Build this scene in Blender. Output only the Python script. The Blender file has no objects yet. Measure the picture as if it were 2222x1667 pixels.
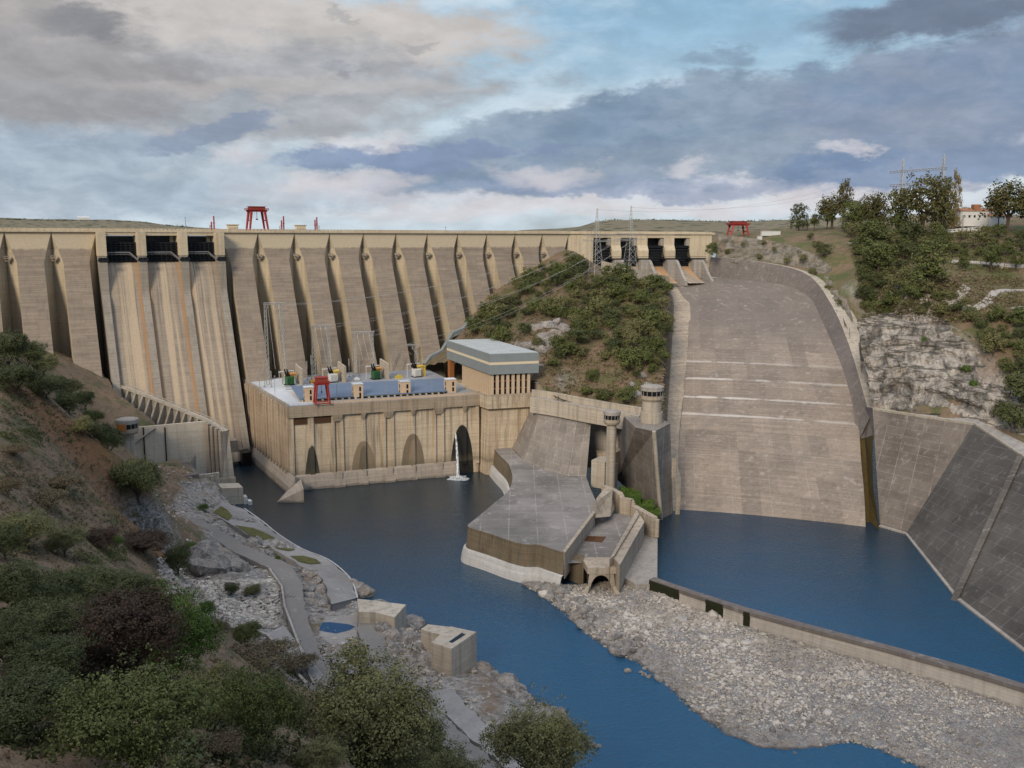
import bpy, math, random
import numpy as np
from mathutils import Vector, Matrix, noise as mnoise

# ------------------------------------------------------------------ camera, sky, sun, exposure
scene = bpy.context.scene
COL = scene.collection
random.seed(7)
rng = np.random.default_rng(7)
FOC, PX, PY = 1984.0, 1111.0, 833.5          # the photograph is 2222 x 1667
AZ, PITCH, ROLL = math.radians(29.8), math.atan(332.0 / 1984.0), 0.0055
CAMZ = 128.0                                 # river level is z = 0, dam crest is z = 128
_F = np.array([math.sin(AZ) * math.cos(PITCH), math.cos(AZ) * math.cos(PITCH), -math.sin(PITCH)])
_R0 = np.array([math.cos(AZ), -math.sin(AZ), 0.0])
_U0 = np.cross(_R0, _F)
_R = _R0 * math.cos(ROLL) + _U0 * math.sin(ROLL)
_U = _U0 * math.cos(ROLL) - _R0 * math.sin(ROLL)
_C = np.array([0.0, 0.0, CAMZ])
cam = bpy.data.cameras.new("camera")
cam_o = bpy.data.objects.new("camera", cam)
COL.objects.link(cam_o)
m = Matrix.Identity(4)
for i in range(3):
    m[i][0], m[i][1], m[i][2], m[i][3] = _R[i], _U[i], -_F[i], _C[i]
cam_o.matrix_world = m
cam.sensor_width, cam.lens = 36.0, 36.0 * FOC / 2222.0
cam.clip_start, cam.clip_end = 0.5, 30000.0
scene.camera = cam_o
scene.view_settings.view_transform = 'Standard'
scene.view_settings.look = 'None'
scene.view_settings.exposure = 0.0
scene.view_settings.gamma = 1.0
scene.cycles.max_bounces = 6
scene.cycles.transparent_max_bounces = 8

SUN_AZ, SUN_EL = math.radians(233.0), math.radians(29.0)   # azimuth from +Y (upstream) towards +X


class NT:
    """small helper for wiring node trees"""
    def __init__(s, tree): s.t = tree; s.n = tree.nodes; s.l = tree.links
    def new(s, kind, **kw):
        n = s.n.new(kind)
        for k, v in kw.items(): setattr(n, k, v)
        return n
    def put(s, sock, val):
        if hasattr(val, 'default_value') or isinstance(val, bpy.types.NodeSocket): s.l.new(val, sock)
        elif isinstance(val, (tuple, list)) and len(val) == 3 and sock.type == 'RGBA': sock.default_value = (*val, 1)
        else: sock.default_value = val
    def math(s, op, a, b=0.0, c=None, clamp=False):
        n = s.new('ShaderNodeMath', operation=op, use_clamp=clamp)
        s.put(n.inputs[0], a); s.put(n.inputs[1], b)
        if c is not None: s.put(n.inputs[2], c)
        return n.outputs[0]
    def mix(s, fac, a, b, blend='MIX'):
        n = s.new('ShaderNodeMix', data_type='RGBA', blend_type=blend)
        s.put(n.inputs[0], fac); s.put(n.inputs[6], a); s.put(n.inputs[7], b)
        return n.outputs[2]
    def noise(s, vec, scale=1.0, detail=4.0, rough=0.55, dist=0.0):
        n = s.new('ShaderNodeTexNoise'); s.l.new(vec, n.inputs['Vector'])
        n.inputs['Scale'].default_value = scale; n.inputs['Detail'].default_value = detail
        n.inputs['Roughness'].default_value = rough; n.inputs['Distortion'].default_value = dist
        return n.outputs['Fac']
    def voro(s, vec, scale=1.0, feature='F1', out='Distance', rand=1.0):
        n = s.new('ShaderNodeTexVoronoi', feature=feature); s.l.new(vec, n.inputs['Vector'])
        n.inputs['Scale'].default_value = scale; n.inputs['Randomness'].default_value = rand
        return n.outputs[out]
    def map(s, vec, scale=(1, 1, 1), loc=(0, 0, 0), rot=(0, 0, 0)):
        n = s.new('ShaderNodeMapping'); s.l.new(vec, n.inputs['Vector'])
        n.inputs['Scale'].default_value = scale; n.inputs['Location'].default_value = loc; n.inputs['Rotation'].default_value = rot
        return n.outputs[0]
    def step(s, x, lo, hi):
        n = s.new('ShaderNodeMapRange', interpolation_type='SMOOTHSTEP'); s.put(n.inputs[0], x)
        s.put(n.inputs[1], lo); s.put(n.inputs[2], hi)
        n.inputs[3].default_value = 0.0; n.inputs[4].default_value = 1.0
        return n.outputs[0]
    def sep(s, vec):
        n = s.new('ShaderNodeSeparateXYZ'); s.l.new(vec, n.inputs[0]); return n.outputs
    def comb(s, x, y, z):
        n = s.new('ShaderNodeCombineXYZ'); s.put(n.inputs[0], x); s.put(n.inputs[1], y); s.put(n.inputs[2], z); return n.outputs[0]


def make_world():
    w = bpy.data.worlds.new("World"); scene.world = w; w.use_nodes = True
    g = NT(w.node_tree); g.n.clear()
    out = g.new('ShaderNodeOutputWorld'); bg = g.new('ShaderNodeBackground'); g.l.new(bg.outputs[0], out.inputs[0])
    bg.inputs[1].default_value = 0.1
    sky = g.new('ShaderNodeTexSky', sky_type='NISHITA', sun_disc=False)
    sky.sun_elevation = SUN_EL; sky.sun_rotation = SUN_AZ; sky.altitude = 200; sky.air_density = 1.0; sky.dust_density = 1.5
    d = g.new('ShaderNodeTexCoord').outputs['Generated']
    x, y, z = g.sep(d)
    # direction -> azimuth / elevation in 1/2000 radian units around the valley axis
    az = g.math('ARCTAN2', x, y)
    u = g.math('MULTIPLY_ADD', g.math('SUBTRACT', az, AZ), 2012.0, 1111.0)
    el = g.math('ARCSINE', z)
    v = g.math('MULTIPLY_ADD', el, -2012.0, 500.0)
    p = g.comb(u, v, 0.0)
    n1 = g.noise(g.map(p, (0.0022, 0.006, 1)), 1.0, 7, 0.6, 0.3)
    n2 = g.noise(g.map(p, (0.006, 0.016, 1), (3, 7, 0)), 1.0, 6, 0.6, 0.2)
    n3 = g.noise(g.map(p, (0.0012, 0.0034, 1), (9, 2, 0)), 1.0, 5, 0.55, 0.4)
    n4 = g.noise(g.map(p, (0.011, 0.022, 1), (1, 4, 0)), 1.0, 6, 0.62, 0.3)
    w1 = g.math('MULTIPLY_ADD', n1, 1.0, -0.5); w2 = g.math('MULTIPLY_ADD', n2, 1.0, -0.5); w4 = g.math('MULTIPLY_ADD', n4, 1.0, -0.5)
    S = 10.0                                   # background strength is 0.1
    def c(r, gg, b, k=1.0):
        f = lambda t: ((t / 255 + 0.055) / 1.055) ** 2.4 if t > 10 else t / 255 / 12.92
        return (f(r) * S * k, f(gg) * S * k, f(b) * S * k)
    # clear sky between the clouds: pale near the horizon, bluer above
    base = g.mix(g.step(v, 480, -60), c(194, 210, 222), c(142, 187, 215))
    base = g.mix(0.3, base, sky.outputs[0])
    # thin bright veil, streaky
    veil = g.math('MULTIPLY', g.step(g.math('ADD', n3, g.math('MULTIPLY', w2, 0.35)), 0.34, 0.6), 0.85)
    col = g.mix(veil, base, c(208, 222, 232))
    uw = g.math('ADD', u, g.math('ADD', g.math('MULTIPLY', w1, 420), g.math('ADD', g.math('MULTIPLY', w2, 190), g.math('MULTIPLY', w4, 70))))
    m1 = g.math('SUBTRACT', g.noise(g.map(p, (0.0035, 0.008, 1), (21, 5, 0)), 1.0, 7, 0.62), .5); m2 = g.math('SUBTRACT', g.noise(g.map(p, (0.013, 0.024, 1), (11, 15, 0)), 1.0, 6, 0.65), .5)
    vw = g.math('ADD', v, g.math('ADD', g.math('MULTIPLY', m1, 130), g.math('MULTIPLY', m2, 60)))
    def blob(cu, cv, ru, rv, slope=0.0, edge=0.55, wob=0.9, fine=0.6, soft=0.35):
        a = g.math('DIVIDE', g.math('SUBTRACT', uw, cu), ru)
        vv = g.math('ADD', g.math('SUBTRACT', vw, cv), g.math('MULTIPLY', g.math('SUBTRACT', u, cu), slope))
        b = g.math('DIVIDE', vv, rv)
        r2 = g.math('ADD', g.math('MULTIPLY', a, a), g.math('MULTIPLY', b, b))
        r2 = g.math('ADD', r2, g.math('ADD', g.math('MULTIPLY', w1, wob * 2), g.math('ADD', g.math('MULTIPLY', w2, fine * 2), g.math('MULTIPLY', w4, fine))))
        return g.step(r2, edge + soft, edge - soft)
    def lay(col, mask, colr, k=1.0): return g.mix(g.math('MULTIPLY', mask, k), col, colr)
    inner = g.step(g.math('ADD', n1, g.math('MULTIPLY', w4, 0.4)), 0.3, 0.7)
    # upper left: broad warm grey deck with lit cream top edges
    col = lay(col, blob(480, 130, 640, 100, 0.05, 0.9, 0.7, 0.5, 0.4), c(206, 197, 190), 0.85)
    col = lay(col, blob(330, 235, 780, 105, 0.03, 0.95, 0.7, 0.4, 0.5), g.mix(inner, c(160, 164, 171), c(186, 187, 191)), 0.9)
    col = lay(col, blob(60, 200, 380, 130, 0.05, 0.9, 0.6, 0.4, 0.5), c(152, 150, 152), 0.6)
    col = lay(col, blob(640, 215, 420, 20, 0.02, 0.7, 0.6, 0.7, 0.95), c(202, 196, 192), 0.45)
    # left low: pale blue grey sheet
    col = lay(col, blob(250, 400, 900, 85, 0.0, 0.95, 0.5, 0.4, 0.5), g.mix(inner, c(152, 170, 188), c(184, 196, 208)), 0.85)
    # the long blue grey bank rising to the right
    col = lay(col, blob(1500, 372, 950, 60, 0.06, 0.9, 0.5, 0.5, 0.5), c(214, 212, 218), 0.8)
    band = blob(1750, 265, 1020, 108, 0.115, 1.0, 0.45, 0.35, 0.22)
    col = lay(col, band, g.mix(inner, c(119, 143, 169), c(150, 166, 184)), 0.93)
    col = lay(col, blob(900, 345, 300, 34, 0.02, 0.8, 0.5, 0.7, 0.25), c(134, 152, 182), 0.85)
    col = lay(col, blob(480, 305, 150, 26, 0.25, 0.7, 0.4, 0.6, 0.4), c(136, 152, 176), 0.75)
    col = lay(col, blob(1350, 405, 500, 22, 0.0, 0.7, 0.5, 0.7, 0.4), c(150, 164, 190), 0.7)
    col = lay(col, blob(1960, 375, 330, 40, 0.0, 0.9, 0.5, 0.5, 0.35), c(122, 144, 176), 0.85)
    col = lay(col, blob(2120, 240, 500, 120, 0.05, 0.9, 0.4, 0.3, 0.4), g.mix(inner, c(130, 149, 176), c(152, 161, 180)), 0.8)
    # bright breaks under the bank
    for cu, cv, ru, rv in ((800, 312, 130, 18), (1510, 365, 60, 17), (1805, 335, 50, 12), (560, 345, 80, 26), (1180, 385, 120, 22), (760, 400, 130, 22), (1700, 440, 420, 24), (1150, 455, 500, 16)):
        col = lay(col, blob(cu, cv, ru, rv * 1.2, 0.05, 0.6, 0.6, 0.9, 0.95), c(222, 217, 220), 0.72)
    # dark small clouds
    for cu, cv, ru, rv, k in ((1950, 92, 240, 44, 0.9), (2240, 88, 120, 46, 0.9), (212, 40, 62, 34, 0.9), (250, 118, 80, 22, 0.7), (15, 15, 110, 34, 0.8), (778, 74, 24, 14, 0.4), (890, 116, 40, 9, 0.35), (745, 185, 36, 10, 0.4), (1540, 150, 80, 18, 0.45)):
        col = lay(col, blob(cu, cv, ru * 1.1, rv * 1.15, 0.06, 0.75, 0.5, 0.9, 0.5 if ru > 200 else 0.8), c(112, 122, 142) if cu > 1000 else c(128, 132, 140), k)
    tone = g.math('MULTIPLY_ADD', g.step(g.math('ADD', g.math('MULTIPLY', n2, .5), g.math('MULTIPLY', n4, .5)), .36, .64), .16, .90)
    col = g.mix(1.0, col, g.comb(tone, tone, tone), 'MULTIPLY')
    # overhead (out of the frame): broken cloud over clear blue
    up = g.step(v, -80, -420)
    over = g.mix(g.step(n3, 0.45, 0.66), c(70, 135, 200), c(150, 178, 205))
    over = g.mix(g.step(v, -900, -1700), over, c(236, 236, 240, 1.9))
    col = g.mix(up, col, over)
    g.l.new(col, bg.inputs[0])
make_world()

sun = bpy.data.lights.new("sun", 'SUN'); sun.energy = 3.3; sun.angle = math.radians(18.0); sun.color = (1.0, 0.86, 0.68)
sun_o = bpy.data.objects.new("sun", sun); COL.objects.link(sun_o)
sd = Vector((math.sin(SUN_AZ) * math.cos(SUN_EL), math.cos(SUN_AZ) * math.cos(SUN_EL), math.sin(SUN_EL)))
sun_o.rotation_euler = sd.to_track_quat('Z', 'Y').to_euler(); sun_o.location = (0, -200, 600)

# ------------------------------------------------------------------ measuring helpers
CR = dict(A1=(0, 400, 3.95), A2=(480, 420, 3.95), A3=(1000, 420, 3.95), A4=(1500, 300, 3.0637), A5=(180, 740, 3.95), A6=(580, 700, 3.5677), A7=(980, 820, 3.457), A8=(1420, 560, 2.758), B1=(0, 720, 3.95), B2=(0, 1140, 3.1486), B3=(500, 1140, 2.765), B4=(1150, 1180, 2.0634), B5=(1820, 640, 3.318), B6=(380, 980, 3.95), O=(0, 0, 1.0), D=(0, 0, 0.99553))
def ray(k, x, y):
    a = CR[k]; x = a[0] + x / a[2]; y = a[1] + y / a[2]
    return _F * FOC + _R * (x - PX) - _U * (y - PY)
def pz(k, x, y, z): d = ray(k, x, y); return _C + d * ((z - CAMZ) / d[2])          # survey a point of known height
def pY(k, x, y, Y): d = ray(k, x, y); return _C + d * (Y / d[1])                   # of known distance to the dam axis
def pX(k, x, y, X): d = ray(k, x, y); return _C + d * (X / d[0])
def pr(k, x, y, r): d = ray(k, x, y); return _C + d * (r / math.hypot(d[0], d[1]))  # of known range
def ppl(k, x, y, p0, n): d = ray(k, x, y); n = np.array(n, float); return _C + d * (((np.array(p0, float) - _C) @ n) / (d @ n))
def vpl(k, x, y, a, b): return ppl(k, x, y, (a[0], a[1], 0), (-(b[1] - a[1]), b[0] - a[0], 0))  # on the upright plane over line a-b
def pdam(k, x, y): return ppl(k, x, y, (0, 499.8, 0), (0, 1, -0.45))               # on the dam's downstream face

# ------------------------------------------------------------------ object helpers
ORG = {}
def tag(o, label=None, cat=None, group=None, kind=None):
    if label: o['label'] = label
    if cat: o['category'] = cat
    if group: o['group'] = group
    if kind: o['kind'] = kind
    return o
def thing(name, loc, label, cat, group=None):
    o = bpy.data.objects.new(name, None); o.empty_display_size = 1; COL.objects.link(o)
    o.location = Vector([float(t) for t in loc]); ORG[o.name] = np.array(loc, float)
    return tag(o, label, cat, group)
class MB:
    def __init__(s): s.v = []; s.f = []
    def poly(s, pts):
        n = len(s.v); s.v += [tuple(float(t) for t in p) for p in pts]; s.f.append(tuple(range(n, n + len(pts)))); return s
    def box(s, c, size, rz=0.0, ax=None):
        hx, hy, hz = [t / 2 for t in size]; ca, sa = math.cos(rz), math.sin(rz)
        P = [(sx * hx, sy * hy, sz * hz) for sz in (-1, 1) for sx, sy in ((-1, -1), (1, -1), (1, 1), (-1, 1))]
        n = len(s.v)
        s.v += [(c[0] + x * ca - y * sa, c[1] + x * sa + y * ca, c[2] + z) for x, y, z in P]
        s.f += [tuple(n + i for i in q) for q in ((3, 2, 1, 0), (4, 5, 6, 7), (0, 1, 5, 4), (1, 2, 6, 5), (2, 3, 7, 6), (3, 0, 4, 7))]; return s
    def bx(s, x0, y0, z0, x1, y1, z1): return s.box(((x0 + x1) / 2, (y0 + y1) / 2, (z0 + z1) / 2), (abs(x1 - x0), abs(y1 - y0), abs(z1 - z0)))
    def prism(s, bot, top):
        """closed solid between two polygons with the same number of 3-D corners"""
        n = len(s.v); k = len(bot)
        s.v += [tuple(float(t) for t in p) for p in list(bot) + list(top)]
        s.f.append(tuple(n + i for i in reversed(range(k)))); s.f.append(tuple(n + k + i for i in range(k)))
        for i in range(k): j = (i + 1) % k; s.f.append((n + i, n + j, n + k + j, n + k + i))
        return s
    def slab(s, poly, z0, z1): return s.prism([(p[0], p[1], z0) for p in poly], [(p[0], p[1], z1) for p in poly])
    def grid(s, rows, close=False):
        n = len(s.v); w = len(rows[0])
        for r in rows: s.v += [tuple(float(t) for t in p) for p in r]
        for i in range(len(rows) - 1):
            for j in range(w - (0 if close else 1)):
                a, b = n + i * w + j, n + i * w + (j + 1) % w
                s.f.append((a, b, b + w, a + w))
        return s
    def tube(s, path, r, n=5, cap=True):
        path = [np.array(p, float) for p in path]; rows = []
        rr = r if isinstance(r, (list, tuple)) else [r] * len(path)
        for i, p in enumerate(path):
            d = path[min(i + 1, len(path) - 1)] - path[max(i - 1, 0)]; d = d / (np.linalg.norm(d) + 1e-9)
            a = np.cross(d, (0, 0, 1.0) if abs(d[2]) < 0.9 else (1.0, 0, 0)); a /= np.linalg.norm(a); b = np.cross(d, a)
            rows.append([p + rr[i] * (math.cos(t) * a + math.sin(t) * b) for t in [2 * math.pi * k / n for k in range(n)]])
        k0 = len(s.v); s.grid(rows, True)
        if cap: s.f.append(tuple(k0 + i for i in range(n))); s.f.append(tuple(k0 + (len(rows) - 1) * n + i for i in reversed(range(n))))
        return s
    def bar(s, a, b, t): return s.tube([a, b], t / 2 * 1.2, 4)
    def wall(s, top, h, t, base=None):
        """wall with a top polyline, height down to top-h (or base z), thickness t to the left of its run"""
        top = [np.array(p, float) for p in top]; nrm = []
        for i in range(len(top)):
            d = top[min(i + 1, len(top) - 1)] - top[max(i - 1, 0)]; d[2] = 0; d /= np.linalg.norm(d) + 1e-9; nrm.append(np.array([-d[1], d[0], 0]))
        B = lambda p, o: np.array([p[0] + o[0], p[1] + o[1], base if base is not None else p[2] - h])
        rows = [[B(p, 0 * n), p, p + n * t, B(p, n * t)] for p, n in zip(top, nrm)]
        k = len(s.v); s.grid(rows, True); L = len(rows)
        s.f.append((k, k + 1, k + 2, k + 3)); s.f.append(tuple(k + (L - 1) * 4 + i for i in (3, 2, 1, 0))); return s
    def build(s, name, mat, parent=None, loc=None, smooth=False, label=None, cat=None, group=None, kind=None, fix=True):
        me = bpy.data.meshes.new(name)
        org = ORG[parent.name] if parent is not None else (np.array(loc, float) if loc is not None else np.zeros(3))
        V = np.array(s.v, float).reshape(-1, 3) - org
        me.from_pydata(V.tolist(), [], s.f); me.validate()
        if fix:
            import bmesh
            b = bmesh.new(); b.from_mesh(me); bmesh.ops.recalc_face_normals(b, faces=b.faces); b.to_mesh(me); b.free()
        if smooth: me.polygons.foreach_set('use_smooth', [True] * len(me.polygons))
        me.materials.append(mat)
        o = bpy.data.objects.new(name, me); COL.objects.link(o)
        if parent is not None: o.parent = parent; ORG[o.name] = org
        else: o.location = Vector(org.tolist()); ORG[o.name] = org
        return tag(o, label, cat, group, kind)
def children(o): return [c for c in KIDS.get(o.name, [])] or list(o.children)
KIDS = {}
def copy_tree(o, parent=None):
    c = o.copy(); COL.objects.link(c)
    if parent is not None: c.parent = parent
    for ch in list(o.children): copy_tree(ch, c)
    return c
def subdiv(pts, n):
    out = []
    for i in range(len(pts) - 1):
        for k in range(n): out.append(np.array(pts[i]) * (1 - k / n) + np.array(pts[i + 1]) * (k / n))
    out.append(np.array(pts[-1], float)); return out
def smooth_line(pts, n=6):
    P = [np.array(p, float) for p in pts]; out = []
    for i in range(len(P) - 1):
        a, b, c2, d = P[max(i - 1, 0)], P[i], P[i + 1], P[min(i + 2, len(P) - 1)]
        for k in range(n):
            t = k / n; out.append(0.5 * ((2 * b) + (-a + c2) * t + (2 * a - 5 * b + 4 * c2 - d) * t * t + (-a + 3 * b - 3 * c2 + d) * t ** 3))
    out.append(P[-1]); return out

# ------------------------------------------------------------------ materials
def material(name):
    mt = bpy.data.materials.new(name); mt.use_nodes = True
    g = NT(mt.node_tree); b = g.n['Principled BSDF']; b.inputs['Roughness'].default_value = 0.9
    b.inputs['Specular IOR Level'].default_value = 0.25
    return mt, g, b
def bump(g, b, h, strength=0.4, dist=0.3):
    n = g.new('ShaderNodeBump'); n.inputs['Strength'].default_value = strength; n.inputs['Distance'].default_value = dist
    g.l.new(h, n.inputs['Height']); g.l.new(n.outputs[0], b.inputs['Normal'])
def gpos(g): return g.new('ShaderNodeNewGeometry').outputs['Position']
def concrete(name, base, dark, streak=0.5, lift=1.6, liftk=0.35, rust=0.0, lich=0.0, grid=None, gridc=(0.42, 0.40, 0.37), extra=None, patch=0.5, board=0.35, panel=None):
    mt, g, b = material(name); p = gpos(g); x, y, z = g.sep(p)
    big = g.noise(g.map(p, (0.035, 0.035, 0.05)), 1, 5, 0.6)
    st = g.noise(g.map(p, (0.45, 0.45, 0.022)), 1, 5, 0.65)
    st2 = g.noise(g.map(p, (1.6, 1.6, 0.05), (5, 1, 2)), 1, 4, 0.6)
    fine = g.noise(p, 0.9, 6, 0.65)
    col = g.mix(g.math('MULTIPLY', g.step(big, 0.35, 0.68), patch), base, dark)
    s = g.math('ADD', g.math('MULTIPLY', g.step(st, 0.46, 0.66), 0.75), g.math('MULTIPLY', g.step(st2, 0.55, 0.72), 0.45), clamp=True)
    col = g.mix(g.math('MULTIPLY', s, streak), col, tuple(t * 0.45 for t in dark))
    if rust: col = g.mix(g.math('MULTIPLY', g.step(g.noise(g.map(p, (0.3, 0.3, 0.012), (8, 3, 1)), 1, 4, 0.6), 0.52, 0.7), rust), col, (0.30, 0.17, 0.085))
    if lich: col = g.mix(g.math('MULTIPLY', g.step(g.noise(p, 0.25, 6, 0.7), 0.55, 0.68), lich), col, (0.40, 0.38, 0.35))
    if board:
        bd = g.noise(g.map(p, (0.03, 0.03, 2.2)), 1, 3, 0.6)
        col = g.mix(g.math('MULTIPLY', g.step(bd, 0.35, 0.7), board), col, tuple(t * 0.55 for t in dark))
    h = fine
    if lift:
        fr = g.math('FRACT', g.math('DIVIDE', z, lift))
        ln = g.math('MULTIPLY', g.step(fr, 0.9, 1.0), g.step(g.noise(g.map(p, (0.12, 0.12, 0.6)), 1, 3), 0.35, 0.6))
        col = g.mix(g.math('MULTIPLY', ln, liftk), col, tuple(t * 0.4 for t in dark))
        h = g.math('SUBTRACT', fine, g.math('MULTIPLY', ln, 0.6))
    if grid:
        tot = None
        for (dx, dy, dz, per, wd, off) in grid:
            q = g.math('ADD', g.math('MULTIPLY', x, dx), g.math('ADD', g.math('MULTIPLY', y, dy), g.math('MULTIPLY', z, dz)))
            q = g.math('FRACT', g.math('DIVIDE', g.math('ADD', q, 1000 * per + off), per))
            l = g.step(q, 1.0 - wd, 1.0)
            tot = l if tot is None else g.math('MAXIMUM', tot, l)
        tot = g.math('MULTIPLY', tot, g.step(g.noise(p, 0.16, 4), 0.3, 0.62))
        col = g.mix(g.math('MULTIPLY', tot, 0.75), col, gridc)
    if panel:
        qs = []
        for (dx, dy, dz, per) in panel[0]:
            q = g.math('ADD', g.math('MULTIPLY', x, dx), g.math('ADD', g.math('MULTIPLY', y, dy), g.math('MULTIPLY', z, dz)))
            qs.append(g.math('FLOOR', g.math('DIVIDE', g.math('ADD', q, 1000 * per), per)))
        wn = g.new('ShaderNodeTexWhiteNoise', noise_dimensions='3D'); g.l.new(g.comb(qs[0], qs[1], 0.0), wn.inputs[0])
        col = g.mix(panel[1], col, g.mix(wn.outputs[0], tuple(t * .55 for t in base), tuple(min(1, t * 1.45) for t in base)))
    if extra: col = extra(g, p, x, y, z, col)
    col = g.mix(0.3, col, g.mix(fine, (0.25, 0.25, 0.25), (0.95, 0.95, 0.95)), 'OVERLAY')
    g.put(b.inputs['Base Color'], col); bump(g, b, h, 0.35, 0.25)
    return mt
def plain(name, colr, rough=0.6, metal=0.0, var=0.25, scale=1.2):
    mt, g, b = material(name); p = gpos(g)
    n = g.noise(p, scale, 5, 0.6)
    g.put(b.inputs['Base Color'], g.mix(g.math('MULTIPLY', g.step(n, 0.35, 0.7), var * 2), colr, tuple(t * 0.55 for t in colr)))
    b.inputs['Roughness'].default_value = rough; b.inputs['Metallic'].default_value = metal
    return mt

# shared materials
def arch_stains(g, p, x, y, z, col):
    # wet fan-shaped stains that the unit drains left on the front wall
    u = g.math('ADD', g.math('MULTIPLY', g.math('SUBTRACT', x, 123.0), 0.99), g.math('MULTIPLY', g.math('SUBTRACT', y, 436.0), -0.141))
    nz = g.math('MULTIPLY_ADD', g.noise(p, 0.35, 5), 0.6, -0.3)
    for cu, top, w, colr, k in ((11.5, 22.5, 0.72, (0.028, 0.03, 0.024), 0.93), (37.6, 22.3, 1.05, (0.16, 0.12, 0.075), 0.8), (37.6, 20.0, .45, (0.10, 0.085, 0.06), 0.7), (63.6, 24.2, 1.05, (0.13, 0.10, 0.065), 0.85), (63.6, 21, .4, (0.24, 0.19, 0.13), 0.8), (90.6, 26.5, 1.02, (0.012, 0.013, 0.013), 0.98)):
        a = g.math('DIVIDE', g.math('SUBTRACT', u, cu), 6.2 * w)
        b = g.math('DIVIDE', g.math('SUBTRACT', top, z), top)
        zz_ = g.math('DIVIDE', g.math('MAXIMUM', z, 0.0), top)
        if cu > 20: b = g.math('SUBTRACT', 1.0, g.math('MULTIPLY', zz_, zz_)); a = g.math('MULTIPLY', a, .98)
        mk = g.step(g.math('ADD', g.math('SUBTRACT', b, g.math('MULTIPLY', a, a)), g.math('MULTIPLY', nz, 0.22)), -0.02, 0.05)
        col = g.mix(g.math('MULTIPLY', mk, k), col, colr)
    low = g.step(g.math('ADD', z, g.math('MULTIPLY', nz, 4)), 12.0, 7.0)
    lowb = g.math('MULTIPLY', low, g.step(z, 6.2, 7.6))
    return g.mix(g.math('MULTIPLY', lowb, 0.5), col, (0.09, 0.075, 0.05))
def low_wet(z0, z1, colr, k):
    def f(g, p, x, y, z, col):
        nz = g.math('MULTIPLY_ADD', g.noise(p, 0.3, 5), 3.0, -1.5)
        return g.mix(g.math('MULTIPLY', g.step(g.math('ADD', z, nz), z1, z0), k), col, colr)
    return f
def chute_bands(g, p, x, y, z, col):
    b = g.noise(g.map(p, (0.24, 0.0, 0.004), (2, 0, 0)), 1, 3, 0.55)
    b2 = g.noise(g.map(p, (0.7, 0.0, 0.01), (7, 0, 3)), 1, 4, 0.6)
    col = g.mix(g.math('MULTIPLY', g.step(b, 0.44, 0.60), 0.9), col, (0.42, 0.33, 0.23))
    col = g.mix(g.math('MULTIPLY', g.step(b2, 0.53, 0.64), 0.75), col, (0.165, 0.135, 0.11))
    rr = g.math('PINGPONG', g.math('SUBTRACT', x, 53.9), 11.0)          # rusty seams beside the divider walls
    return g.mix(g.math('MULTIPLY', g.step(rr, 4.6, 2.0), 0.8), col, (0.36, 0.20, 0.095))
M = {}
M['crest'] = concrete('crest_concrete', (0.50, 0.42, 0.30), (0.38, 0.31, 0.215), 0.3, 2.0, 0.15, rust=0.25, board=0.12)
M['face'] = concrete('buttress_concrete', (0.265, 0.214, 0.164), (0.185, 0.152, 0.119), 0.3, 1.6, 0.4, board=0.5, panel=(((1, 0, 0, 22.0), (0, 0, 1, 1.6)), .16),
    extra=lambda g, p, x, y, z, col: g.mix(g.step(g.math('ADD', z, g.math('MULTIPLY', g.noise(p, 0.4, 4), 1.6)), 117.2, 118.6), col, (0.48, 0.40, 0.285)))
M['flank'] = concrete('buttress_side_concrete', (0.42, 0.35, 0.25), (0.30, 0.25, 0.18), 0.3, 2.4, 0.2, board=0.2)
M['chute'] = concrete('spill_face_concrete', (0.30, 0.25, 0.195), (0.22, 0.18, 0.14), 0.2, 1.6, 0.35, board=0.4, extra=chute_bands, panel=(((1, 0, 0, 5.5), (0, 0, 1, 3.2)), .12))
M['divider'] = concrete('divider_concrete', (0.30, 0.265, 0.22), (0.21, 0.185, 0.15), 0.35, 1.6, 0.4, rust=0.15)
M['house'] = concrete('powerhouse_concrete', (0.50, 0.415, 0.305), (0.35, 0.275, 0.19), 0.95, 2.2, 0.25, rust=0.3, extra=arch_stains)
M['house_side'] = concrete('powerhouse_side_concrete', (0.42, 0.34, 0.25), (0.32, 0.25, 0.18), 0.9, 2.2, 0.2, rust=0.35, extra=low_wet(7, 12, (0.11, 0.09, 0.07), 0.7))
M['cornice'] = concrete('cornice_concrete', (0.32, 0.26, 0.19), (0.22, 0.18, 0.135), 0.6, 0, 0, rust=0.2)
M['plinth'] = concrete('plinth_concrete', (0.36, 0.31, 0.26), (0.25, 0.21, 0.17), 0.4, 1.5, 0.3, extra=low_wet(0.5, 1.6, (0.12, 0.10, 0.08), 0.7))
M['pale'] = concrete('pale_concrete', (0.40, 0.355, 0.29), (0.29, 0.25, 0.20), 0.6, 2.2, 0.25, rust=0.12)
M['cream_wall'] = concrete('cream_wall_concrete', (0.52, 0.46, 0.37), (0.43, 0.37, 0.29), 0.4, 2.4, 0.2, rust=.1)
M['grey'] = concrete('grey_concrete', (0.33, 0.30, 0.27), (0.22, 0.20, 0.175), 0.45, 2.0, 0.3, lich=0.3)
M['warm'] = concrete('warm_concrete', (0.38, 0.32, 0.25), (0.26, 0.215, 0.165), 0.6, 2.0, 0.3, rust=0.2)
M['ledge'] = concrete('ledge_concrete', (0.50, 0.49, 0.47), (0.36, 0.34, 0.32), 0.25, 0, 0)
M['dark_metal'] = plain('dark_metal', (0.012, 0.014, 0.017), 0.55)
M['gate_metal'] = plain('gate_metal', (0.018, 0.02, 0.024), 0.6)
M['pipe'] = plain('grey_pipe', (0.22, 0.22, 0.22), 0.5)
M['steel'] = plain('galvanised_steel', (0.34, 0.34, 0.33), 0.45, 0.3)
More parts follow.
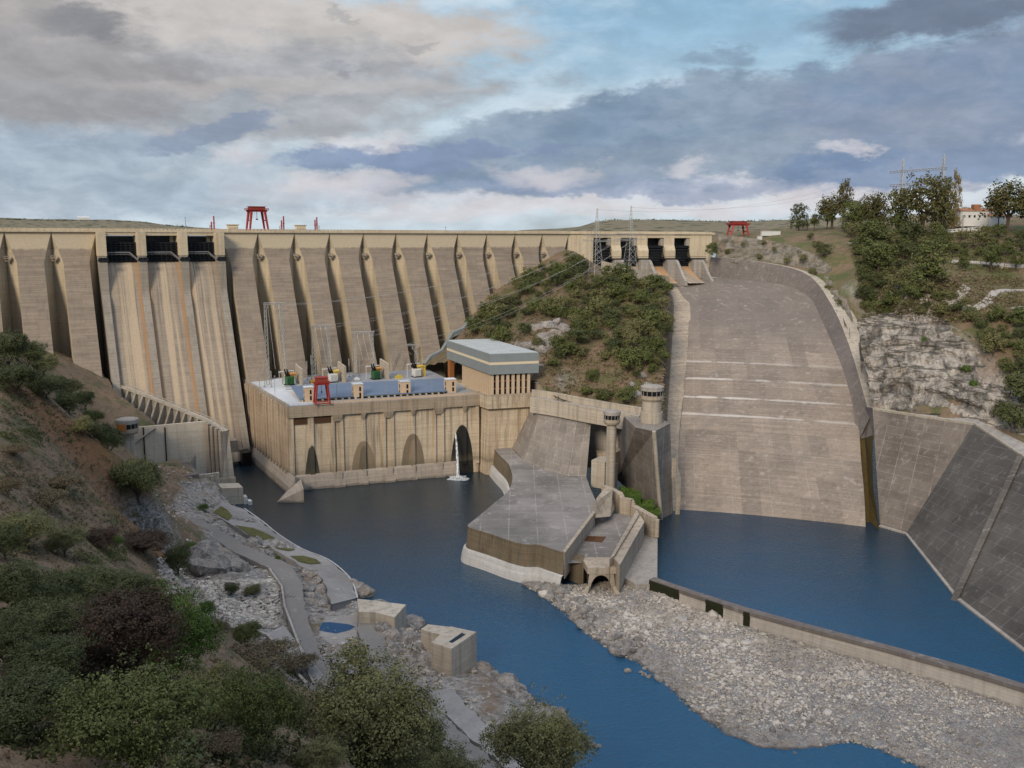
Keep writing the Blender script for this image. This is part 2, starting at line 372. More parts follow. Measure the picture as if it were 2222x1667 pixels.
M['red'] = plain('red_paint', (0.30, 0.028, 0.022), 0.5)
M['rust_red'] = plain('faded_red_paint', (0.22, 0.045, 0.03), 0.7)
M['white'] = plain('white_paint', (0.58, 0.58, 0.56), 0.5, var=0.1)
M['green'] = plain('green_paint', (0.035, 0.115, 0.045), 0.45)
M['orange'] = plain('orange_paint', (0.48, 0.22, 0.05), 0.45)
M['yellow'] = plain('yellow_paint', (0.55, 0.40, 0.07), 0.45)
M['black'] = plain('black_porcelain', (0.012, 0.011, 0.011), 0.25)
M['roof_blue'] = plain('blue_grey_roof_sheet', (0.12, 0.17, 0.25), 0.4, var=0.12, scale=0.2)
M['deck'] = concrete('deck_concrete', (0.26, 0.27, 0.29), (0.19, 0.195, 0.205), 0.2, 0, 0)
M['deck_pale'] = concrete('pale_deck_screed', (0.52, 0.54, 0.56), (0.36, 0.38, 0.40), 0.15, 0, 0)
M['fascia'] = plain('grey_blue_fascia', (0.20, 0.225, 0.23), 0.5, var=0.1, scale=0.3)
M['roof_grey'] = plain('pale_grey_roof', (0.40, 0.42, 0.41), 0.6, var=0.15, scale=0.15)
M['cream'] = plain('cream_band', (0.60, 0.51, 0.36), 0.7, var=0.08)
M['fin'] = plain('tan_fin', (0.48, 0.37, 0.26), 0.8, var=0.12)
M['glass'] = plain('dark_glass', (0.012, 0.011, 0.010), 0.15, var=0.1)
M['rustpost'] = plain('rust_brown_steel', (0.28, 0.11, 0.035), 0.8)
M['backing'] = plain('dark_backing', (0.085, 0.095, 0.11), .7)  # for the dark panels added behind the gate openings
M['louvre_rust'] = plain('louvre_rust', (0.10, 0.055, 0.03), .8)
M['deck_tan'] = concrete('tan_deck_strip', (0.40, 0.28, 0.17), (0.29, 0.21, 0.135), .3, 0, 0, board=0)
M['moss'] = plain('bright_moss', (0.035, 0.070, 0.010), 0.95, var=0.3, scale=0.6)

# ------------------------------------------------------------------ the dam
JX = [9.9 + 22 * i for i in range(-3, 17)]           # construction joints along the dam axis
jx = lambda i: 9.9 + 22 * i
face_y = lambda z: 552 - 0.45 * (116 - z)
dam = thing('dam', (160, 556, 0), 'long pale concrete buttress dam closing the valley behind the powerhouse', 'dam')
hw = MB()
hw.bx(jx(-3), 556.1, 0, jx(2), 563, 126.2).bx(jx(5), 556.1, 0, jx(16), 563, 126.2).bx(jx(2), 556.1, 0, jx(5), 563, 108.6)
hw.build('upstream_wall', M['crest'], dam)
dk = MB(); dk.bx(jx(-3), 550.7, 126.2, jx(16) + 1, 564.5, 127.2); dk.build('crest_deck', M['crest'], dam)
pp = MB()
for yy in (550.85, 564.1):
    pp.bx(jx(-3), yy, 128.0, jx(16) + 1, yy + 0.3, 128.25).bx(jx(-3), yy, 127.2, jx(16) + 1, yy + 0.3, 127.45)
    xx = jx(-3)
    while xx < jx(16): pp.bx(xx, yy, 127.45, xx + 1.5, yy + 0.3, 128.0); xx += 2.2
pp.build('parapet', M['crest'], dam)
def buttress(i):
    xc = jx(i) + 11; zb = 2 if i < 2 else 20
    rowsL, rowsF = [], []
    zs = [126.2, 121.5, 117, 113, 110, 100, 88, 74, 58, 42, zb]
    for z in zs:
        if z >= 117: t = (126.2 - z) / 9.2; fw = 11 - 2.7 * t; F = 552.0; Mx, My = fw, 552.0 + 0.02; Hy = 552 + 4 * t
        elif z >= 110: t = (117 - z) / 7; fw = 8.3 - 1.9 * t; F = face_y(min(z, 116)); Mx, My = fw, max(F + 0.02, 552 - 3 * t); Hy = 556
        else: fw = 6.4; F = face_y(z); Mx, My = 6.4, 549.0; Hy = 556
        rowsF.append([(xc - fw, F, z), (xc + fw, F, z)])
        rowsL.append([(xc - 10.97, Hy, z), (xc - Mx, My, z), (xc - fw, F, z)])
    f = MB(); f.grid(rowsF); b = f.build('buttress_face', M['face'], dam, fix=False)
    s = MB(); s.grid(rowsL); s.grid([[(2 * xc - x, y, z) for x, y, z in r[::-1]] for r in rowsL])
    s.build('buttress_side', M['flank'], b, fix=False)
    top = MB(); top.bx(xc - 10.97, 552.05, 126.15, xc + 10.97, 556, 126.19); top.build('buttress_cap', M['crest'], b)
for i in (-3, -2, -1, 0, 1, 5, 6, 7, 8, 9, 10, 11, 12, 13, 14, 15): buttress(i)
for i in (-2, -1, 0, 1) + tuple(range(6, 16)):
    d = MB(); x0 = jx(i); d.bx(x0 - 1.2, 549.6, 112.2, x0 + 1.2, 552, 112.6)
    for sx in (-1.2, 1.0): d.bx(x0 + sx, 549.6, 112.6, x0 + sx + 0.2, 552, 113.7)
    d.bx(x0 - 1.1, 549.6, 113.3, x0 + 1.1, 549.8, 113.7).bx(x0 - 0.7, 550.8, 110.8, x0 + 0.7, 552.5, 112.2)
    d.build('drain_box', M['warm'], dam)
# the gated spillway in the middle of the dam
prof = [(556, 109.3), (554, 110), (551, 109.4), (548.2, 107.4), (546, 104), (544.2, 99.5), (542, 94)]
prof += [(face_y(z) + 1.6, z) for z in (86, 74, 62, 50, 38, 28, 18)] + [(507.0, 11.5), (503.6, 7.5), (499.8, 6.6), (499.4, 2)]
for k in range(3):
    x0, x1 = jx(2 + k) + (3.6 if k == 0 else 1.9), jx(3 + k) - (3.6 if k == 2 else 1.9)
    c = MB(); c.grid([[(x0 + (x1 - x0) * t / 6, y, z) for t in range(7)] for y, z in prof]); c.build('spill_face', M['chute'], dam, fix=False, smooth=True)
for k in range(4):
    xc = jx(2 + k); a, b = (xc - 0.2, xc + 3.6) if k == 0 else ((xc - 3.6, xc + 0.2) if k == 3 else (xc - 1.9, xc + 1.9))
    w = MB(); P = [(563, 126.2), (546, 126.2), (545.2, 120), (544.0, 113.5), (544.0, 111.2), (541.6, 110.4), (541.2, 94.4)]
    P += [(face_y(92) - 0.6, 92)] + [(face_y(z) - 0.6, z) for z in (70, 45, 20)] + [(503, 8), (503, 1), (563, 1)]
    lo = [(a, y, z) for y, z in P]; hi = [(b, y, z) for y, z in P]
    w.prism(lo, hi); w.build('divider_pier', M['divider'], dam)
    m2 = MB()
    m2.bx(a - 0.25, 543.7, 113.4, b + 0.25, 556, 126.15); m2.build('pier_head', M['crest'], dam)
    st = MB(); st.bx(a - 0.7, 540.9, 110.5, b + 0.7, 543.6, 111.6)
    for t in range(5): st.box((a + (b - a) * t / 4, 541.6 + (t % 2) * 0.8, 112.0), (1.0, 1.0, 1.0), 0.4 * t)
    st.build('trunnion_gear', M['dark_metal'], dam)
for k in range(3):
    x0, x1 = jx(2 + k) + (3.4 if k == 0 else 1.7), jx(3 + k) - (3.4 if k == 2 else 1.7)
    g1 = MB(); rows = []
    for t in range(9):
        zz = 110 + t * 1.35; yy = 551.2 + 2.6 * (1 - ((t - 4) / 5) ** 2) * 0.6
        rows.append([(x0, yy, zz), (x1, yy, zz)])
    g1.grid(rows)
    for t in range(8): g1.bx(x0, 550.6, 110.6 + t * 1.35, x1, 551.4, 110.9 + t * 1.35)
    for t in range(7): xx = x0 + (x1 - x0) * (t + 0.5) / 7; g1.bx(xx - 0.15, 550.4, 110.2, xx + 0.15, 551.2, 120.8)
    gt = g1.build('spillway_gate', M['gate_metal'], dam)
    wk = MB(); zt = 115.2
    wk.tube([(x0 + 0.3, 547, 110.8), (x0 + 1.4, 548, zt), (x1 - 4.5, 548, zt), (x1 - 0.4, 545.5, 111.2)], 0.28, 5)
    wk.tube([(x0 + 0.3, 547, 110.3), (x0 + 1.4, 548, zt - 1), (x1 - 4.5, 548, zt - 1), (x1 - 0.4, 545.5, 110.5)], 0.16, 4)
    for t in range(6): xx = x0 + 1.4 + (x1 - 5.9 - x0) * t / 5; wk.bar((xx, 548, zt), (xx, 551, zt - 2), 0.25)
    wk.build('gate_walkway', M['pipe'], gt)
    hr = MB(); hr.bx(x0 - 2, 566, 117, x1 + 2, 567.5, 124.0 if k != 1 else 126.1); hr.build('added_gate_backing', M['backing'], dam)  # added dark panel, closes off the bright view through the gate opening
    bm = MB(); bm.bx(x0 - 0.3, 551.2, 124.4, x1 + 0.3, 554, 126.15); bm.build('bridge_beam', M['crest'], dam)
    if k != 0:
        hb = MB(); hb.bx(x1 - 3.4, 556, 120.8, x1 - 1.6, 558, 126.1); hb.build('hoist_column', M['crest'], dam)
# end block and crest huts, poles
def crest_px(px, w=4.0, h=3.4, yy=557.5):
    x = pY('O', px, 500, yy)[0]
    t = thing('crest_hut', (x, yy, 127.2), '', 'hut', 'small flat huts on the dam crest')
    b = MB(); b.bx(x - w / 2 * 1.5, yy - 1.6, 127.2, x + w / 2 * 1.5, yy + 1.6, 127.2 + h); 
    b.build('wall', M['cream'], t)
    r = MB(); r.bx(x - w / 2 * 1.5 - 0.6, yy - 2.1, 127.2 + h, x + w / 2 * 1.5 + 0.6, yy + 2.1, 127.6 + h); r.build('roof', M['crest'], t)
    s = MB()
    for k in range(6): s.bx(x - 2.4 + k * 0.9, yy - 1.7, 127.8, x - 2.0 + k * 0.9, yy - 1.55, 129.2)
    s.build('louvre', M['grey'], t); return t
crest_px(505)['label'] = 'small cream flat-roofed hut on the crest, left of the red gantry crane'
crest_px(652)['label'] = 'small cream flat-roofed hut on the crest, right of the red gantry crane'
for n, (px, hs) in enumerate(((465, ((-1.6, 5.2), (0, 8.6), (-2.6, 3.4))), (616, ((-1.4, 6.4), (0, 9.0), (-2.6, 3.2))), (688, ((-1.3, 7.0), (0, 8.6), (1.4, 3.6))))):
    x = pY('O', px, 500, 560)[0]
    t = thing('hoist_posts', (x, 560, 127.2), ['cluster of thin red posts above the right spillway gate, left of the red gantry crane', 'cluster of thin red posts just left of the right-hand crest hut', 'cluster of thin red posts just right of the right-hand crest hut'][n], 'post', 'red post clusters on the dam crest')
    for dx, h in hs:
        b = MB(); b.tube([(x + dx, 560 + dx * 0.3, 127.2), (x + dx, 560 + dx * 0.3, 127.2 + h)], 0.42 if h > 5 else 0.28, 6)
        if h > 5: b.bx(x + dx - 0.6, 559.4 + dx * .3, 127.2 + h * 0.5, x + dx + 0.6, 560.6 + dx * .3, 127.5 + h * 0.5)
        b.build('post', M['red'] if h > 4 else M['steel'], t)
def small_pole(px, py_top, yy, nm='slim dark lamp mast standing on the bare middle of the dam crest'):
    q = pY('O', px, py_top, yy); b = MB(); b.tube([(q[0], yy, 127.2), (q[0], yy, q[2])], [0.22, 0.14], 5); b.bx(q[0] - 0.5, yy - .2, q[2] - 0.2, q[0] + 0.5, yy + .2, q[2] + .05)
    b.build('lamp_mast', M['pipe'], None, (q[0], yy, 127.2), label=nm, cat='mast')
small_pole(967, 493, 558)
small_pole(217, 480, 560, 'slim pale mast on the dam crest above the left spillway gate')
small_pole(402, 472, 560, 'slim pale mast on the dam crest above the middle spillway gate')

def gantry_crane(name, loc, rz, w, dpt, h, label, mat, cab=True, body_h=0.2):
    """portal crane: four splayed legs, girder frame, machine house and rail"""
    t = thing(name, loc, label, 'crane'); x0, y0, z0 = loc
    ca, sa = math.cos(rz), math.sin(rz)
    T = lambda x, y, z: (x0 + x * ca - y * sa, y0 + x * sa + y * ca, z0 + z)
    hb = h * (1 - body_h)
    for sx in (-1, 1):
        for sy in (-1, 1):
            l = MB(); l.tube([T(sx * w / 2, sy * dpt / 2, 0), T(sx * w * 0.36, sy * dpt * 0.4, hb)], [w * 0.05, w * 0.075], 4); l.build('leg', mat, t)
    b = MB()
    for sy in (-1, 1): b.bar(T(-w * .49, sy * dpt / 2, h * 0.05), T(w * .49, sy * dpt / 2, h * 0.05), w * 0.06)
    for sx in (-1, 1): b.bar(T(sx * w * .5, -dpt * .5, h * 0.05), T(sx * w * .5, dpt * .5, h * 0.05), w * 0.06).bar(T(sx * w * .42, -dpt * .43, hb * 0.55), T(sx * w * .42, dpt * .43, hb * 0.55), w * 0.05)
    b.build('sill_beam', mat, t)
    g = MB()
    for sy in (-1, 1): g.box(T(0, sy * dpt * 0.38, hb + h * 0.02), (w * 0.98, dpt * 0.12, h * 0.06), rz)
    g.box(T(0, 0, hb + h * 0.055), (w * 1.12, dpt * 1.02, h * 0.02), rz); g.build('girder', mat, t)
    if cab:
        k = MB(); k.box(T(0, 0, hb + h * (body_h + 0.07) / 2), (w * 0.8, dpt * 0.7, h * (body_h - 0.07)), rz)
        hs = k.build('machine_house', M['rust_red'], t)
        k = MB(); k.box(T(0, 0, h * 1.0), (w * 0.9, dpt * 0.8, h * 0.02), rz); k.build('roof', mat, hs)
    r = MB()
    for z in (0.09, 0.13):
        for sy in (-1, 1): r.bar(T(-w * .56, sy * dpt * .5, hb + h * z), T(w * .56, sy * dpt * .5, hb + h * z), w * 0.018)
        for sx in (-1, 1): r.bar(T(sx * w * .56, -dpt * .5, hb + h * z), T(sx * w * .56, dpt * .5, hb + h * z), w * 0.018)
    for sx in (-1, -.5, 0, .5, 1):
        for sy in (-1, 1): r.bar(T(sx * w * .56, sy * dpt * .5, hb + h * .06), T(sx * w * .56, sy * dpt * .5, hb + h * .13), w * 0.018)
    r.build('railing', mat, t)
    hk = MB(); hk.tube([T(0, 0, hb), T(0, 0, hb * 0.62)], w * 0.012, 4).box(T(0, 0, hb * .6), (w * .1, w * .1, h * .05), rz); hk.build('hook', M['dark_metal'], t)
    return t
xq = pY('O', 559, 500, 557)[0]
gantry_crane('gantry_crane', (xq, 557.5, 127.2), 0, 11.0, 8.5, 14.3, 'tall red gantry crane on splayed legs standing on the dam crest', M['red'])

# ------------------------------------------------------------------ powerhouse at the dam's foot
PA, PE, PN = np.array([123.0, 436.0]), np.array([0.99, -0.141]), np.array([0.141, 0.99])
def fp(u, v, z): q = PA + PE * u + PN * v; return (q[0], q[1], z)
DZ = 42.6
ph = thing('powerhouse', (170, 470, 0), 'massive tan concrete powerhouse with stained walls standing in the river at the dam foot', 'power station')
b = MB(); b.prism([fp(0.6, 1.8, -2), fp(100, 1.8, -2), (232, 522, -2), (124, 526, -2)], [fp(0.6, 1.8, 36.7), fp(100, 1.8, 36.7), (232, 522, 36.7), (124, 526, 36.7)])
b.build('front_wall', M['house'], ph)
b = MB(); b.prism([(123.2, 437.6, -2), (124.6, 437.6, -2), (125.2, 526, -2), (123.6, 526, -2)], [(123.2, 437.6, 42.3), (124.6, 437.6, 42.3), (125.2, 526, 42.3), (123.6, 526, 42.3)])
sw = b.build('side_wall', M['house_side'], ph)
for k in range(15):
    y = 440.5 + k * 5.6; b = MB(); b.bx(122.5, y, 8, 123.6, y + (1.1 if k % 2 else 1.7), 41.6); b.build('pilaster', M['house_side'], sw)
b = MB(); b.slab([fp(0, 0, 0), fp(100.5, 0, 0), (232, 523, 0), (123.4, 527, 0)], 36.72, DZ - 0.3); b.build('cornice', M['cornice'], ph)
b = MB(); b.slab([fp(0.15, 0.2, 0), fp(100.5, 0.2, 0), (236, 527, 0), (123.5, 528, 0)], DZ - 0.3, DZ); b.build('deck', M['deck'], ph)
b = MB(); b.slab([fp(0.5, 2.0, 0), fp(13, 2.0, 0), fp(15, 22, 0), (148, 489, 0), (147, 523, 0), (124.2, 524, 0)], DZ, DZ + 0.02); b.build('deck_screed', M['deck_pale'], ph)
b = MB(); b.slab([fp(14, .25, 0), fp(100, .25, 0), fp(100, 7.2, 0), fp(15, 7.2, 0)], DZ, DZ + .03); b.build('deck_strip', M['deck_tan'], ph)
b = MB(); b.wall([(123.6, 437, DZ + 0.9), (123.9, 527, DZ + 0.9)], 0.9, -0.4); b.build('parapet', M['house_side'], ph)
AU = [11.5, 37.6, 63.6, 91.8]
us = [(u, 2.2) for u in AU] + [(m_ + dd, 1.5) for m_ in (24.5, 50.6, 77.5) for dd in (-2.2, 2.2)] + [(1.6, 2.4), (99, 2.0)]
for u, w in us:
    b = MB(); b.prism([fp(u - w / 2, 0.9, 5), fp(u + w / 2, 0.9, 5), fp(u + w / 2, 1.85, 5), fp(u - w / 2, 1.85, 5)], [fp(u - w / 2, 0.9, 36.72), fp(u + w / 2, 0.9, 36.72), fp(u + w / 2, 1.85, 36.72), fp(u - w / 2, 1.85, 36.72)])
    b.build('pilaster', M['house'], ph)
for u in (24.5, 37.6, 50.6, 63.6, 77.5, 91.8):
    b = MB(); w = 5.4 if u in (24.5, 50.6, 77.5) else 2.6
    b.prism([fp(u - w / 2 + .8, 0.6, 33.4), fp(u + w / 2 - .8, 0.6, 33.4), fp(u + w / 2 - .8, 1.9, 33.4), fp(u - w / 2 + .8, 1.9, 33.4)], [fp(u - w / 2, -0.1, 36.7), fp(u + w / 2, -0.1, 36.7), fp(u + w / 2, 1.9, 36.7), fp(u - w / 2, 1.9, 36.7)])
    b.build('bracket', M['cornice'], ph)
for u0, u1 in ((3.2, 9.6), (13.2, 21.6)):
    b = MB()
    for k in range(7): b.prism([fp(u0, 1.2, 33.0 + k * .5), fp(u1, 1.2, 33.0 + k * .5), fp(u1, 1.7, 33.25 + k * .5), fp(u0, 1.7, 33.25 + k * .5)], [fp(u0, 1.2, 33.15 + k * .5), fp(u1, 1.2, 33.15 + k * .5), fp(u1, 1.7, 33.4 + k * .5), fp(u0, 1.7, 33.4 + k * .5)])
    b.build('louvre', M['louvre_rust'], ph)
b = MB(); 
b.prism([fp(-1, -1.6, -2), fp(87, -1.6, -2), fp(87, 1.9, -2), fp(-1, 1.9, -2)], [fp(-1, -1.2, 3.9), fp(87, -1.2, 3.9), fp(87, 1.9, 3.9), fp(-1, 1.9, 3.9)])
b.prism([fp(-0.6, -0.8, 3.9), fp(87, -0.8, 3.9), fp(87, 1.9, 3.9), fp(-0.6, 1.9, 3.9)], [fp(-0.6, -0.3, 6.6), fp(87, -0.3, 6.6), fp(87, 1.9, 7.2), fp(-0.6, 1.9, 7.2)])
for u in (24.5, 37.6, 50.6, 63.6, 77.5):
    w = 5.6 if u in (24.5, 50.6, 77.5) else 2.8
    b.prism([fp(u - w / 2, -2.6, -2), fp(u + w / 2, -2.6, -2), fp(u + w / 2, -1, -2), fp(u - w / 2, -1, -2)], [fp(u - w / 2, -2.4, 1.1), fp(u + w / 2, -2.4, 1.1), fp(u + w / 2, -1, 1.3), fp(u - w / 2, -1, 1.3)])
    b.prism([fp(u - w / 4, -1.5, 1), fp(u + w / 4, -1.5, 1), fp(u + w / 4, -.4, 1), fp(u - w / 4, -.4, 1)], [fp(u - w / 4, -1.2, 7.6), fp(u + w / 4, -1.2, 7.6), fp(u + w / 4, 0, 7.6), fp(u - w / 4, 0, 7.6)])
b.build('plinth', M['plinth'], ph)
b = MB(); b.prism([(120.2, 428, -2), (123.4, 428, -2), (124, 528, -2), (121, 528, -2)], [(120.6, 428, 3.6), (123.3, 428, 9.0), (124, 528, 9.0), (121.4, 528, 3.6)]); b.build('side_plinth', M['plinth'], ph)
q0, q1, q2 = pz('A5', 1660, 1385, 0), pz('A5', 1895, 1385, 0), pz('A5', 1815, 1290, 0)
tp = vpl('A5', 1885, 1262, q1, (124.5, 428))
b = MB(); b.prism([(q0[0], q0[1], -2), (q1[0], q1[1], -2), (126.5, 429, -2), (121, 431, -2)], [(q0[0], q0[1], 0.12), (q1[0], q1[1], 6.6), (126.5, 429, 7.2), (121, 431, 2.6)])
b.build('wedge_pier', M['plinth'], None, (q1[0], q1[1], 0), label='small pale wedge-shaped concrete block in the water at the powerhouse corner', cat='pier')
# blue roof over the machine hall
rf = MB(); R0 = [pz('A6', 250, 592, DZ + 1.6), pz('A6', 1388, 528, DZ + 1.6), pz('A6', 1372, 430, DZ + 3.2), pz('A6', 180, 490, DZ + 3.2)]
rf.prism([(p[0], p[1], p[2] - 0.5) for p in R0], R0); rfo = rf.build('hall_roof', M['roof_blue'], ph)
rf = MB(); c0 = sum(R0) / 4; R1 = [p + (c0 - p) * 0.03 for p in R0]
rf.prism([(p[0], p[1], DZ) for p in R1], [(p[0], p[1], p[2] - 0.55) for p in R1]); rf.build('hall_clerestory', M['cream'], ph)
for k in range(22):
    a = R1[0] + (R1[1] - R1[0]) * (k + .5) / 22; b = MB(); b.box((a[0] - .1, a[1] - .55, DZ + 0.55), (2.2, 0.3, 0.7), -0.14); b.build('clerestory_window', M['glass'], ph)
# stair huts along the front of the deck
for n, (x0, x1, yb, yt) in enumerate(((290, 372, 615, 500), (668, 757, 590, 475), (1030, 1125, 568, 455), (1385, 1478, 545, 437))):
    a = pz('A6', (x0 + x1) / 2, yb, DZ); w = (x1 - x0) / 3.5677 * np.linalg.norm(a - _C) / 2012 * 0.82; h = (yb - yt) / 3.5677 * np.linalg.norm(a - _C) / 2012 * 0.97
    t = thing('stair_hut', (a[0], a[1] + w / 2, DZ), ['tan stair hut on the powerhouse deck, beside the small red crane', 'tan stair hut on the powerhouse deck, next one right of the red crane', 'tan stair hut on the powerhouse deck before the right half of the blue roof', 'tan stair hut on the powerhouse deck at the foot of the finned control building'][n], 'hut', 'stair huts along the powerhouse deck edge')
    b = MB(); b.box((a[0], a[1] + w / 2, DZ + h / 2), (w, w, h), -0.14); hb = b.build('wall', M['fin'], t)
    b = MB(); b.box((a[0], a[1] + w / 2, DZ + h + .15), (w + .5, w + .5, .3), -0.14); b.build('roof', M['deck_pale'], t)
    for dz in (0.27, 0.68):
        b = MB(); b.box((a[0] + w * .1, a[1] + .05 - w * .02, DZ + h * dz), (w * .2, .3, h * .3), -0.14); b.build('window', M['glass'], t)
        b = MB(); b.box((a[0] - w * .5, a[1] + w * .5, DZ + h * dz), (.3, w * .2, h * .3), -0.14); b.build('window', M['glass'], t)
a = pz('A6', 438, 638, DZ); gantry_crane('deck_crane', (a[0], a[1] + 3, DZ), -0.14, 7.2, 6.0, 13.4, 'small bright red gantry crane on the front edge of the powerhouse deck', M['red'], body_h=0.25)
dr = MB()
def rail(mb, pts, h=1.1, step=2.4, r=.06):
    pts = [np.array(p, float) for p in pts]
    for a_, b_ in zip(pts[:-1], pts[1:]):
        L_ = np.linalg.norm(b_ - a_); n_ = max(1, int(L_ / step))
        for k in range(n_ + 1): q = a_ + (b_ - a_) * k / n_; mb.bar(q, q + np.array([0, 0, h]), r * 1.6)
        for hh in (h, h * .55): mb.bar(a_ + np.array([0, 0, hh]), b_ + np.array([0, 0, hh]), r * 1.6)
    return mb
rail(dr, [fp(.6, .5, DZ), fp(99, .5, DZ)]); rail(dr, [fp(.4, .6, DZ), (124.0, 526, DZ)]); rail(dr, [fp(14, 50, DZ), fp(96, 42, DZ)])
dr.build('deck_railing', M['steel'], ph)
cd = MB()
for k in range(9):
    q = np.array(fp(8 + k * 10.4, 56 - k * .6, DZ)); cd.box(q + np.array([0, 0, .6]), (1.6 + (k % 3), 1.2, 1.2 + .4 * (k % 2)), -.14)
for v_ in (47.5, 49.0, 58.0): cd.tube([fp(6, v_, DZ + .5), fp(95, v_ - 6, DZ + .5)], .22, 5)
cd.build('deck_pipework', M['steel'], ph)
# transformers with their fire walls
for n, (px, py, gcol, tcol) in enumerate(((183, 490, 'green', 'orange'), (518, 466, 'white', 'yellow'), (852, 443, 'green', 'orange'), (1168, 425, 'white', 'yellow'))):
    a = pz('A6', px, py, DZ); x, y = a[0], a[1] + 2.5
    t = thing('transformer', (x, y, DZ), ['green transformer with orange tank nearest the dam spillway', 'white transformer with yellow tank behind the red deck crane', 'green transformer with orange tank behind the middle of the blue roof', 'white transformer with yellow pipes beside the control building'][n], 'transformer', 'transformers on the powerhouse deck')
    b = MB(); b.bx(x - 2.0, y - 2.2, DZ + .5, x + 2.0, y + 2.2, DZ + 5)
    for k in range(6): b.bx(x - 1.9 + k * .7, y - 2.7, DZ + .9, x - 1.6 + k * .7, y - 2.2, DZ + 4.6)
    b.build('tank', M[gcol], t)
    b = MB(); b.bx(x - 2.4, y - 2.6, DZ, x + 2.4, y + 2.6, DZ + .5); b.build('base_frame', M['dark_metal'], t)
    for k in (0, 1):
        b = MB(); b.tube([(x - 1.3 + k * 1.3, y, DZ + 5), (x - 2.0 + k * 1.3, y, DZ + 6.8), (x - 2.7 + k * 1.3, y, DZ + 9.2)], [.75, .55, .3], 8); b.build('bushing', M['black'], t)
    b = MB(); b.tube([(x + .3, y - .6, DZ + 6.3), (x + 3.4, y - .6, DZ + 6.3)], .85, 10); b.bx(x + .8, y - .9, DZ + 5, x + 1.1, y - .4, DZ + 5.6).bx(x + 2.3, y - 1, DZ + 4.4, x + 3.0, y - .2, DZ + 5.6)
    if n == 3: b.bx(x + 2.9, y - 1.2, DZ, x + 3.8, y - .2, DZ + 6).bx(x + 2.4, y - 1.2, DZ + 5.8, x + 5.4, y - .2, DZ + 6.8).bx(x + 4.6, y - 1.2, DZ, x + 5.4, y - .2, DZ + 5.8)
    b.build('expansion_tank', M[tcol], t)
    b = MB(); b.tube([(x - 5.5, y + 1.5, DZ + 7.4), (x + 3.0, y + 1.5, DZ + 7.8)], .22, 5)
    for k in range(8): b.tube([(x - 5.2 + k * 1.0, y + 1.5, DZ + 7.4), (x - 5.2 + k * 1.0, y + 1.5, DZ + 8.1)], .2, 5)
    for k in (-5.2, 2.8): b.tube([(x + k, y + 1.5, DZ), (x + k, y + 1.5, DZ + 7.6)], .14, 4)
    b.build('busbar', M['white'], t)
    if n < 3:
        b = MB(); fx = x + 5.4; b.prism([(fx, y - 5, DZ), (fx + 1.0, y - 5, DZ), (fx + 1.0, y + 7, DZ), (fx, y + 7, DZ)], [(fx, y - 5, DZ + 9.2), (fx + 1.0, y - 5, DZ + 9.2), (fx + 1.0, y + 7, DZ + 10.8), (fx, y + 7, DZ + 10.8)])
        b.build('fire_wall', M['pale'], None, (fx, y, DZ), label=['thin concrete fire wall right of the left green transformer', 'thin concrete fire wall right of the white transformer behind the red crane', 'thin concrete fire wall right of the green transformer behind the blue roof'][n], cat='wall', group='fire walls between transformers')
for n, (px, py, w) in enumerate(((352, 468, 3.2), (1018, 433, 4.0))):
    a = pz('A6', px, py, DZ); b = MB(); b.box((a[0], a[1], DZ + .9), (w, 2, 1.2)).box((a[0] + .3, a[1], DZ + 1.8), (w * .6, 1.2, .7)).box((a[0], a[1], DZ + .15), (w * 1.1, 2.2, .3))
    b.build('pump_unit', M['yellow'], None, (a[0], a[1], DZ), label=['low yellow pump unit just left of the white transformer behind the red crane', 'low yellow pump unit on the deck left of the rightmost white transformer'][n], cat='machine', group='low yellow units on the deck')
a = pz('A6', 692, 448, DZ); b = MB(); b.box((a[0], a[1], DZ + .7), (3, 2.4, 1.0)).box((a[0], a[1], DZ + 1.5), (1.5, 1.4, .6)); b.build('deck_unit', M['white'], None, (a[0], a[1], DZ), label='small white machine alone on the deck behind the blue roof', cat='machine')

def lattice(mb, p0, p1, w0, w1, n, t):
    """square lattice mast between two points"""
    p0, p1 = np.array(p0, float), np.array(p1, float); pts = []
    for k in range(n + 1):
        f = k / n; c = p0 + (p1 - p0) * f; w = (w0 + (w1 - w0) * f) / 2
        pts.append([c + np.array([sx * w, sy * w, 0]) for sx, sy in ((-1, -1), (1, -1), (1, 1), (-1, 1))])
    for c in range(4): mb.bar(pts[0][c], pts[-1][c], t)
    for k in range(n):
        for c in range(4):
            d = (c + 1) % 4; mb.bar(pts[k][c], pts[k + 1][d], t * .6)
            if k % 2: mb.bar(pts[k][c], pts[k][d], t * .6)
    return mb
def hframe_beam(mb, p0, p1, w, n, t):
    p0, p1 = np.array(p0, float), np.array(p1, float); d = (p1 - p0) / np.linalg.norm(p1 - p0); s = np.cross(d, (0, 0, 1.0)); up = np.array([0, 0, 1.0])
    pts = [[p0 + (p1 - p0) * k / n + s * a * w / 2 + up * b2 * w / 2 for a, b2 in ((-1, -1), (1, -1), (1, 1), (-1, 1))] for k in range(n + 1)]
    for c in range(4): mb.bar(pts[0][c], pts[-1][c], t)
    for k in range(n):
        for c in range(4): mb.bar(pts[k][c], pts[k + 1][(c + 1) % 4], t * .6)
    return mb
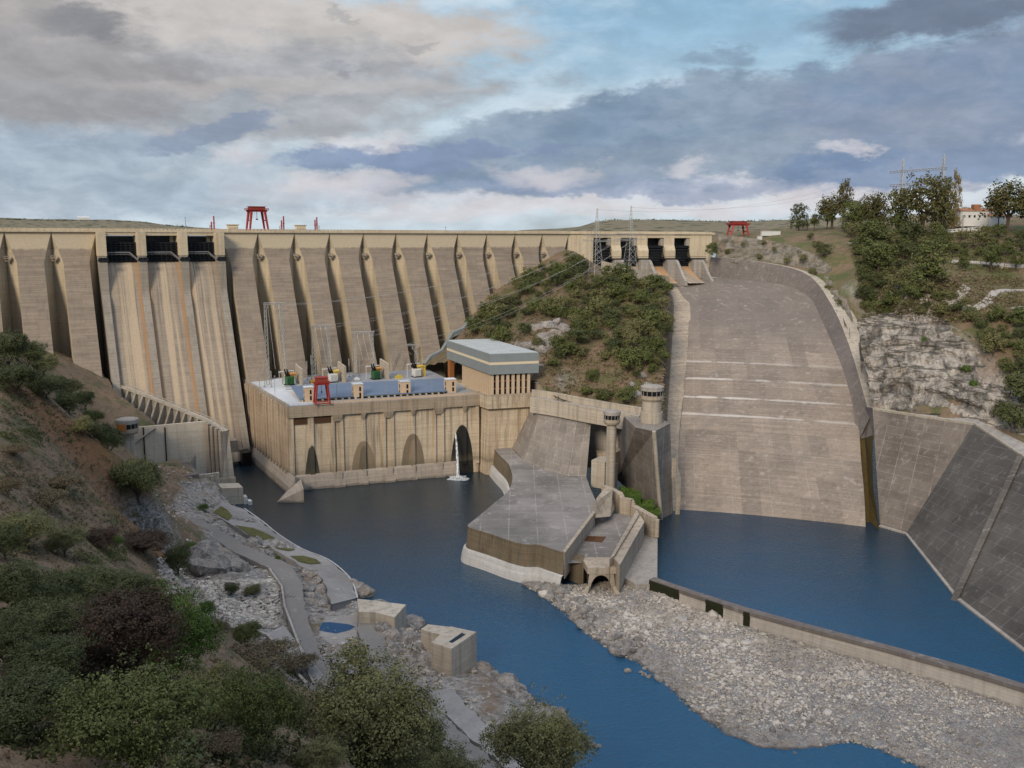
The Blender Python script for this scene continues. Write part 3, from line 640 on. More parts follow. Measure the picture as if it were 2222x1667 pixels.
for n, (px0, px1, ytop, ybase) in enumerate(((582, 607, 659, 835), (682, 704, 707, 818), (771, 798, 722, 812), (862, 892, 750, 800))):
    a = pz('O', px0, ybase, DZ); bb = pz('O', px1 + 6, ybase - 3, DZ); zt = pY('O', px0, ytop, a[1])[2]
    bb = np.array([bb[0], a[1] - 3, DZ])
    t = thing('switch_gantry', (a[0], a[1], DZ), ['tallest thin steel lattice gantry, beside the left green transformer', 'thin steel lattice gantry behind the red deck crane and white transformer', 'thin steel lattice gantry beside the green transformer at the middle of the roof', 'shortest thin steel lattice gantry, beside the rightmost white transformer'][n], 'gantry', 'lattice gantries on the powerhouse deck')
    for q in (a, bb):
        b = MB(); lattice(b, (q[0], q[1], DZ), (q[0], q[1], zt), 1.9, 1.0, int((zt - DZ) / 2.6), 0.2); b.build('mast', M['steel'], t)
    b = MB(); hframe_beam(b, (a[0] - 1, a[1], zt), (bb[0] + 1.5, bb[1], zt), 0.9, 8, 0.18); b.build('crossbeam', M['steel'], t)
    b = MB()
    for k in range(3):
        f = (k + .5) / 3; x = a[0] + (bb[0] - a[0]) * f; y = a[1] + (bb[1] - a[1]) * f
        b.tube([(x, y, zt - .5), (x, y, zt - 2.6)], .16, 5); b.tube([(x, y, zt - 2.6), (x + 2, y - 3, DZ + 9)], .06, 4)
    b.build('insulator', M['white'], t)
    for k in range(3):
        b = MB(); x, y = a[0] - 7 + k * 3.2, a[1] - 9 + (k % 2) * 2; hh = (11, 14, 9)[k]
        b.tube([(x, y, DZ), (x, y, DZ + hh * .6)], .16, 5).tube([(x, y, DZ + hh * .6), (x, y, DZ + hh)], .3, 6); b.bx(x - .5, y - .5, DZ, x + .5, y + .5, DZ + .5)
        b.build('surge_arrester', M['steel'], t)
for k in range(5):
    a = pz('A6', (540, 920, 1275, 1130, 60)[k], (600, 575, 552, 640, 560)[k] - (0, 0, 0, 90, 0)[k], DZ); b = MB(); b.tube([(a[0], a[1], DZ), (a[0], a[1], DZ + 10)], [.14, .09], 5).box((a[0], a[1] - .5, DZ + 10), (.5, 1.4, .25))
    b.build('lamp_post', M['steel'], None, (a[0], a[1], DZ), label=['thin lamp post on the deck edge between the red crane and the second hut', 'thin lamp post on the deck edge between the second and third huts', 'thin lamp post on the deck edge just left of the last hut', 'thin lamp post on the deck edge right of the third hut', 'thin lamp post on the pale left corner of the deck'][k], cat='lamp post', group='lamp posts on the powerhouse deck')

# control building on its own pier at the right end
cb = thing('control_building', (235, 430, DZ), 'control building with grey overhanging top storey and tan vertical fins', 'building')
ef, es = np.array([0.975, -0.222]), np.array([0.10, 0.995]); C1 = np.array([224.9, 414.9])
cq = lambda a, b_, z: (C1[0] + ef[0] * a + es[0] * b_, C1[1] + ef[1] * a + es[1] * b_, z)
zf0 = pY('A6', 1730, 402, 414.9)[2]; zf1 = pY('A6', 1725, 246, 413.9)[2]
b = MB(); b.prism([cq(.7, .7, DZ), cq(21, .7, DZ), cq(21, 42, DZ), cq(.7, 42, DZ)], [cq(.7, .7, zf0), cq(21, .7, zf0), cq(21, 42, zf0), cq(.7, 42, zf0)]); gl = b.build('glazing', M['glass'], cb)
nf = 8
for k in range(nf): 
    a = k * 21.6 / (nf - 1) * .93; b = MB(); b.prism([cq(a, 0, DZ), cq(a + 1.5, 0, DZ), cq(a + 1.5, .9, DZ), cq(a, .9, DZ)], [cq(a, 0, zf0), cq(a + 1.5, 0, zf0), cq(a + 1.5, .9, zf0), cq(a, .9, zf0)]); b.build('fin', M['fin'], cb)
for k in range(17):
    a = 1.6 + k * 2.45; b = MB(); b.prism([cq(0, a, DZ), cq(.9, a, DZ), cq(.9, a + 1.2, DZ), cq(0, a + 1.2, DZ)], [cq(0, a, zf0), cq(.9, a, zf0), cq(.9, a + 1.2, zf0), cq(0, a + 1.2, zf0)]); b.build('fin', M['fin'], cb)
b = MB()
for zz in (DZ + 3.4, DZ + 7.4): b.prism([cq(.45, .45, zz), cq(21.1, .45, zz), cq(21.1, 42, zz), cq(.45, 42, zz)], [cq(.45, .45, zz + .5), cq(21.1, .45, zz + .5), cq(21.1, 42, zz + .5), cq(.45, 42, zz + .5)])
b.build('spandrel', M['rustpost'], gl)
U0, U1, V0 = -1.0, 25.8, -1.2
V1 = float((pz('A6', 1366, 282, zf0)[1] - C1[1]) / es[1])
hz = zf1 - zf0
fr = lambda o, z: [cq(U0 - o, V0 - o, z), cq(U1 + o, V0 - o, z), cq(U1 + o, V1 + o, z), cq(U0 - o, V1 + o, z)]
for nm, z0, z1, o, mt in (('fascia', zf0, zf0 + hz * .47, 0, 'fascia'), ('fascia_band', zf0 + hz * .47, zf0 + hz * .60, -.06, 'cream'), ('fascia', zf0 + hz * .60, zf1, 0, 'fascia')):
    b = MB(); b.prism(fr(o, z0), fr(o, z1)); b.build(nm, M[mt], cb)
b = MB(); b.prism(fr(-.3, zf1), fr(-.3, zf1 + .25)); rp = b.build('roof', M['roof_grey'], cb)
b = MB(); b.prism([cq(8, 8, zf1 + .25), cq(20, 8, zf1 + .25), cq(20, 30, zf1 + .25), cq(8, 30, zf1 + .25)], [cq(8, 8, zf1 + .5), cq(20, 8, zf1 + .5), cq(20, 30, zf1 + .5), cq(8, 30, zf1 + .5)]); b.build('roof_panel', M['roof_grey'], rp)
b = MB(); a = cq(.5, V1 - 3, DZ); b.bx(a[0] - 1.4, a[1] - 1.4, DZ, a[0] + 1.4, a[1] + 1.4, zf0); b.build('column', M['rustpost'], cb)
pb = thing('building_pier', (236, 425, 0), 'tall tan concrete pier carrying the control building above the river', 'pier')
b = MB(); b.prism([(222.5, 416, -2), (247, 410, -2), (256, 460, -2), (226, 466, -2)], [(223.5, 415.5, 34.8), (248, 410, 34.8), (256, 460, 34.8), (226, 466, 34.8)]); b.build('pier_wall', M['house'], pb)
b = MB(); b.prism([(222.4, 413.6, 36), (248.6, 408.2, 36), (258, 466, 36), (222, 470, 36)], [(222.0, 413.2, DZ - .02), (249, 407.6, DZ - .02), (258, 470, DZ - .02), (222, 470, DZ - .02)]); b.build('pier_cap', M['house'], pb)
b = MB(); b.prism([(223.8, 415.2, 34.8), (247.8, 410, 34.8), (256, 460, 34.8), (224, 466, 34.8)], [(222.4, 413.6, 36), (248.6, 408.2, 36), (258, 466, 36), (222, 470, 36)]); b.build('pier_flare', M['cornice'], pb)
b = MB(); b.wall([(222.2, 440, DZ + 1.0), (222.1, 413.4, DZ + 1.0), (249, 407.8, DZ + 1.0)], 1.0, .35); b.build('parapet', M['warm'], pb)
an = thing('annex', (258, 425, DZ), 'small tan annex against the hillside behind the control building', 'building')
b = MB(); b.prism([(252, 424, 38), (262, 422, 38), (264, 446, 38), (253, 448, 38)], [(252, 424, 55.5), (262, 422, 55.5), (264, 446, 55.5), (253, 448, 55.5)]); b.build('wall', M['pale'], an)
b = MB(); b.prism([(252.5, 413, 38), (259.5, 411.5, 38), (260, 421.5, 38), (253, 423.5, 38)], [(252.5, 413, 47.5), (259.5, 411.5, 47.5), (260, 421.5, 47.5), (253, 423.5, 47.5)]); b.build('porch', M['pale'], an)
b = MB(); b.prism([(251.9, 412.4, 47.5), (260.2, 410.9, 47.5), (260.6, 421.8, 47.5), (252.6, 423.8, 47.5)], [(251.9, 412.4, 47.9), (260.2, 410.9, 47.9), (260.6, 421.8, 47.9), (252.6, 423.8, 47.9)]); b.build('roof', M['roof_grey'], an)
# stair gallery climbing the dam's right abutment
gp = [pdam('A2', 2212, 1070), pdam('A2', 2130, 1100), pdam('A2', 2060, 1180), pdam('A2', 1970, 1220), pdam('A2', 1930, 1290), pdam('A2', 1880, 1370), pdam('A2', 1780, 1420), pdam('A2', 1730, 1490)]
gp = [p + np.array([0, -1.5, 0]) for p in gp]
b = MB()
for sgn in (0,):
    rows = [[p + np.array([0, -2, -.5]), p + np.array([0, -2, 2.6]), p + np.array([0, 1.6, 2.6]), p + np.array([0, 1.6, -.5])] for p in gp]
    b.grid(rows, True)
b.build('stair_gallery', M['fascia'], None, gp[3], label='grey covered stair gallery zigzagging down the foot of the dam to the deck', cat='stairway')
# waterfall from the right unit
wf = thing('waterfall', fp(88.5, -2, 0), 'white jet of water falling from the powerhouse wall into the river', 'waterfall')
mw, g, bb_ = material('falling_water'); p = gpos(g)
n_ = g.noise(g.map(p, (2.2, 2.2, 0.12)), 1, 5, 0.6)
g.put(bb_.inputs['Base Color'], g.mix(g.step(n_, .35, .6), (0.30, 0.34, 0.37), (0.70, 0.73, 0.75))); g.put(bb_.inputs['Alpha'], g.step(n_, 0.36, 0.60)); bb_.inputs['Roughness'].default_value = .5
s0 = vpl('A6', 1457, 858, PA + PN * .8, PA + PN * .8 + PE); s1 = vpl('A6', 1478, 1250, PA - PN * 7, PA - PN * 7 + PE)
path = []; 
for k in range(13):
    t = k / 12; q = s0 + (s1 - s0) * t; h = s0[2] * (1 - t ** 1.55); path.append((s0[0] + (s1[0] - s0[0]) * t, s0[1] + (s1[1] - s0[1]) * t, max(h, 0)))
b = MB(); b.tube(path, [0.32 + 0.55 * (k / 12) for k in range(13)], 9); b.build('jet', mw, wf, smooth=True)
b = MB() if True else None
if False: b.tube([(x + 1.5 + 3.4 * k / 12, y + 3.5, z * .8) for k, (x, y, z) in enumerate(path)], [0.1 + .3 * (k / 12) for k in range(13)], 7); pass
b = MB(); rows = []
for r, z in ((0, 1.5), (1.4, 1.3), (2.8, .6), (4.4, .18), (5.4, .03)):
    rows.append([(path[-1][0] + r * math.cos(a) * (1 + .25 * math.sin(5 * a + r)), path[-1][1] + r * math.sin(a) * (1 + .2 * math.sin(4 * a)), z * (.8 + .3 * math.sin(7 * a))) for a in [2 * math.pi * k / 28 for k in range(28)]])
b.grid(rows, True); b.build('splash', mw, wf, smooth=True)

# ------------------------------------------------------------------ side spillway with its great chute
GA, GB = np.array([361.7, 552.1]), np.array([469.8, 523.1])
GE = (GB - GA) / np.linalg.norm(GB - GA); GN = np.array([-GE[1], GE[0]])          # GN points upstream
gq = lambda u, v, z: (GA[0] + GE[0] * u + GN[0] * v, GA[1] + GE[1] * u + GN[1] * v, z)
def gu(k, x, y, v=0.0): q = vpl(k, x, y, GA + GN * v, GB + GN * v); return float((q[:2] - GA - GN * v) @ GE), float(q[2])
ss = thing('side_spillway', gq(55, 0, 95), 'side spillway with four tall dark gates between tan piers, right of the dam', 'spillway')
LU = GB - GA; LT = float(np.linalg.norm(LU))
def gbox(mb, u0, u1, v0, v1, z0, z1): return mb.prism([gq(u0, v0, z0), gq(u1, v0, z0), gq(u1, v1, z0), gq(u0, v1, z0)], [gq(u0, v0, z1), gq(u1, v0, z1), gq(u1, v1, z1), gq(u0, v1, z1)])
b = MB(); gbox(b, 0, LT + 2, -1, 12, 126.2, 127.2); b.build('bridge_deck', M['crest'], ss)
b = MB()
for vv in (-.8, 11.5):
    gbox(b, 0, LT + 2, vv, vv + .3, 127.95, 128.2); gbox(b, 0, LT + 2, vv, vv + .3, 127.2, 127.45)
    k = 0.
    while k < LT: gbox(b, k, k + 1.5, vv, vv + .3, 127.45, 127.95); k += 2.2
b.build('parapet', M['crest'], ss)
edges = [(gu('A3', a_, 400)[0], gu('A3', b_, 400)[0]) for a_, b_ in ((920, 1135), (1290, 1368), (1512, 1600), (1742, 1830), (1965, 2150))]
for n, (u0, u1) in enumerate(edges):
    end = n in (0, 4); b = MB()
    P = [(12, 126.2), (0, 126.2), (0, 118.5), (-2.5, 114.5), (-2.5, 108)] if not end else [(12, 126.2), (0, 126.2), (-.2, 112), (-.2, 100)]
    P += [(12, P[-1][1])]
    b.prism([gq(u0, v, z) for v, z in P], [gq(u1, v, z) for v, z in P]); pr_ = b.build('pier', M['crest'], ss)
    if not end or n == 4:
        b = MB(); lowz = 90
        u1b = u1 if not end else u0 + 8
        P = [(12, 107.98), (-7.5, 107.98), (-8.5, lowz), (12, lowz)]
        b.prism([gq(u0 + .2, v, z) for v, z in P], [gq(u1b - .2, v, z) for v, z in P]); P = [(-7, 107.9), (-9, 107.0), (-14, 102.5), (-20, 97), (-25, 93.5), (-25, lowz), (-7, lowz)]; b.prism([gq(u1b - 2.2, v, z) for v, z in P], [gq(u1b - .1, v, z) for v, z in P]); b.build('pier_tail', M['grey'], ss)
        b = MB(); gbox(b, u0 - 3.2, u1b + 3.2, -5.0, 1, 108.3, 109.0); gbox(b, u0 - 3.2, u1b + 3.2, -5.0, -4.8, 109.9, 110.2); b.build('service_walk', M['dark_metal'], ss)
for n in range(4):
    u0, u1 = edges[n][1], edges[n + 1][0]; b = MB(); rows = []
    for t in range(9):
        zz = 103 + t * 1.9; vv = 1.2 + 2.2 * (1 - ((t - 4) / 4.4) ** 2); rows.append([gq(u0, vv, zz), gq(u1, vv, zz)])
    b.grid(rows)
    for t in range(8): gbox(b, u0, u1, .4, 1.4, 103.4 + t * 1.9, 103.9 + t * 1.9)
    gt = b.build('radial_gate', M['gate_metal'], ss)
    b = MB()
    for uu in (u0 + .8, u1 - .8):
        b.bar(gq(uu, 1.5, 116), gq(uu, -2.6, 109.5), .5); b.bar(gq(uu, 1.5, 104), gq(uu, -2.6, 109), .5); b.bar(gq(uu, 1.5, 110), gq(uu, -2.6, 109.2), .5)
    b.build('gate_arm', M['dark_metal'], gt)
    b = MB(); b.grid([[gq(u0 + (u1 - u0) * t / 4, v, z) for t in range(5)] for v, z in ((6, 102.6), (3, 103.2), (0, 102.6), (-5, 100), (-11, 96.8), (-18, 94.4), (-27, 92))]); b.build('ogee', M['chute'], ss, fix=False, smooth=True)
    b = MB(); gbox(b, u0, u1, 0.2, 3.5, 123.6, 126.15); b.build('bridge_beam', M['crest'], ss)
    b = MB(); gbox(b, u0 - 2, u1 + 2, 11.5, 12.4, 100, 126.1); b.build('added_gate_backing_panel', M['backing'], ss)  # dark panel added behind the gate so the gap above reads black
    b = MB(); gbox(b, u1 - 2.4, u1 - .2, 1, 4.5, 118, 123.5); b.build('hoist_house', M['grey'], ss)

def chute_marks(g, p, x, y, z, col):
    lines = ((0.35, 6.5), (8.6, 3.0), (31.0, 2.3), (37.6, 3.0), (45.0, 3.0), (52.0, 1.6))
    sm0 = g.math('SUBTRACT', g.noise(g.map(p, (0.025, 0.03, 0.03), (4, 4, 4)), 1, 5, .6), .5)
    br = g.noise(g.map(p, (0.09, 0.09, 0.05)), 1, 4, .6)
    wob = g.math('MULTIPLY_ADD', g.noise(p, .12, 4), .9, -.45)
    for z0, k in lines[2:]:
        l = g.step(g.math('ABSOLUTE', g.math('SUBTRACT', g.math('ADD', z, g.math('MULTIPLY', wob, .45)), z0)), g.math('MULTIPLY', br, .95), g.math('MULTIPLY', br, .35))
        col = g.mix(g.math('MULTIPLY', g.math('MULTIPLY', l, g.step(br, .34, .5)), g.math('MULTIPLY_ADD', g.step(g.math('ADD', g.math('MULTIPLY', x, .77), g.math('MULTIPLY', y, -.64)), 25.0, 75.0), -.45 * min(.85, k / 3.2), min(.85, k / 3.2))), col, (0.46, 0.44, 0.41))
    up_ = g.math('MULTIPLY', g.step(g.math('ADD', z, g.math('MULTIPLY', sm0, 26)), 52, 78), .72)
    col = g.mix(up_, col, (0.125, 0.108, 0.098))
    cv_ = g.noise(g.map(p, (.35, .05, .0), (0, 0, 0), (0, 0, -.9)), 1, 4, .6)
    col = g.mix(g.math('MULTIPLY', g.math('MULTIPLY', g.step(cv_, .58, .7), g.step(z, 70, 85)), .5), col, (0.33, 0.29, 0.25))
    pt = g.step(g.voro(g.map(p, (.06, .06, .06)), 1), .10, .055)
    sm = g.noise(g.map(p, (0.02, 0.05, .0), (3, 1, 0), (0, 0, .7)), 1, 6, .65)
    col = g.mix(g.math('MULTIPLY', g.step(sm, .5, .72), .45), col, (0.11, 0.098, 0.088))
    sk = g.noise(g.map(p, (0.3, 0.3, 0.018), (1, 1, 0)), 1, 4, .6)
    col = g.mix(g.math('MULTIPLY', g.step(sk, .54, .75), .35), col, (0.40, 0.36, 0.31))
    return g.mix(g.math('MULTIPLY', pt, .18), col, (0.6, 0.58, 0.54))
M['chute_floor'] = concrete('chute_floor_concrete', (0.25, 0.205, 0.165), (0.155, 0.128, 0.106), 0.45, 1.7, 0.45, board=0.45, extra=chute_marks, grid=((0.77, -0.64, 0, 17.5, 0.016, 4.0), (0, 0, 1, 6.4, 0.03, 2)), gridc=(0.36, 0.33, 0.29), panel=(((0.77, -0.64, 0, 8.75), (0, 0, 1, 6.4)), .26))
M['chute_wall'] = concrete('chute_wall_concrete', (0.15, 0.128, 0.115), (0.10, 0.086, 0.08), 0.4, 0, 0, lich=0.25, board=0.1)
ch = thing('spillway_chute', (330, 330, 0), 'huge curved brown concrete spillway chute sloping down to the right-hand pool', 'chute')
crow = [(1120, 1462, 1870, 415, 418), (1085, 1463, 1859, 426, 430), (1040, 1466, 1856, 440, 444), (990, 1468, 1851, 457, 462), (940, 1470, 1848, 476, 482), (890, 1474, 1843, 497, 503), (830, 1480, 1826, 524, 530), (770, 1488, 1806, 558, 562), (720, 1490, 1786, 592, 594), (680, 1486, 1768, 622, 622), (650, 1478, 1750, 645, 640), (628, 1466, 1727, 662, 654), (612, 1456, 1690, 676, 668), (603, 1448, 1630, 686, 682), (597, 1442, 1560, 694, 692)]
li = [(1456, 1113, 415), (1463, 1045, 437), (1465, 960, 466), (1470, 900, 490), (1478, 840, 520), (1486, 780, 553), (1489, 730, 588), (1491, 675, 625), (1484, 640, 655), (1466, 612, 678), (1450, 600, 690)]
rows = []
for y, xl, xr, rl, rr in crow:
    if y < 1110: xl = min(xl, np.interp(-y, [-q[1] for q in li], [q[0] for q in li]) - 2); xr += 9
    yl, yr = y - 4 + (0 if y > 1100 else 2), y + 4 + (8 if y > 1100 else 0)
    if y == 1120: yl, yr = 1113, 1140
    row = []
    for k in range(13):
        t = k / 12; row.append(pr('D', xl + (xr - xl) * t, yl + (yr - yl) * t, rl + (rr - rl) * t))
    rows.append(row)
rows = [[np.array(p) + np.array([-1.5, -1.8, -4.0]) for p in rows[0]]] + rows
rows = [list(r) for r in zip(*[smooth_line(list(c), 3) for c in zip(*rows)])]
b = MB(); b.grid(rows); b.build('floor', M['chute_floor'], ch, fix=False, smooth=True)
edgeR = [r[-1] for r in rows]; edgeL = [r[0] for r in rows]
def offs0(pts, d):
    out = []
    for i, p in enumerate(pts):
        t = pts[min(i + 1, len(pts) - 1)] - pts[max(i - 1, 0)]; t = np.array([t[0], t[1], 0]); t = t / (np.linalg.norm(t) + 1e-9); out.append(p + np.array([t[1], -t[0], 0]) * d)
    return out
# outer (right) training wall: leaning slab whose top edge follows the cut
wt = [(1880, 900, 487), (1868, 860, 508), (1850, 795, 540), (1832, 740, 572), (1810, 685, 602), (1790, 648, 628), (1768, 615, 648), (1742, 592, 662), (1700, 577, 676), (1640, 566, 690), (1585, 559, 698), (1535, 556, 702)]
wb = [(1858, 944, 482), (1843, 895, 503), (1828, 834, 530), (1808, 774, 562), (1788, 724, 594), (1770, 684, 622), (1751, 654, 642), (1726, 631, 656), (1688, 615, 669), (1630, 606, 683), (1570, 600, 692), (1528, 596, 696)]
TW = smooth_line([pr('D', *q) for q in wt], 4); BW = smooth_line([pr('D', *q) + np.array([0, 0, -.6]) for q in wb], 4)
b = MB(); b.grid([[BW[i] * (1 - t / 4) + TW[i] * (t / 4) for t in range(5)] for i in range(len(TW))]); 
b.build('outer_wall', M['chute_wall'], ch, fix=False, smooth=True)
TWO = [p_ - q_ for p_, q_ in zip(offs0(TW, 1.0), TW)]
sg_ = 1.0 if TWO[10] @ np.array([1, .6, 0]) > 0 else -1.0
b = MB(); b.grid([[TW[i], TW[i] + TWO[i] * sg_ * 2.6 + np.array([0, 0, .12]), TW[i] + TWO[i] * sg_ * 6 + np.array([0, 0, -.4]), TW[i] + TWO[i] * sg_ * 12 + np.array([0, 0, -2.5])] for i in range(len(TW))]); b.build('wall_coping', M['pale'], ch, fix=False)
# lower right edge of the chute down to the pool
lb = [(1858, 944, 482), (1868, 985, 463), (1880, 1045, 443), (1886, 1090, 430), (1893, 1140, 417)]
# inner (left) training wall with its pale top ledge
lo = [(1446, 1085, 418), (1440, 1035, 436), (1440, 955, 464), (1442, 895, 488), (1446, 835, 516), (1450, 772, 551), (1453, 722, 586), (1456, 678, 618), (1455, 650, 640), (1447, 628, 658), (1438, 608, 676)]
LI = smooth_line([pr('D', *q) + np.array([0, 0, .9]) for q in li], 3); LO = smooth_line([pr('D', *q) for q in lo], 3)
el = edgeL[3:3 + len(LI)]
b = MB(); b.grid([[q + np.array([1.0, .4, -8]), q + np.array([.4, .2, 0]), p, p + np.array([-3, 0, -3]), p + np.array([-12, -3, -12])] for q, p in zip(LI, LO)]); b.build('inner_wall', M['warm'], ch, fix=False, smooth=False)
ap = [pz('A3', 1780, 705, 97.0), pz('A3', 2200, 715, 97), pz('A3', 1990, 760, 97), pz('A3', 1830, 790, 97)]
# low ramp wall from the gates to the pylons
rw = [pr('A3', 1205, 578, 648), pr('A3', 1300, 602, 646), pr('A3', 1480, 643, 644), pr('A3', 1700, 694, 655), pr('A3', 1790, 712, 665)]
b = MB(); b.wall(rw, 9, 2.0); b.build('abutment_wall', M['pale'], None, rw[2], label='low pale retaining wall running from the side spillway gates behind the pylons', cat='wall')

# ------------------------------------------------------------------ right bank training walls beside the pool
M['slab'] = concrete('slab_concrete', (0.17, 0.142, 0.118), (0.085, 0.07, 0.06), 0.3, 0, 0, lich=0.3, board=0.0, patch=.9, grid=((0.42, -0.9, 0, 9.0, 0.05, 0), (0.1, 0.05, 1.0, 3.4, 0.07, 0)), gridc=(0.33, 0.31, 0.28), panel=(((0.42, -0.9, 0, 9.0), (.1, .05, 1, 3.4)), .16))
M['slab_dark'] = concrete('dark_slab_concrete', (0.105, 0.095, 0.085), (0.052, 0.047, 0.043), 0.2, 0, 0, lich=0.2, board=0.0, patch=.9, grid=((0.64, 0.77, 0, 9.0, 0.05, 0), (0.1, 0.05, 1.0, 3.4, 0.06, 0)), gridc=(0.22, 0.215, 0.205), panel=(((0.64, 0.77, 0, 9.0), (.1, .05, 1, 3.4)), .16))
tw = thing('training_wall', (350, 230, 0), 'steep dark slab-faced training wall along the right side of the pool', 'wall')
f0, f1, f2, f3, f4 = pz('D', 1897, 1140, -.6), pz('D', 1955, 1156, -.6), pz('D', 2068, 1300, -.6), pz('D', 2125, 1362, -.6), pz('D', 2260, 1450, -.6)
t0, t1, t2, t3, t4 = pr('D', 1885, 884, 478), pr('D', 2103, 916, 436), pr('D', 2211, 988, 400), pr('D', 2300, 1050, 372), pr('D', 2420, 1140, 330)
def slabgrid(a, bq, c, d, n=8): return [[(a * (1 - s_ / n) + bq * (s_ / n)) * (1 - t / n) + (d * (1 - s_ / n) + c * (s_ / n)) * (t / n) for s_ in range(n + 1)] for t in range(n + 1)]
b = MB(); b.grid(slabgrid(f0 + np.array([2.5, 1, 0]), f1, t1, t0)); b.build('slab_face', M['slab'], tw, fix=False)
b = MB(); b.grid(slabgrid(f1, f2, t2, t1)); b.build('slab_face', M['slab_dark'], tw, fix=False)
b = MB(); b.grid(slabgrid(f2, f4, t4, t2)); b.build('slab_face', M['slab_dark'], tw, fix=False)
b = MB(); up = np.array([0, 0, 1.0])
b.wall([f2 + (t2 - f2) * k / 6 + np.array([-1.2, -.6, .6]) for k in range(7)], 2, 2.2); b.build('joint_rib', M['slab_dark'], tw)
b = MB(); b.wall([f1 + np.array([-.8, -.5, 1.2]), f2 + np.array([-.8, -.5, 1.2]), f4 + np.array([-.8, -.5, 1.2])], 3, 1.6); b.wall([f0 + np.array([-.4, -.5, 1.2]), f1 + np.array([-.8, -.5, 1.2])], 3, 1.6); b.build('toe', M['grey'], tw)
cpt = [t0, t1, t2, t3, t4]
b = MB(); b.grid([[p + np.array([-.4, -.4, -.9]), p + np.array([-.4, -.4, .5]), p + np.array([1.4, .6, .5]), p + np.array([1.4, .6, -1])] for p in cpt]); b.build('coping', M['pale'], tw)
b = MB(); b.grid([[p + np.array([1.3, .6, .1]), p + np.array([o, 5, .1])] for p, o in zip(cpt, (3, 10, 17, 20, 24))]); b.build('bank_walkway', M['grey'], tw, fix=False)
# joint slot with weeds between chute and training wall
q = [pr('D', 1862, 945, 480), pr('D', 1885, 884, 478)]
b = MB(); cw_ = MB(); cw_.grid([[pr('D', 1843, 870, 508), pr('D', 1868, 880, 500), pr('D', 1888, 880, 480)], [pr('D', 1850, 950, 483), pr('D', 1868, 946, 483), pr('D', 1890, 950, 471)]]); cw_.build('joint_cheek', M['chute_wall'], tw, fix=False); b.grid([[pr('D', 1850, 946, 484), pr('D', 1868, 946, 484), pr('D', 1886, 940, 471)], [pr('D', 1861, 1000, 464.5), pr('D', 1872, 1000, 466), pr('D', 1885, 985, 458)], [pr('D', 1863, 1060, 443), pr('D', 1876, 1060, 446), pr('D', 1886, 1050, 441)], [pr('D', 1866, 1150, 418), pr('D', 1880, 1150, 421), pr('D', 1900, 1148, 415)]]) if True else b.grid([[pr('D', 1856, 946, 483), pr('D', 1870, 946, 482), pr('D', 1888, 884, 479)], [pr('D', 1860, 1000, 460), pr('D', 1872, 985, 466), pr('D', 1884, 970, 462)], [pr('D', 1868, 1060, 441), pr('D', 1878, 1050, 448), pr('D', 1886, 1050, 442)], [pr('D', 1872, 1140, 420), pr('D', 1882, 1140, 425), pr('D', 1896, 1142, 418)]])
M['slime'] = plain('ochre_slime', (0.066, 0.045, 0.012), 0.8, var=.3, scale=.5)
b.build('seepage_joint', M['slime'], tw, fix=False)

# ------------------------------------------------------------------ the middle pier ("island") between river and pool
M['island_top'] = concrete('apron_concrete', (0.215, 0.195, 0.178), (0.105, 0.096, 0.088), 0.0, 0, 0, lich=0.45, board=0, patch=.95, grid=((0.86, -0.5, 0, 11.0, .05, 3), (0.5, 0.86, 0, 9.5, .05, 1)), gridc=(0.36, 0.33, 0.30), panel=(((0.86, -0.5, 0, 11.0), (0.5, 0.86, 0, 9.5)), .13))
M['island_side'] = concrete('apron_wall_concrete', (0.17, 0.135, 0.09), (0.10, 0.078, 0.05), 0.6, 2.5, .25, rust=.2)
IZ = 14.0
isl = thing('pier_island', (190, 340, 0), 'broad curved grey concrete apron jutting into the river right of the waterfall', 'pier')
topA7 = [(322, 538), (370, 590), (425, 645), (450, 710), (455, 765), (425, 850), (330, 930), (200, 1040), (130, 1095), (124, 1112), (150, 1128), (290, 1170), (450, 1225), (560, 1250), (650, 1250), (740, 1278), (850, 1312), (1075, 1008), (1085, 930), (1040, 830), (1010, 742), (860, 740), (700, 690), (540, 622), (440, 520)]
TP = [pz('A7', x, y, IZ)[:2] for x, y in topA7]
ring = [np.array([*p, 0]) for p in smooth_line(TP[:17], 3)] + [np.array([*p, 0]) for p in TP[17:]]
b = MB(); b.poly([(p[0], p[1], IZ) for p in ring]); b.build('apron_top', M['island_top'], isl)
edge = ring[:49]
def offs(pts, d):
    out = []
    for i, p in enumerate(pts):
        t = pts[min(i + 1, len(pts) - 1)] - pts[max(i - 1, 0)]; t = t / (np.linalg.norm(t) + 1e-9); out.append(p + np.array([t[1], -t[0], 0]) * d)
    return out
sgn = 1.0 if (offs(edge, 1)[24] - np.mean(ring, axis=0)) @ (edge[24] - np.mean(ring, axis=0)) > (edge[24] - np.mean(ring, axis=0)) @ (edge[24] - np.mean(ring, axis=0)) else -1.0
e0, e1, e2 = edge, offs(edge, sgn * .8), offs(edge, sgn * 2.4)
b = MB(); b.grid([[np.array([*p[:2], IZ - .004]) for p in e0], [np.array([*p[:2], IZ - 1.2]) for p in e0], [np.array([*p[:2], 5.6]) for p in e1]]); b.build('apron_wall', M['island_side'], isl, fix=False)
b = MB(); b.grid([[np.array([*p[:2], 5.7]) for p in offs(edge, sgn * .2)], [np.array([*p[:2], 5.4]) for p in offs(edge, sgn * 1.7)], [np.array([*p[:2], 3.0]) for p in e2], [np.array([*p[:2], -1]) for p in offs(edge, sgn * 3.0)]]); b.build('apron_plinth', M['ledge'], isl, fix=False)
k0 = edge[-1]
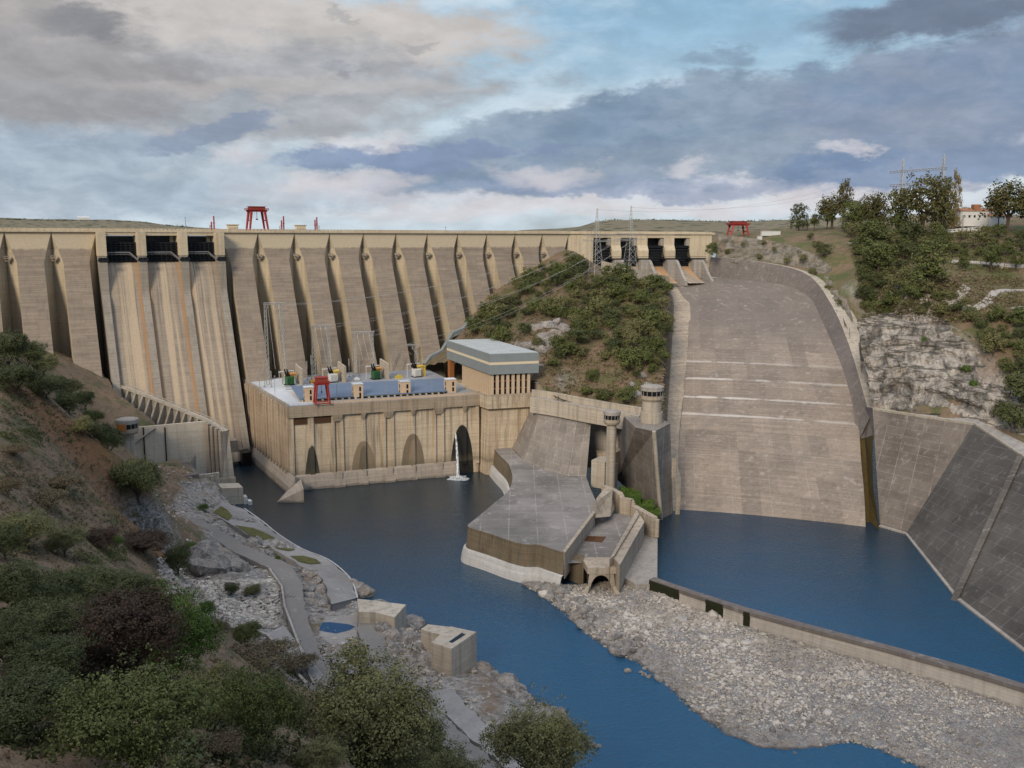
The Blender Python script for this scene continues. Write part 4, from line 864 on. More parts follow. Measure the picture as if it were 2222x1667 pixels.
# left battered block
M['batter'] = concrete('battered_concrete', (0.20, 0.175, 0.15), (0.125, 0.108, 0.092), 0.35, 0, 0, lich=.35, board=0, patch=.7, grid=((0.75, -0.66, 0, 4.4, .07, 0), (0, 0, 1, 3.0, .06, .5)), gridc=(0.42, 0.38, 0.33), panel=(((0.75, -0.66, 0, 4.4), (0, 0, 1, 3.0)), .22))
bt = thing('battered_block', (245, 385, IZ), 'long battered grey concrete block with grid marks right of the control building pier', 'wall')
bb0, bb1, bb2, bb3, bb4 = [pz('A7', x, y, IZ) for x, y in ((452, 520), (540, 622), (700, 690), (860, 738), (1010, 742))]
tt0, tt1, tt3, tt4 = [pz('A7', x, y, 34.5) for x, y in ((585, 225), (655, 282), (935, 345), (1045, 335))]
off = lambda p, z: np.array([p[0], p[1], z])
b = MB(); b.grid([[bb0, bb1, bb2, bb3, bb4], [tt0, tt1, tt1 * .5 + tt3 * .5, tt3, tt4]]); b.poly([tt0, tt1, tt1 * .5 + tt3 * .5, tt3, tt4, tt4 + np.array([8, 18, 0]), tt0 + np.array([10, 26, 0])])
b.poly([bb4, tt4, tt4 + np.array([8, 18, 0]), bb4 + np.array([14, 24, 0])]); b.build('battered_face', M['batter'], bt)
# walkway with twin parapets behind
rp_ = [pz('A7', x, y, 42.0) for x, y in ((588, 160), (760, 185), (1000, 230), (1200, 262), (1385, 300))]
rb_ = [pz('A7', x, y, 43.5) for x, y in ((600, 118), (760, 140), (1000, 185), (1200, 222), (1420, 258))]
bw = thing('bank_road', (265, 370, 40), 'pale walled road running right from the control building towards the round towers', 'road')
b = MB(); b.grid([[p + np.array([0, 0, -.2]), q + np.array([0, 0, -1.2])] for p, q in zip(rp_, rb_)]); b.build('road_deck', M['grey'], bw)
b = MB(); b.wall([p + np.array([0, 0, 1]) for p in rp_], 8, .7); b.build('front_wall', M['pale'], bw)
b = MB(); b.wall([q + np.array([0, 0, 2.2]) for q in rb_], 6, .8); b.build('back_wall', M['pale'], bw)
# wedge pier with two battered faces and the right round tower
wpz = 43.0
wt_ = [pz('A7', x, y, wpz) for x, y in ((1380, 372), (1520, 402), (1640, 342))]
wb_ = [pz('A7', 1243, 765, IZ), pz('A7', 1572, 1062, 0), pz('A7', 1660, 1015, 0)]
wbz = [np.array([*(wb_[0][:2]), IZ]), wb_[1] - np.array([0, 0, .5]), wb_[2] - np.array([0, 0, .5])]
wp = thing('wedge_tower_base', (265, 330, 0), 'tall battered wedge-shaped concrete pier carrying the right round gate tower', 'pier')
bk = [wt_[0] + np.array([10, 22, 0]), wt_[2] + np.array([4, 14, 0])]
lowL = pz('A7', 1243, 765, 4)
b = MB(); b.poly([lowL, wbz[1], wt_[1], wt_[0]]).poly([wbz[1], wbz[2], wt_[2], wt_[1]]).poly([wt_[0], wt_[1], wt_[2], bk[1], bk[0]])
b.poly([lowL, wt_[0], bk[0], lowL + np.array([22, 34, 0])]).poly([wbz[2], wt_[2], bk[1], wbz[2] + np.array([8, 10, 0])]); b.build('pier_face', M['batter'], wp)
b = MB(); b.tube([wbz[1] + np.array([-.2, -.2, 0]), wt_[1] + np.array([-.2, -.2, 0])], .9, 6); b.build('pier_nose', M['pale'], wp)
b = MB(); b.wall([pz('A7', 1655, 600, 28), pz('A7', 1690, 750, 18), pz('A7', 1680, 925, 6)], 9, -2.0); b.build('side_fin', M['pale'], wp)
def round_tower(name, base, r_shaft, h_shaft, r_cab, h_cab, label, door=False, plinth=None):
    x, y, z = base; t = thing(name, base, label, 'tower', 'round concrete gate towers'); N_ = 24
    circ = lambda r, zz: [(x + r * math.cos(2 * math.pi * k / N_), y + r * math.sin(2 * math.pi * k / N_), zz) for k in range(N_)]
    b = MB(); b.prism(circ(r_shaft, z), circ(r_shaft, z + h_shaft)); b.build('shaft', M['pale'], t)
    if plinth: b = MB(); b.prism(circ(plinth[0], z), circ(plinth[0], z + plinth[1])); b.build('plinth', M['pale'], t)
    z1 = z + h_shaft
    b = MB(); b.prism(circ(r_cab * .86, z1 - h_cab * .05), circ(r_cab, z1 + h_cab * .12)); b.prism(circ(r_cab, z1 + h_cab * .12), circ(r_cab, z1 + h_cab * .36)); b.build('cabin', M['warm'], t)
    b = MB(); b.prism(circ(r_cab * .93, z1 + h_cab * .36), circ(r_cab * .93, z1 + h_cab * .70)); gl_ = b.build('window_band', M['glass'], t)
    b = MB()
    for k in range(14):
        a = 2 * math.pi * k / 14; b.box((x + r_cab * .94 * math.cos(a), y + r_cab * .94 * math.sin(a), z1 + h_cab * .53), (.25, .25, h_cab * .34), a)
    b.build('mullion', M['pipe'], gl_)
    b = MB(); b.prism(circ(r_cab * 1.03, z1 + h_cab * .70), circ(r_cab * 1.03, z1 + h_cab * .97)); b.prism(circ(r_cab * .9, z1 + h_cab * .97), circ(r_cab * .84, z1 + h_cab * 1.02)); b.build('roof', M['grey'], t)
    if door:
        b = MB()
        for k in range(5):
            a = math.radians(196 + k * 13); b.box((x + r_cab * .99 * math.cos(a), y + r_cab * .99 * math.sin(a), z1 + h_cab * .5), (.35, r_cab * .24, h_cab * .5), a)
        b.build('door', M['orange_door'], t)
    return t
M['orange_door'] = plain('rust_orange_panel', (0.40, 0.16, 0.04), .8)
bq = pz('A7', 1525, 345, wpz); sc = np.linalg.norm(bq - _C) / 2012 / 3.457
round_tower('gate_tower', (bq[0] + 1, bq[1] + 4, wpz), 72 * sc, 170 * sc, 85 * sc, 108 * sc, 'larger round gate tower with dark window band, on the wedge pier beside the chute', plinth=(84 * sc, 80 * sc))
b1 = pz('A7', 1195, 585, 27.0); sc = np.linalg.norm(b1 - _C) / 2012 / 3.457; zc_ = vpl('A7', 1195, 342, b1, b1 + np.array([1, 0, 0]))[2]
round_tower('gate_tower', (b1[0], b1[1], 12.0), 37 * sc, zc_ - 12.0, 63 * sc, 97 * sc, 'slimmer round gate tower with dark window band, between battered block and wedge pier')
# tower foot, gate slot and gallery between the two blocks
gs = thing('gate_slot', (225, 340, IZ), 'tall stained concrete gate frame in front of the slimmer round tower', 'gate frame')
def a7box(mb, x0, y0, x1, y1, ytop, z, dep=6.0):
    """upright block whose front foot line is surveyed on level z"""
    a, c2 = pz('A7', x0, y0, z), pz('A7', x1, y1, z); t = c2 - a; t[2] = 0; t /= np.linalg.norm(t); n = np.array([-t[1], t[0], 0])
    zt = vpl('A7', x0, ytop, a, c2)[2]
    P = [a, c2, c2 + n * dep, a + n * dep]; mb.prism([(p[0], p[1], z) for p in P], [(p[0], p[1], zt) for p in P]); return zt
b = MB(); a7box(b, 1090, 800, 1140, 830, 625, IZ - 4, 7); a7box(b, 1145, 835, 1215, 800, 635, IZ - 4, 7); b.build('slot_frame', M['pale'], gs)
b = MB(); a7box(b, 1140, 832, 1150, 832, 650, IZ - 4, 5); b.build('slot_recess', M['glass'], gs)
b = MB(); a7box(b, 1090, 640, 1145, 640, 565, IZ, 6); a7box(b, 1215, 740, 1285, 700, 570, IZ - 3, 6); b.build('slot_cheek', M['warm'], gs)
b = MB(); q_ = [pz('A7', 1010, 352, 33), pz('A7', 1150, 360, 33), pz('A7', 1290, 330, 36), pz('A7', 1385, 330, 38)]
b.wall([p + np.array([5, 11, 0]) for p in q_], 0, 8, base=8); b.build('linking_wall', M['grey'], gs)
# stepped wall along the pool
sw_ = [pz('A7', 1160, 803, 17.5), pz('A7', 1215, 825, 17.5), pz('A7', 1280, 858, 16.5), pz('A7', 1300, 895, 15.5), pz('A7', 1360, 905, 15.5), pz('A7', 1380, 950, 13), pz('A7', 1545, 1042, 12.5)]
b = MB(); b.wall(sw_, 9, -2.6); 
for q in subdiv(sw_[3:], 3)[::1]: b.box((q[0] - .6, q[1] - .8, q[2] - 4.6), (1.2, 1.4, 7.5), .6)
b.build('stepped_wall', M['warm'], None, sw_[4], label='stepped stained concrete wall between the sunken channel and the mossy ledges', cat='wall')
b = MB(); b.prism([pz('A7', 1070, 1005, IZ - .3), pz('A7', 1078, 1050, IZ - 1), pz('A7', 1190, 1040, IZ - 3), pz('A7', 1235, 960, IZ - 4)], [pz('A7', 1085, 905, IZ + 4), pz('A7', 1095, 925, IZ + 4), pz('A7', 1210, 835, IZ + 5), pz('A7', 1165, 808, IZ + 5)])
b.build('wall_stub', M['warm'], None, pz('A7', 1150, 1000, IZ), label='short thick tan wall stub at the head of the sunken channel', cat='wall')
moss_pts = []
def in_poly0(xy, poly):
    x, y = xy[:, 0], xy[:, 1]; ins = np.zeros(len(x), bool)
    for i in range(len(poly)):
        (x0, y0), (x1, y1) = poly[i], poly[(i + 1) % len(poly)]; ins ^= ((y0 > y) != (y1 > y)) & (x < (x1 - x0) * (y - y0) / (y1 - y0 + 1e-12) + x0)
    return ins
mo = thing('moss_ledges', pz('A7', 1400, 930, 10), 'bright green mossy steps at the foot of the wedge pier', 'moss', None)
for pts, z0, z1 in ((((1258, 812), (1420, 855), (1420, 900), (1300, 890)), 10, 13.5), (((1365, 905), (1520, 920), (1515, 970), (1390, 965)), 7, 10.5), (((1450, 985), (1560, 975), (1560, 1025), (1540, 1030)), 5, 8.5)):
    P = [pz('A7', x, y, z1) for x, y in pts]; b = MB(); b.prism([(p[0], p[1], z0 - 6) for p in P], [(p[0], p[1], z1) for p in P]); so_ = b.build('step', M['moss'], mo)
    pp_ = np.array([p[:2] for p in P]); xy_ = rng.uniform(pp_.min(0), pp_.max(0), (1600, 2)); moss_pts.append((so_, z1, xy_[in_poly0(xy_, pp_)]))
# sunken channel and its walls
b = MB(); b.poly([pz('A7', x, y, 8.5) for x, y in ((1060, 1040), (1380, 1000), (1330, 1130), (1190, 1390), (800, 1390), (850, 1330))]); b.build('channel_floor', M['island_top'], isl)
b = MB(); P = [(1078, 1008), (850, 1312), (835, 1295), (1062, 995)]; b.prism([pz('A7', x, y, IZ) * np.array([1, 1, 0]) + np.array([0, 0, 4]) for x, y in P], [pz('A7', x, y, IZ + .5) for x, y in P]); b.build('channel_curb', M['warm'], isl)
b = MB(); P = [pz('A7', *q_, 8.9) for q_ in ((960, 1180), (1160, 1185), (1130, 1228), (950, 1215))]; b.poly([p + np.array([0, 0, -.3]) for p in P]); b.build('channel_pool', plain('rusty_puddle', (0.09, 0.035, 0.01), .15), isl)
cw = MB(); P = [pz('A7', x, y, 13.0) for x, y in ((1388, 990), (1446, 1080), (1262, 1400), (1180, 1372))]
Q = [pz('A7', x, y, 13.0) for x, y in ((1388, 990), (1408, 1020), (1222, 1330), (1185, 1360))]
cw.prism([(p[0], p[1], 2) for p in Q], Q); R_ = [pz('A7', x, y, 12.0) for x, y in ((1410, 1022), (1446, 1080), (1262, 1404), (1215, 1350))]
cw.prism([(p[0], p[1], 2) for p in R_], R_); cw.build('channel_wall', M['warm'], isl)
b = MB(); P = [pz('A7', x, y, 4.0) for x, y in ((1445, 1085), (1545, 1165), (1543, 1530), (1380, 1535), (1270, 1470), (1262, 1400))]; b.prism([(p[0], p[1], -2) for p in P], [(p[0], p[1], 3.4 + .3 * (k in (0, 1))) for k, p in enumerate(P)]); b.build('low_platform', M['grey'], isl)
# end wall below the apron and culvert
b = MB(); P = [pz('A7', x, y, 8.6) for x, y in ((838, 1335), (990, 1392), (1015, 1345), (880, 1290))]
b.prism([(p[0], p[1], -1) for p in P], P); b.build('apron_end', M['island_side'], isl)
cv = thing('culvert', pz('A7', 1110, 1600, 0), 'arched concrete culvert mouth with splayed legs above the rubble', 'culvert')
cz = 9.5; TPc = [pz('A7', x, y, cz) for x, y in ((988, 1370), (1020, 1425), (1235, 1425), (1262, 1385), (1190, 1345), (1000, 1345))]
fL, fR = TPc[1], TPc[2]; fd = fR - fL; wdt = np.linalg.norm(fd[:2]); fd = fd / np.linalg.norm(fd); fn = np.array([-fd[1], fd[0], 0])
b = MB(); b.prism([(p[0], p[1], cz - 2.4) for p in TPc], TPc); b.build('lintel_slab', M['warm'], cv)
cxm, rad, za = .48 * wdt, .37 * wdt, .9
n = 14; arch = [(cxm - rad * math.cos(math.pi * k / n), za + (cz - 2.9 - za) * math.sin(math.pi * k / n)) for k in range(n + 1)]
outer = [(0, za)] + [(wdt * k / n, cz - 2.4) for k in range(n + 1)][1:-1] + [(wdt, za)]
rows = [[fL + fd * u + fn * .3 + np.array([0, 0, z - cz]) for u, z in outer], [fL + fd * u + fn * .3 + np.array([0, 0, z - cz]) for u, z in arch], [fL + fd * u + fn * 12 + np.array([0, 0, z - cz]) for u, z in arch]]
b = MB(); b.grid(rows); b.build('arch_ring', M['warm'], cv)
b = MB(); b.poly([fL + fd * (cxm - rad) + fn * 9 + np.array([0, 0, -cz - 1]), fL + fd * (cxm + rad) + fn * 9 + np.array([0, 0, -cz - 1]), fL + fd * (cxm + rad) + fn * 9 + np.array([0, 0, -1]), fL + fd * (cxm - rad) + fn * 9 + np.array([0, 0, -1])]); b.build('back_wall', M['glass'], cv)
for s_, u in ((-1, cxm - rad - .2), (1, cxm + rad + .2)):
    o = fL + fd * u; b = MB(); w = 1.1
    b.prism([o + fd * (s_ * 2.6 - w) - fn * 4 + np.array([0, 0, -cz - .5]), o + fd * (s_ * 2.6 + w) - fn * 4 + np.array([0, 0, -cz - .5]), o + fd * (s_ * .6 + w) + fn * 2 + np.array([0, 0, -cz - .5]), o + fd * (s_ * .6 - w) + fn * 2 + np.array([0, 0, -cz - .5])],
            [o + fd * (s_ * .9 - w * .6) - fn * .5 + np.array([0, 0, za - cz + 1.6]), o + fd * (s_ * .9 + w * .6) - fn * .5 + np.array([0, 0, za - cz + 1.6]), o + fd * (s_ * .3 + w * .6) + fn * 1.5 + np.array([0, 0, za - cz + 1.6]), o + fd * (s_ * .3 - w * .6) + fn * 1.5 + np.array([0, 0, za - cz + 1.6])]); b.build('splayed_leg', M['warm'], cv)
# dividing weir wall between gravel bar and pool
M['weir'] = concrete('weir_concrete', (0.44, 0.40, 0.35), (0.34, 0.30, 0.26), .35, 0, 0, extra=low_wet(0, 1, (.2, .17, .14), .6))
wl = [pz('D', x, y, 6.0) for x, y in ((1402, 1252), (1500, 1286), (1600, 1318), (1760, 1362), (1920, 1404), (2080, 1448), (2211, 1488), (2420, 1556))]
wr = thing('weir_wall', wl[3], 'long low pale dividing wall between the gravel bar and the right pool', 'wall')
b = MB(); b.wall(wl, 8, 2.2); b.build('wall_body', M['weir'], wr)
b = MB(); b.wall([p + np.array([-.3, -.5, .35]) for p in wl], 1.3, 3.0); b.build('wall_cap', M['chute_wall'], wr)
M['wet'] = plain('wet_dark_algae', (0.022, 0.024, 0.012), .4, var=.3, scale=.5)
def on_wall(a, b2, k):
    s_ = MB(); 
    for i in range(len(wl) - 1):
        pass
    wx = (1402, 1500, 1600, 1760, 1920, 2080, 2211, 2420); at_ = lambda q_: np.array([np.interp(q_, wx, [w_[k_] for w_ in wl]) for k_ in range(3)]); p0, p1 = at_(a), at_(b2); t = p1 - p0; t[2] = 0; t /= np.linalg.norm(t); n = np.array([t[1], -t[0], 0]); n = n if n @ (_C - p0) > 0 else -n
    ln = wl[3] - wl[0]; ln[2] = 0; ln /= np.linalg.norm(ln)
    for nm, z0, z1, o in (('spill_stain', -1, 4.6, .14), ('spill_lip', 4.5, 6.0, .5)):
        s_ = MB(); P = [np.array([p0[0], p0[1], 0]) + n * o, np.array([p1[0], p1[1], 0]) + n * o]; Q = [P[1] - n * .1, P[0] - n * .1]
        s_.prism([(q[0], q[1], z0) for q in P + Q], [(q[0], q[1], z1) for q in P + Q]); s_.build(nm, M['wet'], wr)
on_wall(1404, 1469, 0); on_wall(1526, 1564, 0); on_wall(1607, 1622, 0)

# ------------------------------------------------------------------ land: river, banks, hills
def fbm(x, y, s, o=4, seed=0.0): return mnoise.fractal(Vector((x * s + seed, y * s + 1.7 * seed, seed)), 1.0, 2.0, o, noise_basis='PERLIN_ORIGINAL')
class RBF:
    def __init__(s, P, lam=0.0):
        P = np.array(P, float); s.c = P[:, :2] / 100; n = len(P)
        K = s.phi(s.c[:, None] - s.c[None]) + lam * np.eye(n); Q = np.hstack([np.ones((n, 1)), s.c])
        A = np.block([[K, Q], [Q.T, np.zeros((3, 3))]]); w = np.linalg.solve(A, np.concatenate([P[:, 2], np.zeros(3)])); s.w, s.a = w[:n], w[n:]
    @staticmethod
    def phi(d): r2 = (d ** 2).sum(-1); return 0.5 * r2 * np.log(np.maximum(r2, 1e-12))
    def __call__(s, xy):
        xy = np.atleast_2d(np.array(xy, float)) / 100; return s.phi(xy[:, None] - s.c[None]) @ s.w + s.a[0] + xy @ s.a[1:]
def in_poly(xy, poly):
    x, y = xy[:, 0], xy[:, 1]; ins = np.zeros(len(x), bool); n = len(poly)
    for i in range(n):
        x0, y0 = poly[i][:2]; x1, y1 = poly[(i + 1) % n][:2]
        c = ((y0 > y) != (y1 > y)) & (x < (x1 - x0) * (y - y0) / (y1 - y0 + 1e-12) + x0); ins ^= c
    return ins
def terrain(name, ctrl, poly, res, mat, amp=1.0, nscale=0.05, clamp=None, lam=0.0, rock=None, kind='structure'):
    R = RBF(ctrl, lam); P = np.array([p[:2] for p in poly]); R.poly = P; lo, hi = P.min(0), P.max(0)
    nx, ny = int((hi[0] - lo[0]) / res) + 2, int((hi[1] - lo[1]) / res) + 2
    xs, ys = np.linspace(lo[0], hi[0], nx), np.linspace(lo[1], hi[1], ny)
    X, Y = np.meshgrid(xs, ys); xy = np.stack([X.ravel(), Y.ravel()], 1); Z = np.concatenate([R(c) for c in np.array_split(xy, max(1, len(xy) // 4000))])
    if clamp: Z = np.clip(Z, clamp[0], clamp[1])
    if amp: Z = Z + np.array([amp * fbm(x, y, nscale, 5) for x, y in xy])
    keep = in_poly(xy, P); V = np.column_stack([xy, Z]); idx = np.arange(nx * ny).reshape(ny, nx)
    q = np.stack([idx[:-1, :-1], idx[:-1, 1:], idx[1:, 1:], idx[1:, :-1]], -1).reshape(-1, 4); q = q[keep[q].all(1)]
    me = bpy.data.meshes.new(name); me.from_pydata(V.tolist(), [], q.tolist())
    import bmesh
    bm_ = bmesh.new(); bm_.from_mesh(me); bmesh.ops.delete(bm_, geom=[v for v in bm_.verts if not v.link_faces], context='VERTS'); bm_.to_mesh(me); bm_.free()
    me.polygons.foreach_set('use_smooth', [True] * len(me.polygons)); me.materials.append(mat)
    o = bpy.data.objects.new(name, me); COL.objects.link(o); tag(o, kind=kind); return R
def soil(name, cols, rock=(0.36, 0.33, 0.30), slope=(0.55, 0.75), grass=None, s=0.05, rockn=.3, scour=None):
    mt, g, b = material(name); p = gpos(g)
    n1 = g.noise(p, s, 6, .62); n2 = g.noise(p, s * 4.3, 6, .65); n3 = g.noise(p, s * 22, 5, .65)
    col = g.mix(g.step(n1, .36, .62), cols[0], cols[1]); col = g.mix(g.math('MULTIPLY', g.step(n2, .45, .68), .8), col, cols[2])
    if grass: col = g.mix(g.math('MULTIPLY', g.step(g.noise(g.map(p, (1, 1, 1), (30, 9, 4)), s * 1.6, 5, .6), .5, .64), .85), col, grass)
    nz = g.sep(g.new('ShaderNodeNewGeometry').outputs['Normal'])[2]
    if scour:
        for (cx_, cy_, rad_) in ((44.0, 290.0, 26.0), (20.0, 325.0, 20.0)):
            dd = g.math('SQRT', g.math('ADD', g.math('POWER', g.math('SUBTRACT', g.sep(p)[0], cx_), 2.0), g.math('POWER', g.math('SUBTRACT', g.sep(p)[1], cy_), 2.0))); col = g.mix(g.math('MULTIPLY', g.step(g.math('ADD', dd, g.math('MULTIPLY', n2, 30)), rad_ + 22, rad_), .7), col, (0.19, 0.088, 0.038))
    rk = g.math('MAXIMUM', g.step(nz, slope[1], slope[0]), g.math('MULTIPLY', g.step(n2, .66, .74), rockn), clamp=True)
    if scour: rk = g.math('MAXIMUM', rk, g.math('MULTIPLY', g.step(g.math('ADD', g.sep(p)[2], g.math('MULTIPLY', n2, 7)), scour + 7, scour + 3), g.step(n1, .7, .5)))
    rc = g.mix(g.step(g.noise(g.map(p, (1, 1, .35)), s * 9, 7, .7), .32, .66), tuple(t * .35 for t in rock), rock)
    col = g.mix(rk, col, rc); col = g.mix(.5, col, g.mix(n3, (.15, .15, .15), (1, 1, 1)), 'OVERLAY')
    g.put(b.inputs['Base Color'], col); bump(g, b, g.math('ADD', n3, g.math('MULTIPLY', n2, 2.0)), .8, 1.0); b.inputs['Roughness'].default_value = 1
    return mt
def rockmat(name, base, dark, sc=.12, streak=(1, 1, .4), crack=.6):
    mt, g, b = material(name); p = gpos(g)
    a = g.noise(g.map(p, streak), sc, 8, .68, .6); v = g.voro(g.map(p, streak), sc * 2.2, 'DISTANCE_TO_EDGE'); f = g.noise(p, sc * 9, 5, .65)
    col = g.mix(g.step(a, .34, .62), dark, base); col = g.mix(g.math('MULTIPLY', g.step(v, .07, .0), crack), col, tuple(t * .3 for t in dark))
    col = g.mix(g.math('MULTIPLY', g.step(g.noise(p, sc * .5, 5), .52, .68), .4), col, (0.30, 0.22, 0.15)); col = g.mix(.4, col, g.mix(f, (.15, .15, .15), (1, 1, 1)), 'OVERLAY')
    if name == 'cliff_face_rock':
        bd = g.noise(g.map(p, (.02, .02, .16), (2, 2, 5)), 1, 4, .6); col = g.mix(g.math('MULTIPLY', g.step(g.math('ABSOLUTE', g.math('SUBTRACT', bd, .5)), .035, .01), .75), col, (.05, .047, .038)); vs = g.noise(g.map(p, (.5, .5, .05), (7, 2, 0)), 1, 5, .65); col = g.mix(g.math('MULTIPLY', g.step(vs, .52, .68), .6), col, (.10, .092, .08))
    if name == 'gravel': col = g.mix(g.math('MULTIPLY', g.step(g.sep(p)[2], .35, .0), .75), col, (.06, .054, .045))
    g.put(b.inputs['Base Color'], col); bump(g, b, g.math('ADD', a, g.math('MULTIPLY', f, .4)), 1.0, 1.5); return mt
M['soil_mid'] = soil('hill_soil', ((0.13, 0.095, 0.06), (0.17, 0.12, 0.08), (0.085, 0.075, 0.04)), grass=(0.075, 0.08, 0.03))
M['soil_right'] = soil('right_hill_soil', ((0.12, 0.10, 0.055), (0.17, 0.115, 0.075), (0.07, 0.075, 0.035)), grass=(0.07, 0.085, 0.03), s=.03)
M['soil_left'] = soil('left_hill_soil', ((0.155, 0.112, 0.075), (0.20, 0.14, 0.092), (0.10, 0.08, 0.05)), grass=(0.075, 0.085, 0.04), s=.06, slope=(.3, .5), scour=11, rock=(.33, .31, .285))
M['cliff'] = rockmat('cliff_rock', (0.42, 0.36, 0.30), (0.15, 0.13, 0.11), .10, (1, 1, .45))
M['bank_rock'] = rockmat('bank_rock', (0.40, 0.37, 0.34), (0.17, 0.155, 0.14), .3, (1, 1, 1))
M['gravel'] = rockmat('gravel', (0.40, 0.37, 0.345), (0.22, 0.20, 0.185), .5, (1, 1, 1))
M['asphalt'] = concrete('worn_road', (0.175, 0.163, 0.15), (0.12, 0.112, 0.104), 0, 0, 0, lich=.2, board=0)

# water
mw2, g, b = material('river_water'); p = gpos(g); x_, y_, z_ = g.sep(p)
# darker by the powerhouse: its dark reflection, with some depth, painted into the colour
dark_refl = g.step(g.math('ADD', g.math('ADD', y_, g.math('MULTIPLY', x_, .5)), g.math('MULTIPLY', g.noise(p, .018, 4), 90)), 310, 500)
g.put(b.inputs['Base Color'], g.mix(dark_refl, (0.009, 0.060, 0.118), (0.007, 0.018, 0.029))); b.inputs['Roughness'].default_value = .10; b.inputs['IOR'].default_value = 1.7; b.inputs['Specular IOR Level'].default_value = .5
g.put(b.inputs['Specular Tint'], (.62, .85, 1.0))
h = g.math('ADD', g.noise(g.map(p, (.5, 1.3, 1), rot=(0, 0, .5)), 1, 4, .6), g.math('MULTIPLY', g.noise(p, .08, 3), 1.2)); bump(g, b, h, .45, .6)
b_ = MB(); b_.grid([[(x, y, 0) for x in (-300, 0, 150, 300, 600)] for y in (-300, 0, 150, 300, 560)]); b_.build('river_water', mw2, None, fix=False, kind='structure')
b_ = MB(); b_.grid([[(x, y, -7) for x in (-9000, 9000)] for y in (-4000, 556)]); b_.build('river_bed', M['gravel'], None, fix=False, kind='structure')
mres, g, b = material('reservoir_water'); g.put(b.inputs['Base Color'], (.02, .05, .09)); b.inputs['Roughness'].default_value = .2
b_ = MB(); b_.grid([[(x, y, 118) for x in (-9000, 9000)] for y in (563.5, 12000)]); b_.build('reservoir_water', mres, None, fix=False, kind='structure')

# middle hill between the dam and the chute
mid = [pdam('O', 980, 738), pdam('O', 1015, 693), pdam('O', 1105, 613), pdam('O', 1175, 573), pdam('O', 1230, 543)]
mid += [pr('O', *q) for q in ((1285, 578, 640), (1300, 596, 640), (1290, 598, 600), (1365, 598, 600), (1440, 612, 640), (1455, 650, 600), (1452, 740, 520), (1445, 800, 490), (1435, 870, 455), (1395, 893, 440), (1300, 882, 450), (1200, 860, 465), (1185, 800, 490), (1130, 740, 520), (1200, 700, 540), (1300, 700, 540), (1350, 650, 570), (1200, 640, 580), (1350, 780, 490))]
mid += [np.array(q) for q in ((235, 486, 50), (215, 530, 36), (250, 455, 50), (255, 430, 47), (262, 400, 41), (268, 372, 40), (400, 530, 98), (430, 512, 94), (300, 560, 100), (366, 560, 110))]
pl_mid = [(228, 516), (258, 528), (308, 545), (362, 553), (380, 548), (430, 520), (425, 500)] + [tuple((p + np.array([-1.0, .5, 0]))[:2]) for p in LO[::-1]] + [(270, 342), (262, 362), (248, 388), (252, 412), (240, 470)]
R_mid = terrain('hill', mid, pl_mid, 2.2, M['soil_mid'], 1.1, .07)
# right hill: from the chute's outer wall to the skyline
rt = [p + np.array([1.5, 1, -.6]) for p in TW[::3]] + [p + np.array([7, 4, 1.0]) for p in TW[::4]]
rt += [p + np.array([3, 1, -1.5]) for p in (t0, t1, t2, t3)] + [p + np.array([o, 6, -1.5]) for p, o in ((t1, 14), (t2, 20), (t3, 26))]
clb = [(1890, 862, 486), (1960, 880, 470), (2060, 900, 452), (2140, 925, 440), (2200, 950, 428)]
clt = [(1862, 700, 520), (1930, 688, 516), (2000, 692, 508), (2070, 715, 492), (2130, 750, 480), (2211, 770, 470)]
cl_m = [(1872, 770, 503), (1950, 770, 498), (2050, 800, 478), (2140, 830, 462)]
rt += [pr('D', *q) for q in clb + clt + cl_m]
rt += [pr('D', *q) for q in ((1850, 660, 545), (1830, 640, 575), (1900, 660, 548), (2000, 655, 560), (2100, 668, 560), (2211, 690, 540), (2040, 640, 600), (2211, 632, 620), (2000, 610, 640), (2211, 600, 660), (1850, 600, 640), (1800, 560, 680), (1950, 560, 680), (2100, 560, 690), (2211, 550, 690), (1560, 530, 720), (1640, 530, 720), (1720, 530, 715), (1600, 510, 750), (1700, 503, 760), (1850, 500, 760), (2000, 500, 770), (2211, 500, 770), (1700, 494, 860), (1900, 488, 850), (2100, 478, 850), (2300, 468, 850))]
rt += [np.array(q) for q in ((1100, 1000, 126), (1300, 600, 128), (1200, 300, 130), (800, 100, 118), (450, 40, 80), (560, 230, 100), (500, 545, 118), (560, 800, 126), (950, 500, 132))]
pl_r = [tuple(p[:2]) for p in TW] + [(475, 524), (478, 545), (500, 700), (700, 1000), (1300, 1000), (1300, 0), (420, 0), tuple((t4 + np.array([4, -20, 0]))[:2])] + [tuple((p + np.array([1.2, .6, 0]))[:2]) for p in (t4, t3, t2, t1, t0)]
M['cliff_face'] = rockmat('cliff_face_rock', (0.38, 0.34, 0.295), (0.075, 0.07, 0.062), .14, (1, 1, .38), 0.0)
cb_ = [(1886, 884, 481), (1940, 880, 474), (2000, 892, 464), (2060, 904, 454), (2120, 922, 445), (2175, 948, 436), (2230, 975, 424)]
ct_ = [(1850, 700, 523), (1905, 688, 517), (1965, 686, 512), (2030, 698, 503), (2090, 728, 492), (2150, 768, 480), (2230, 800, 466)]
CB_, CT_ = smooth_line([pr('D', *q) for q in cb_], 22), smooth_line([pr('D', *q) for q in ct_], 22); rows = []
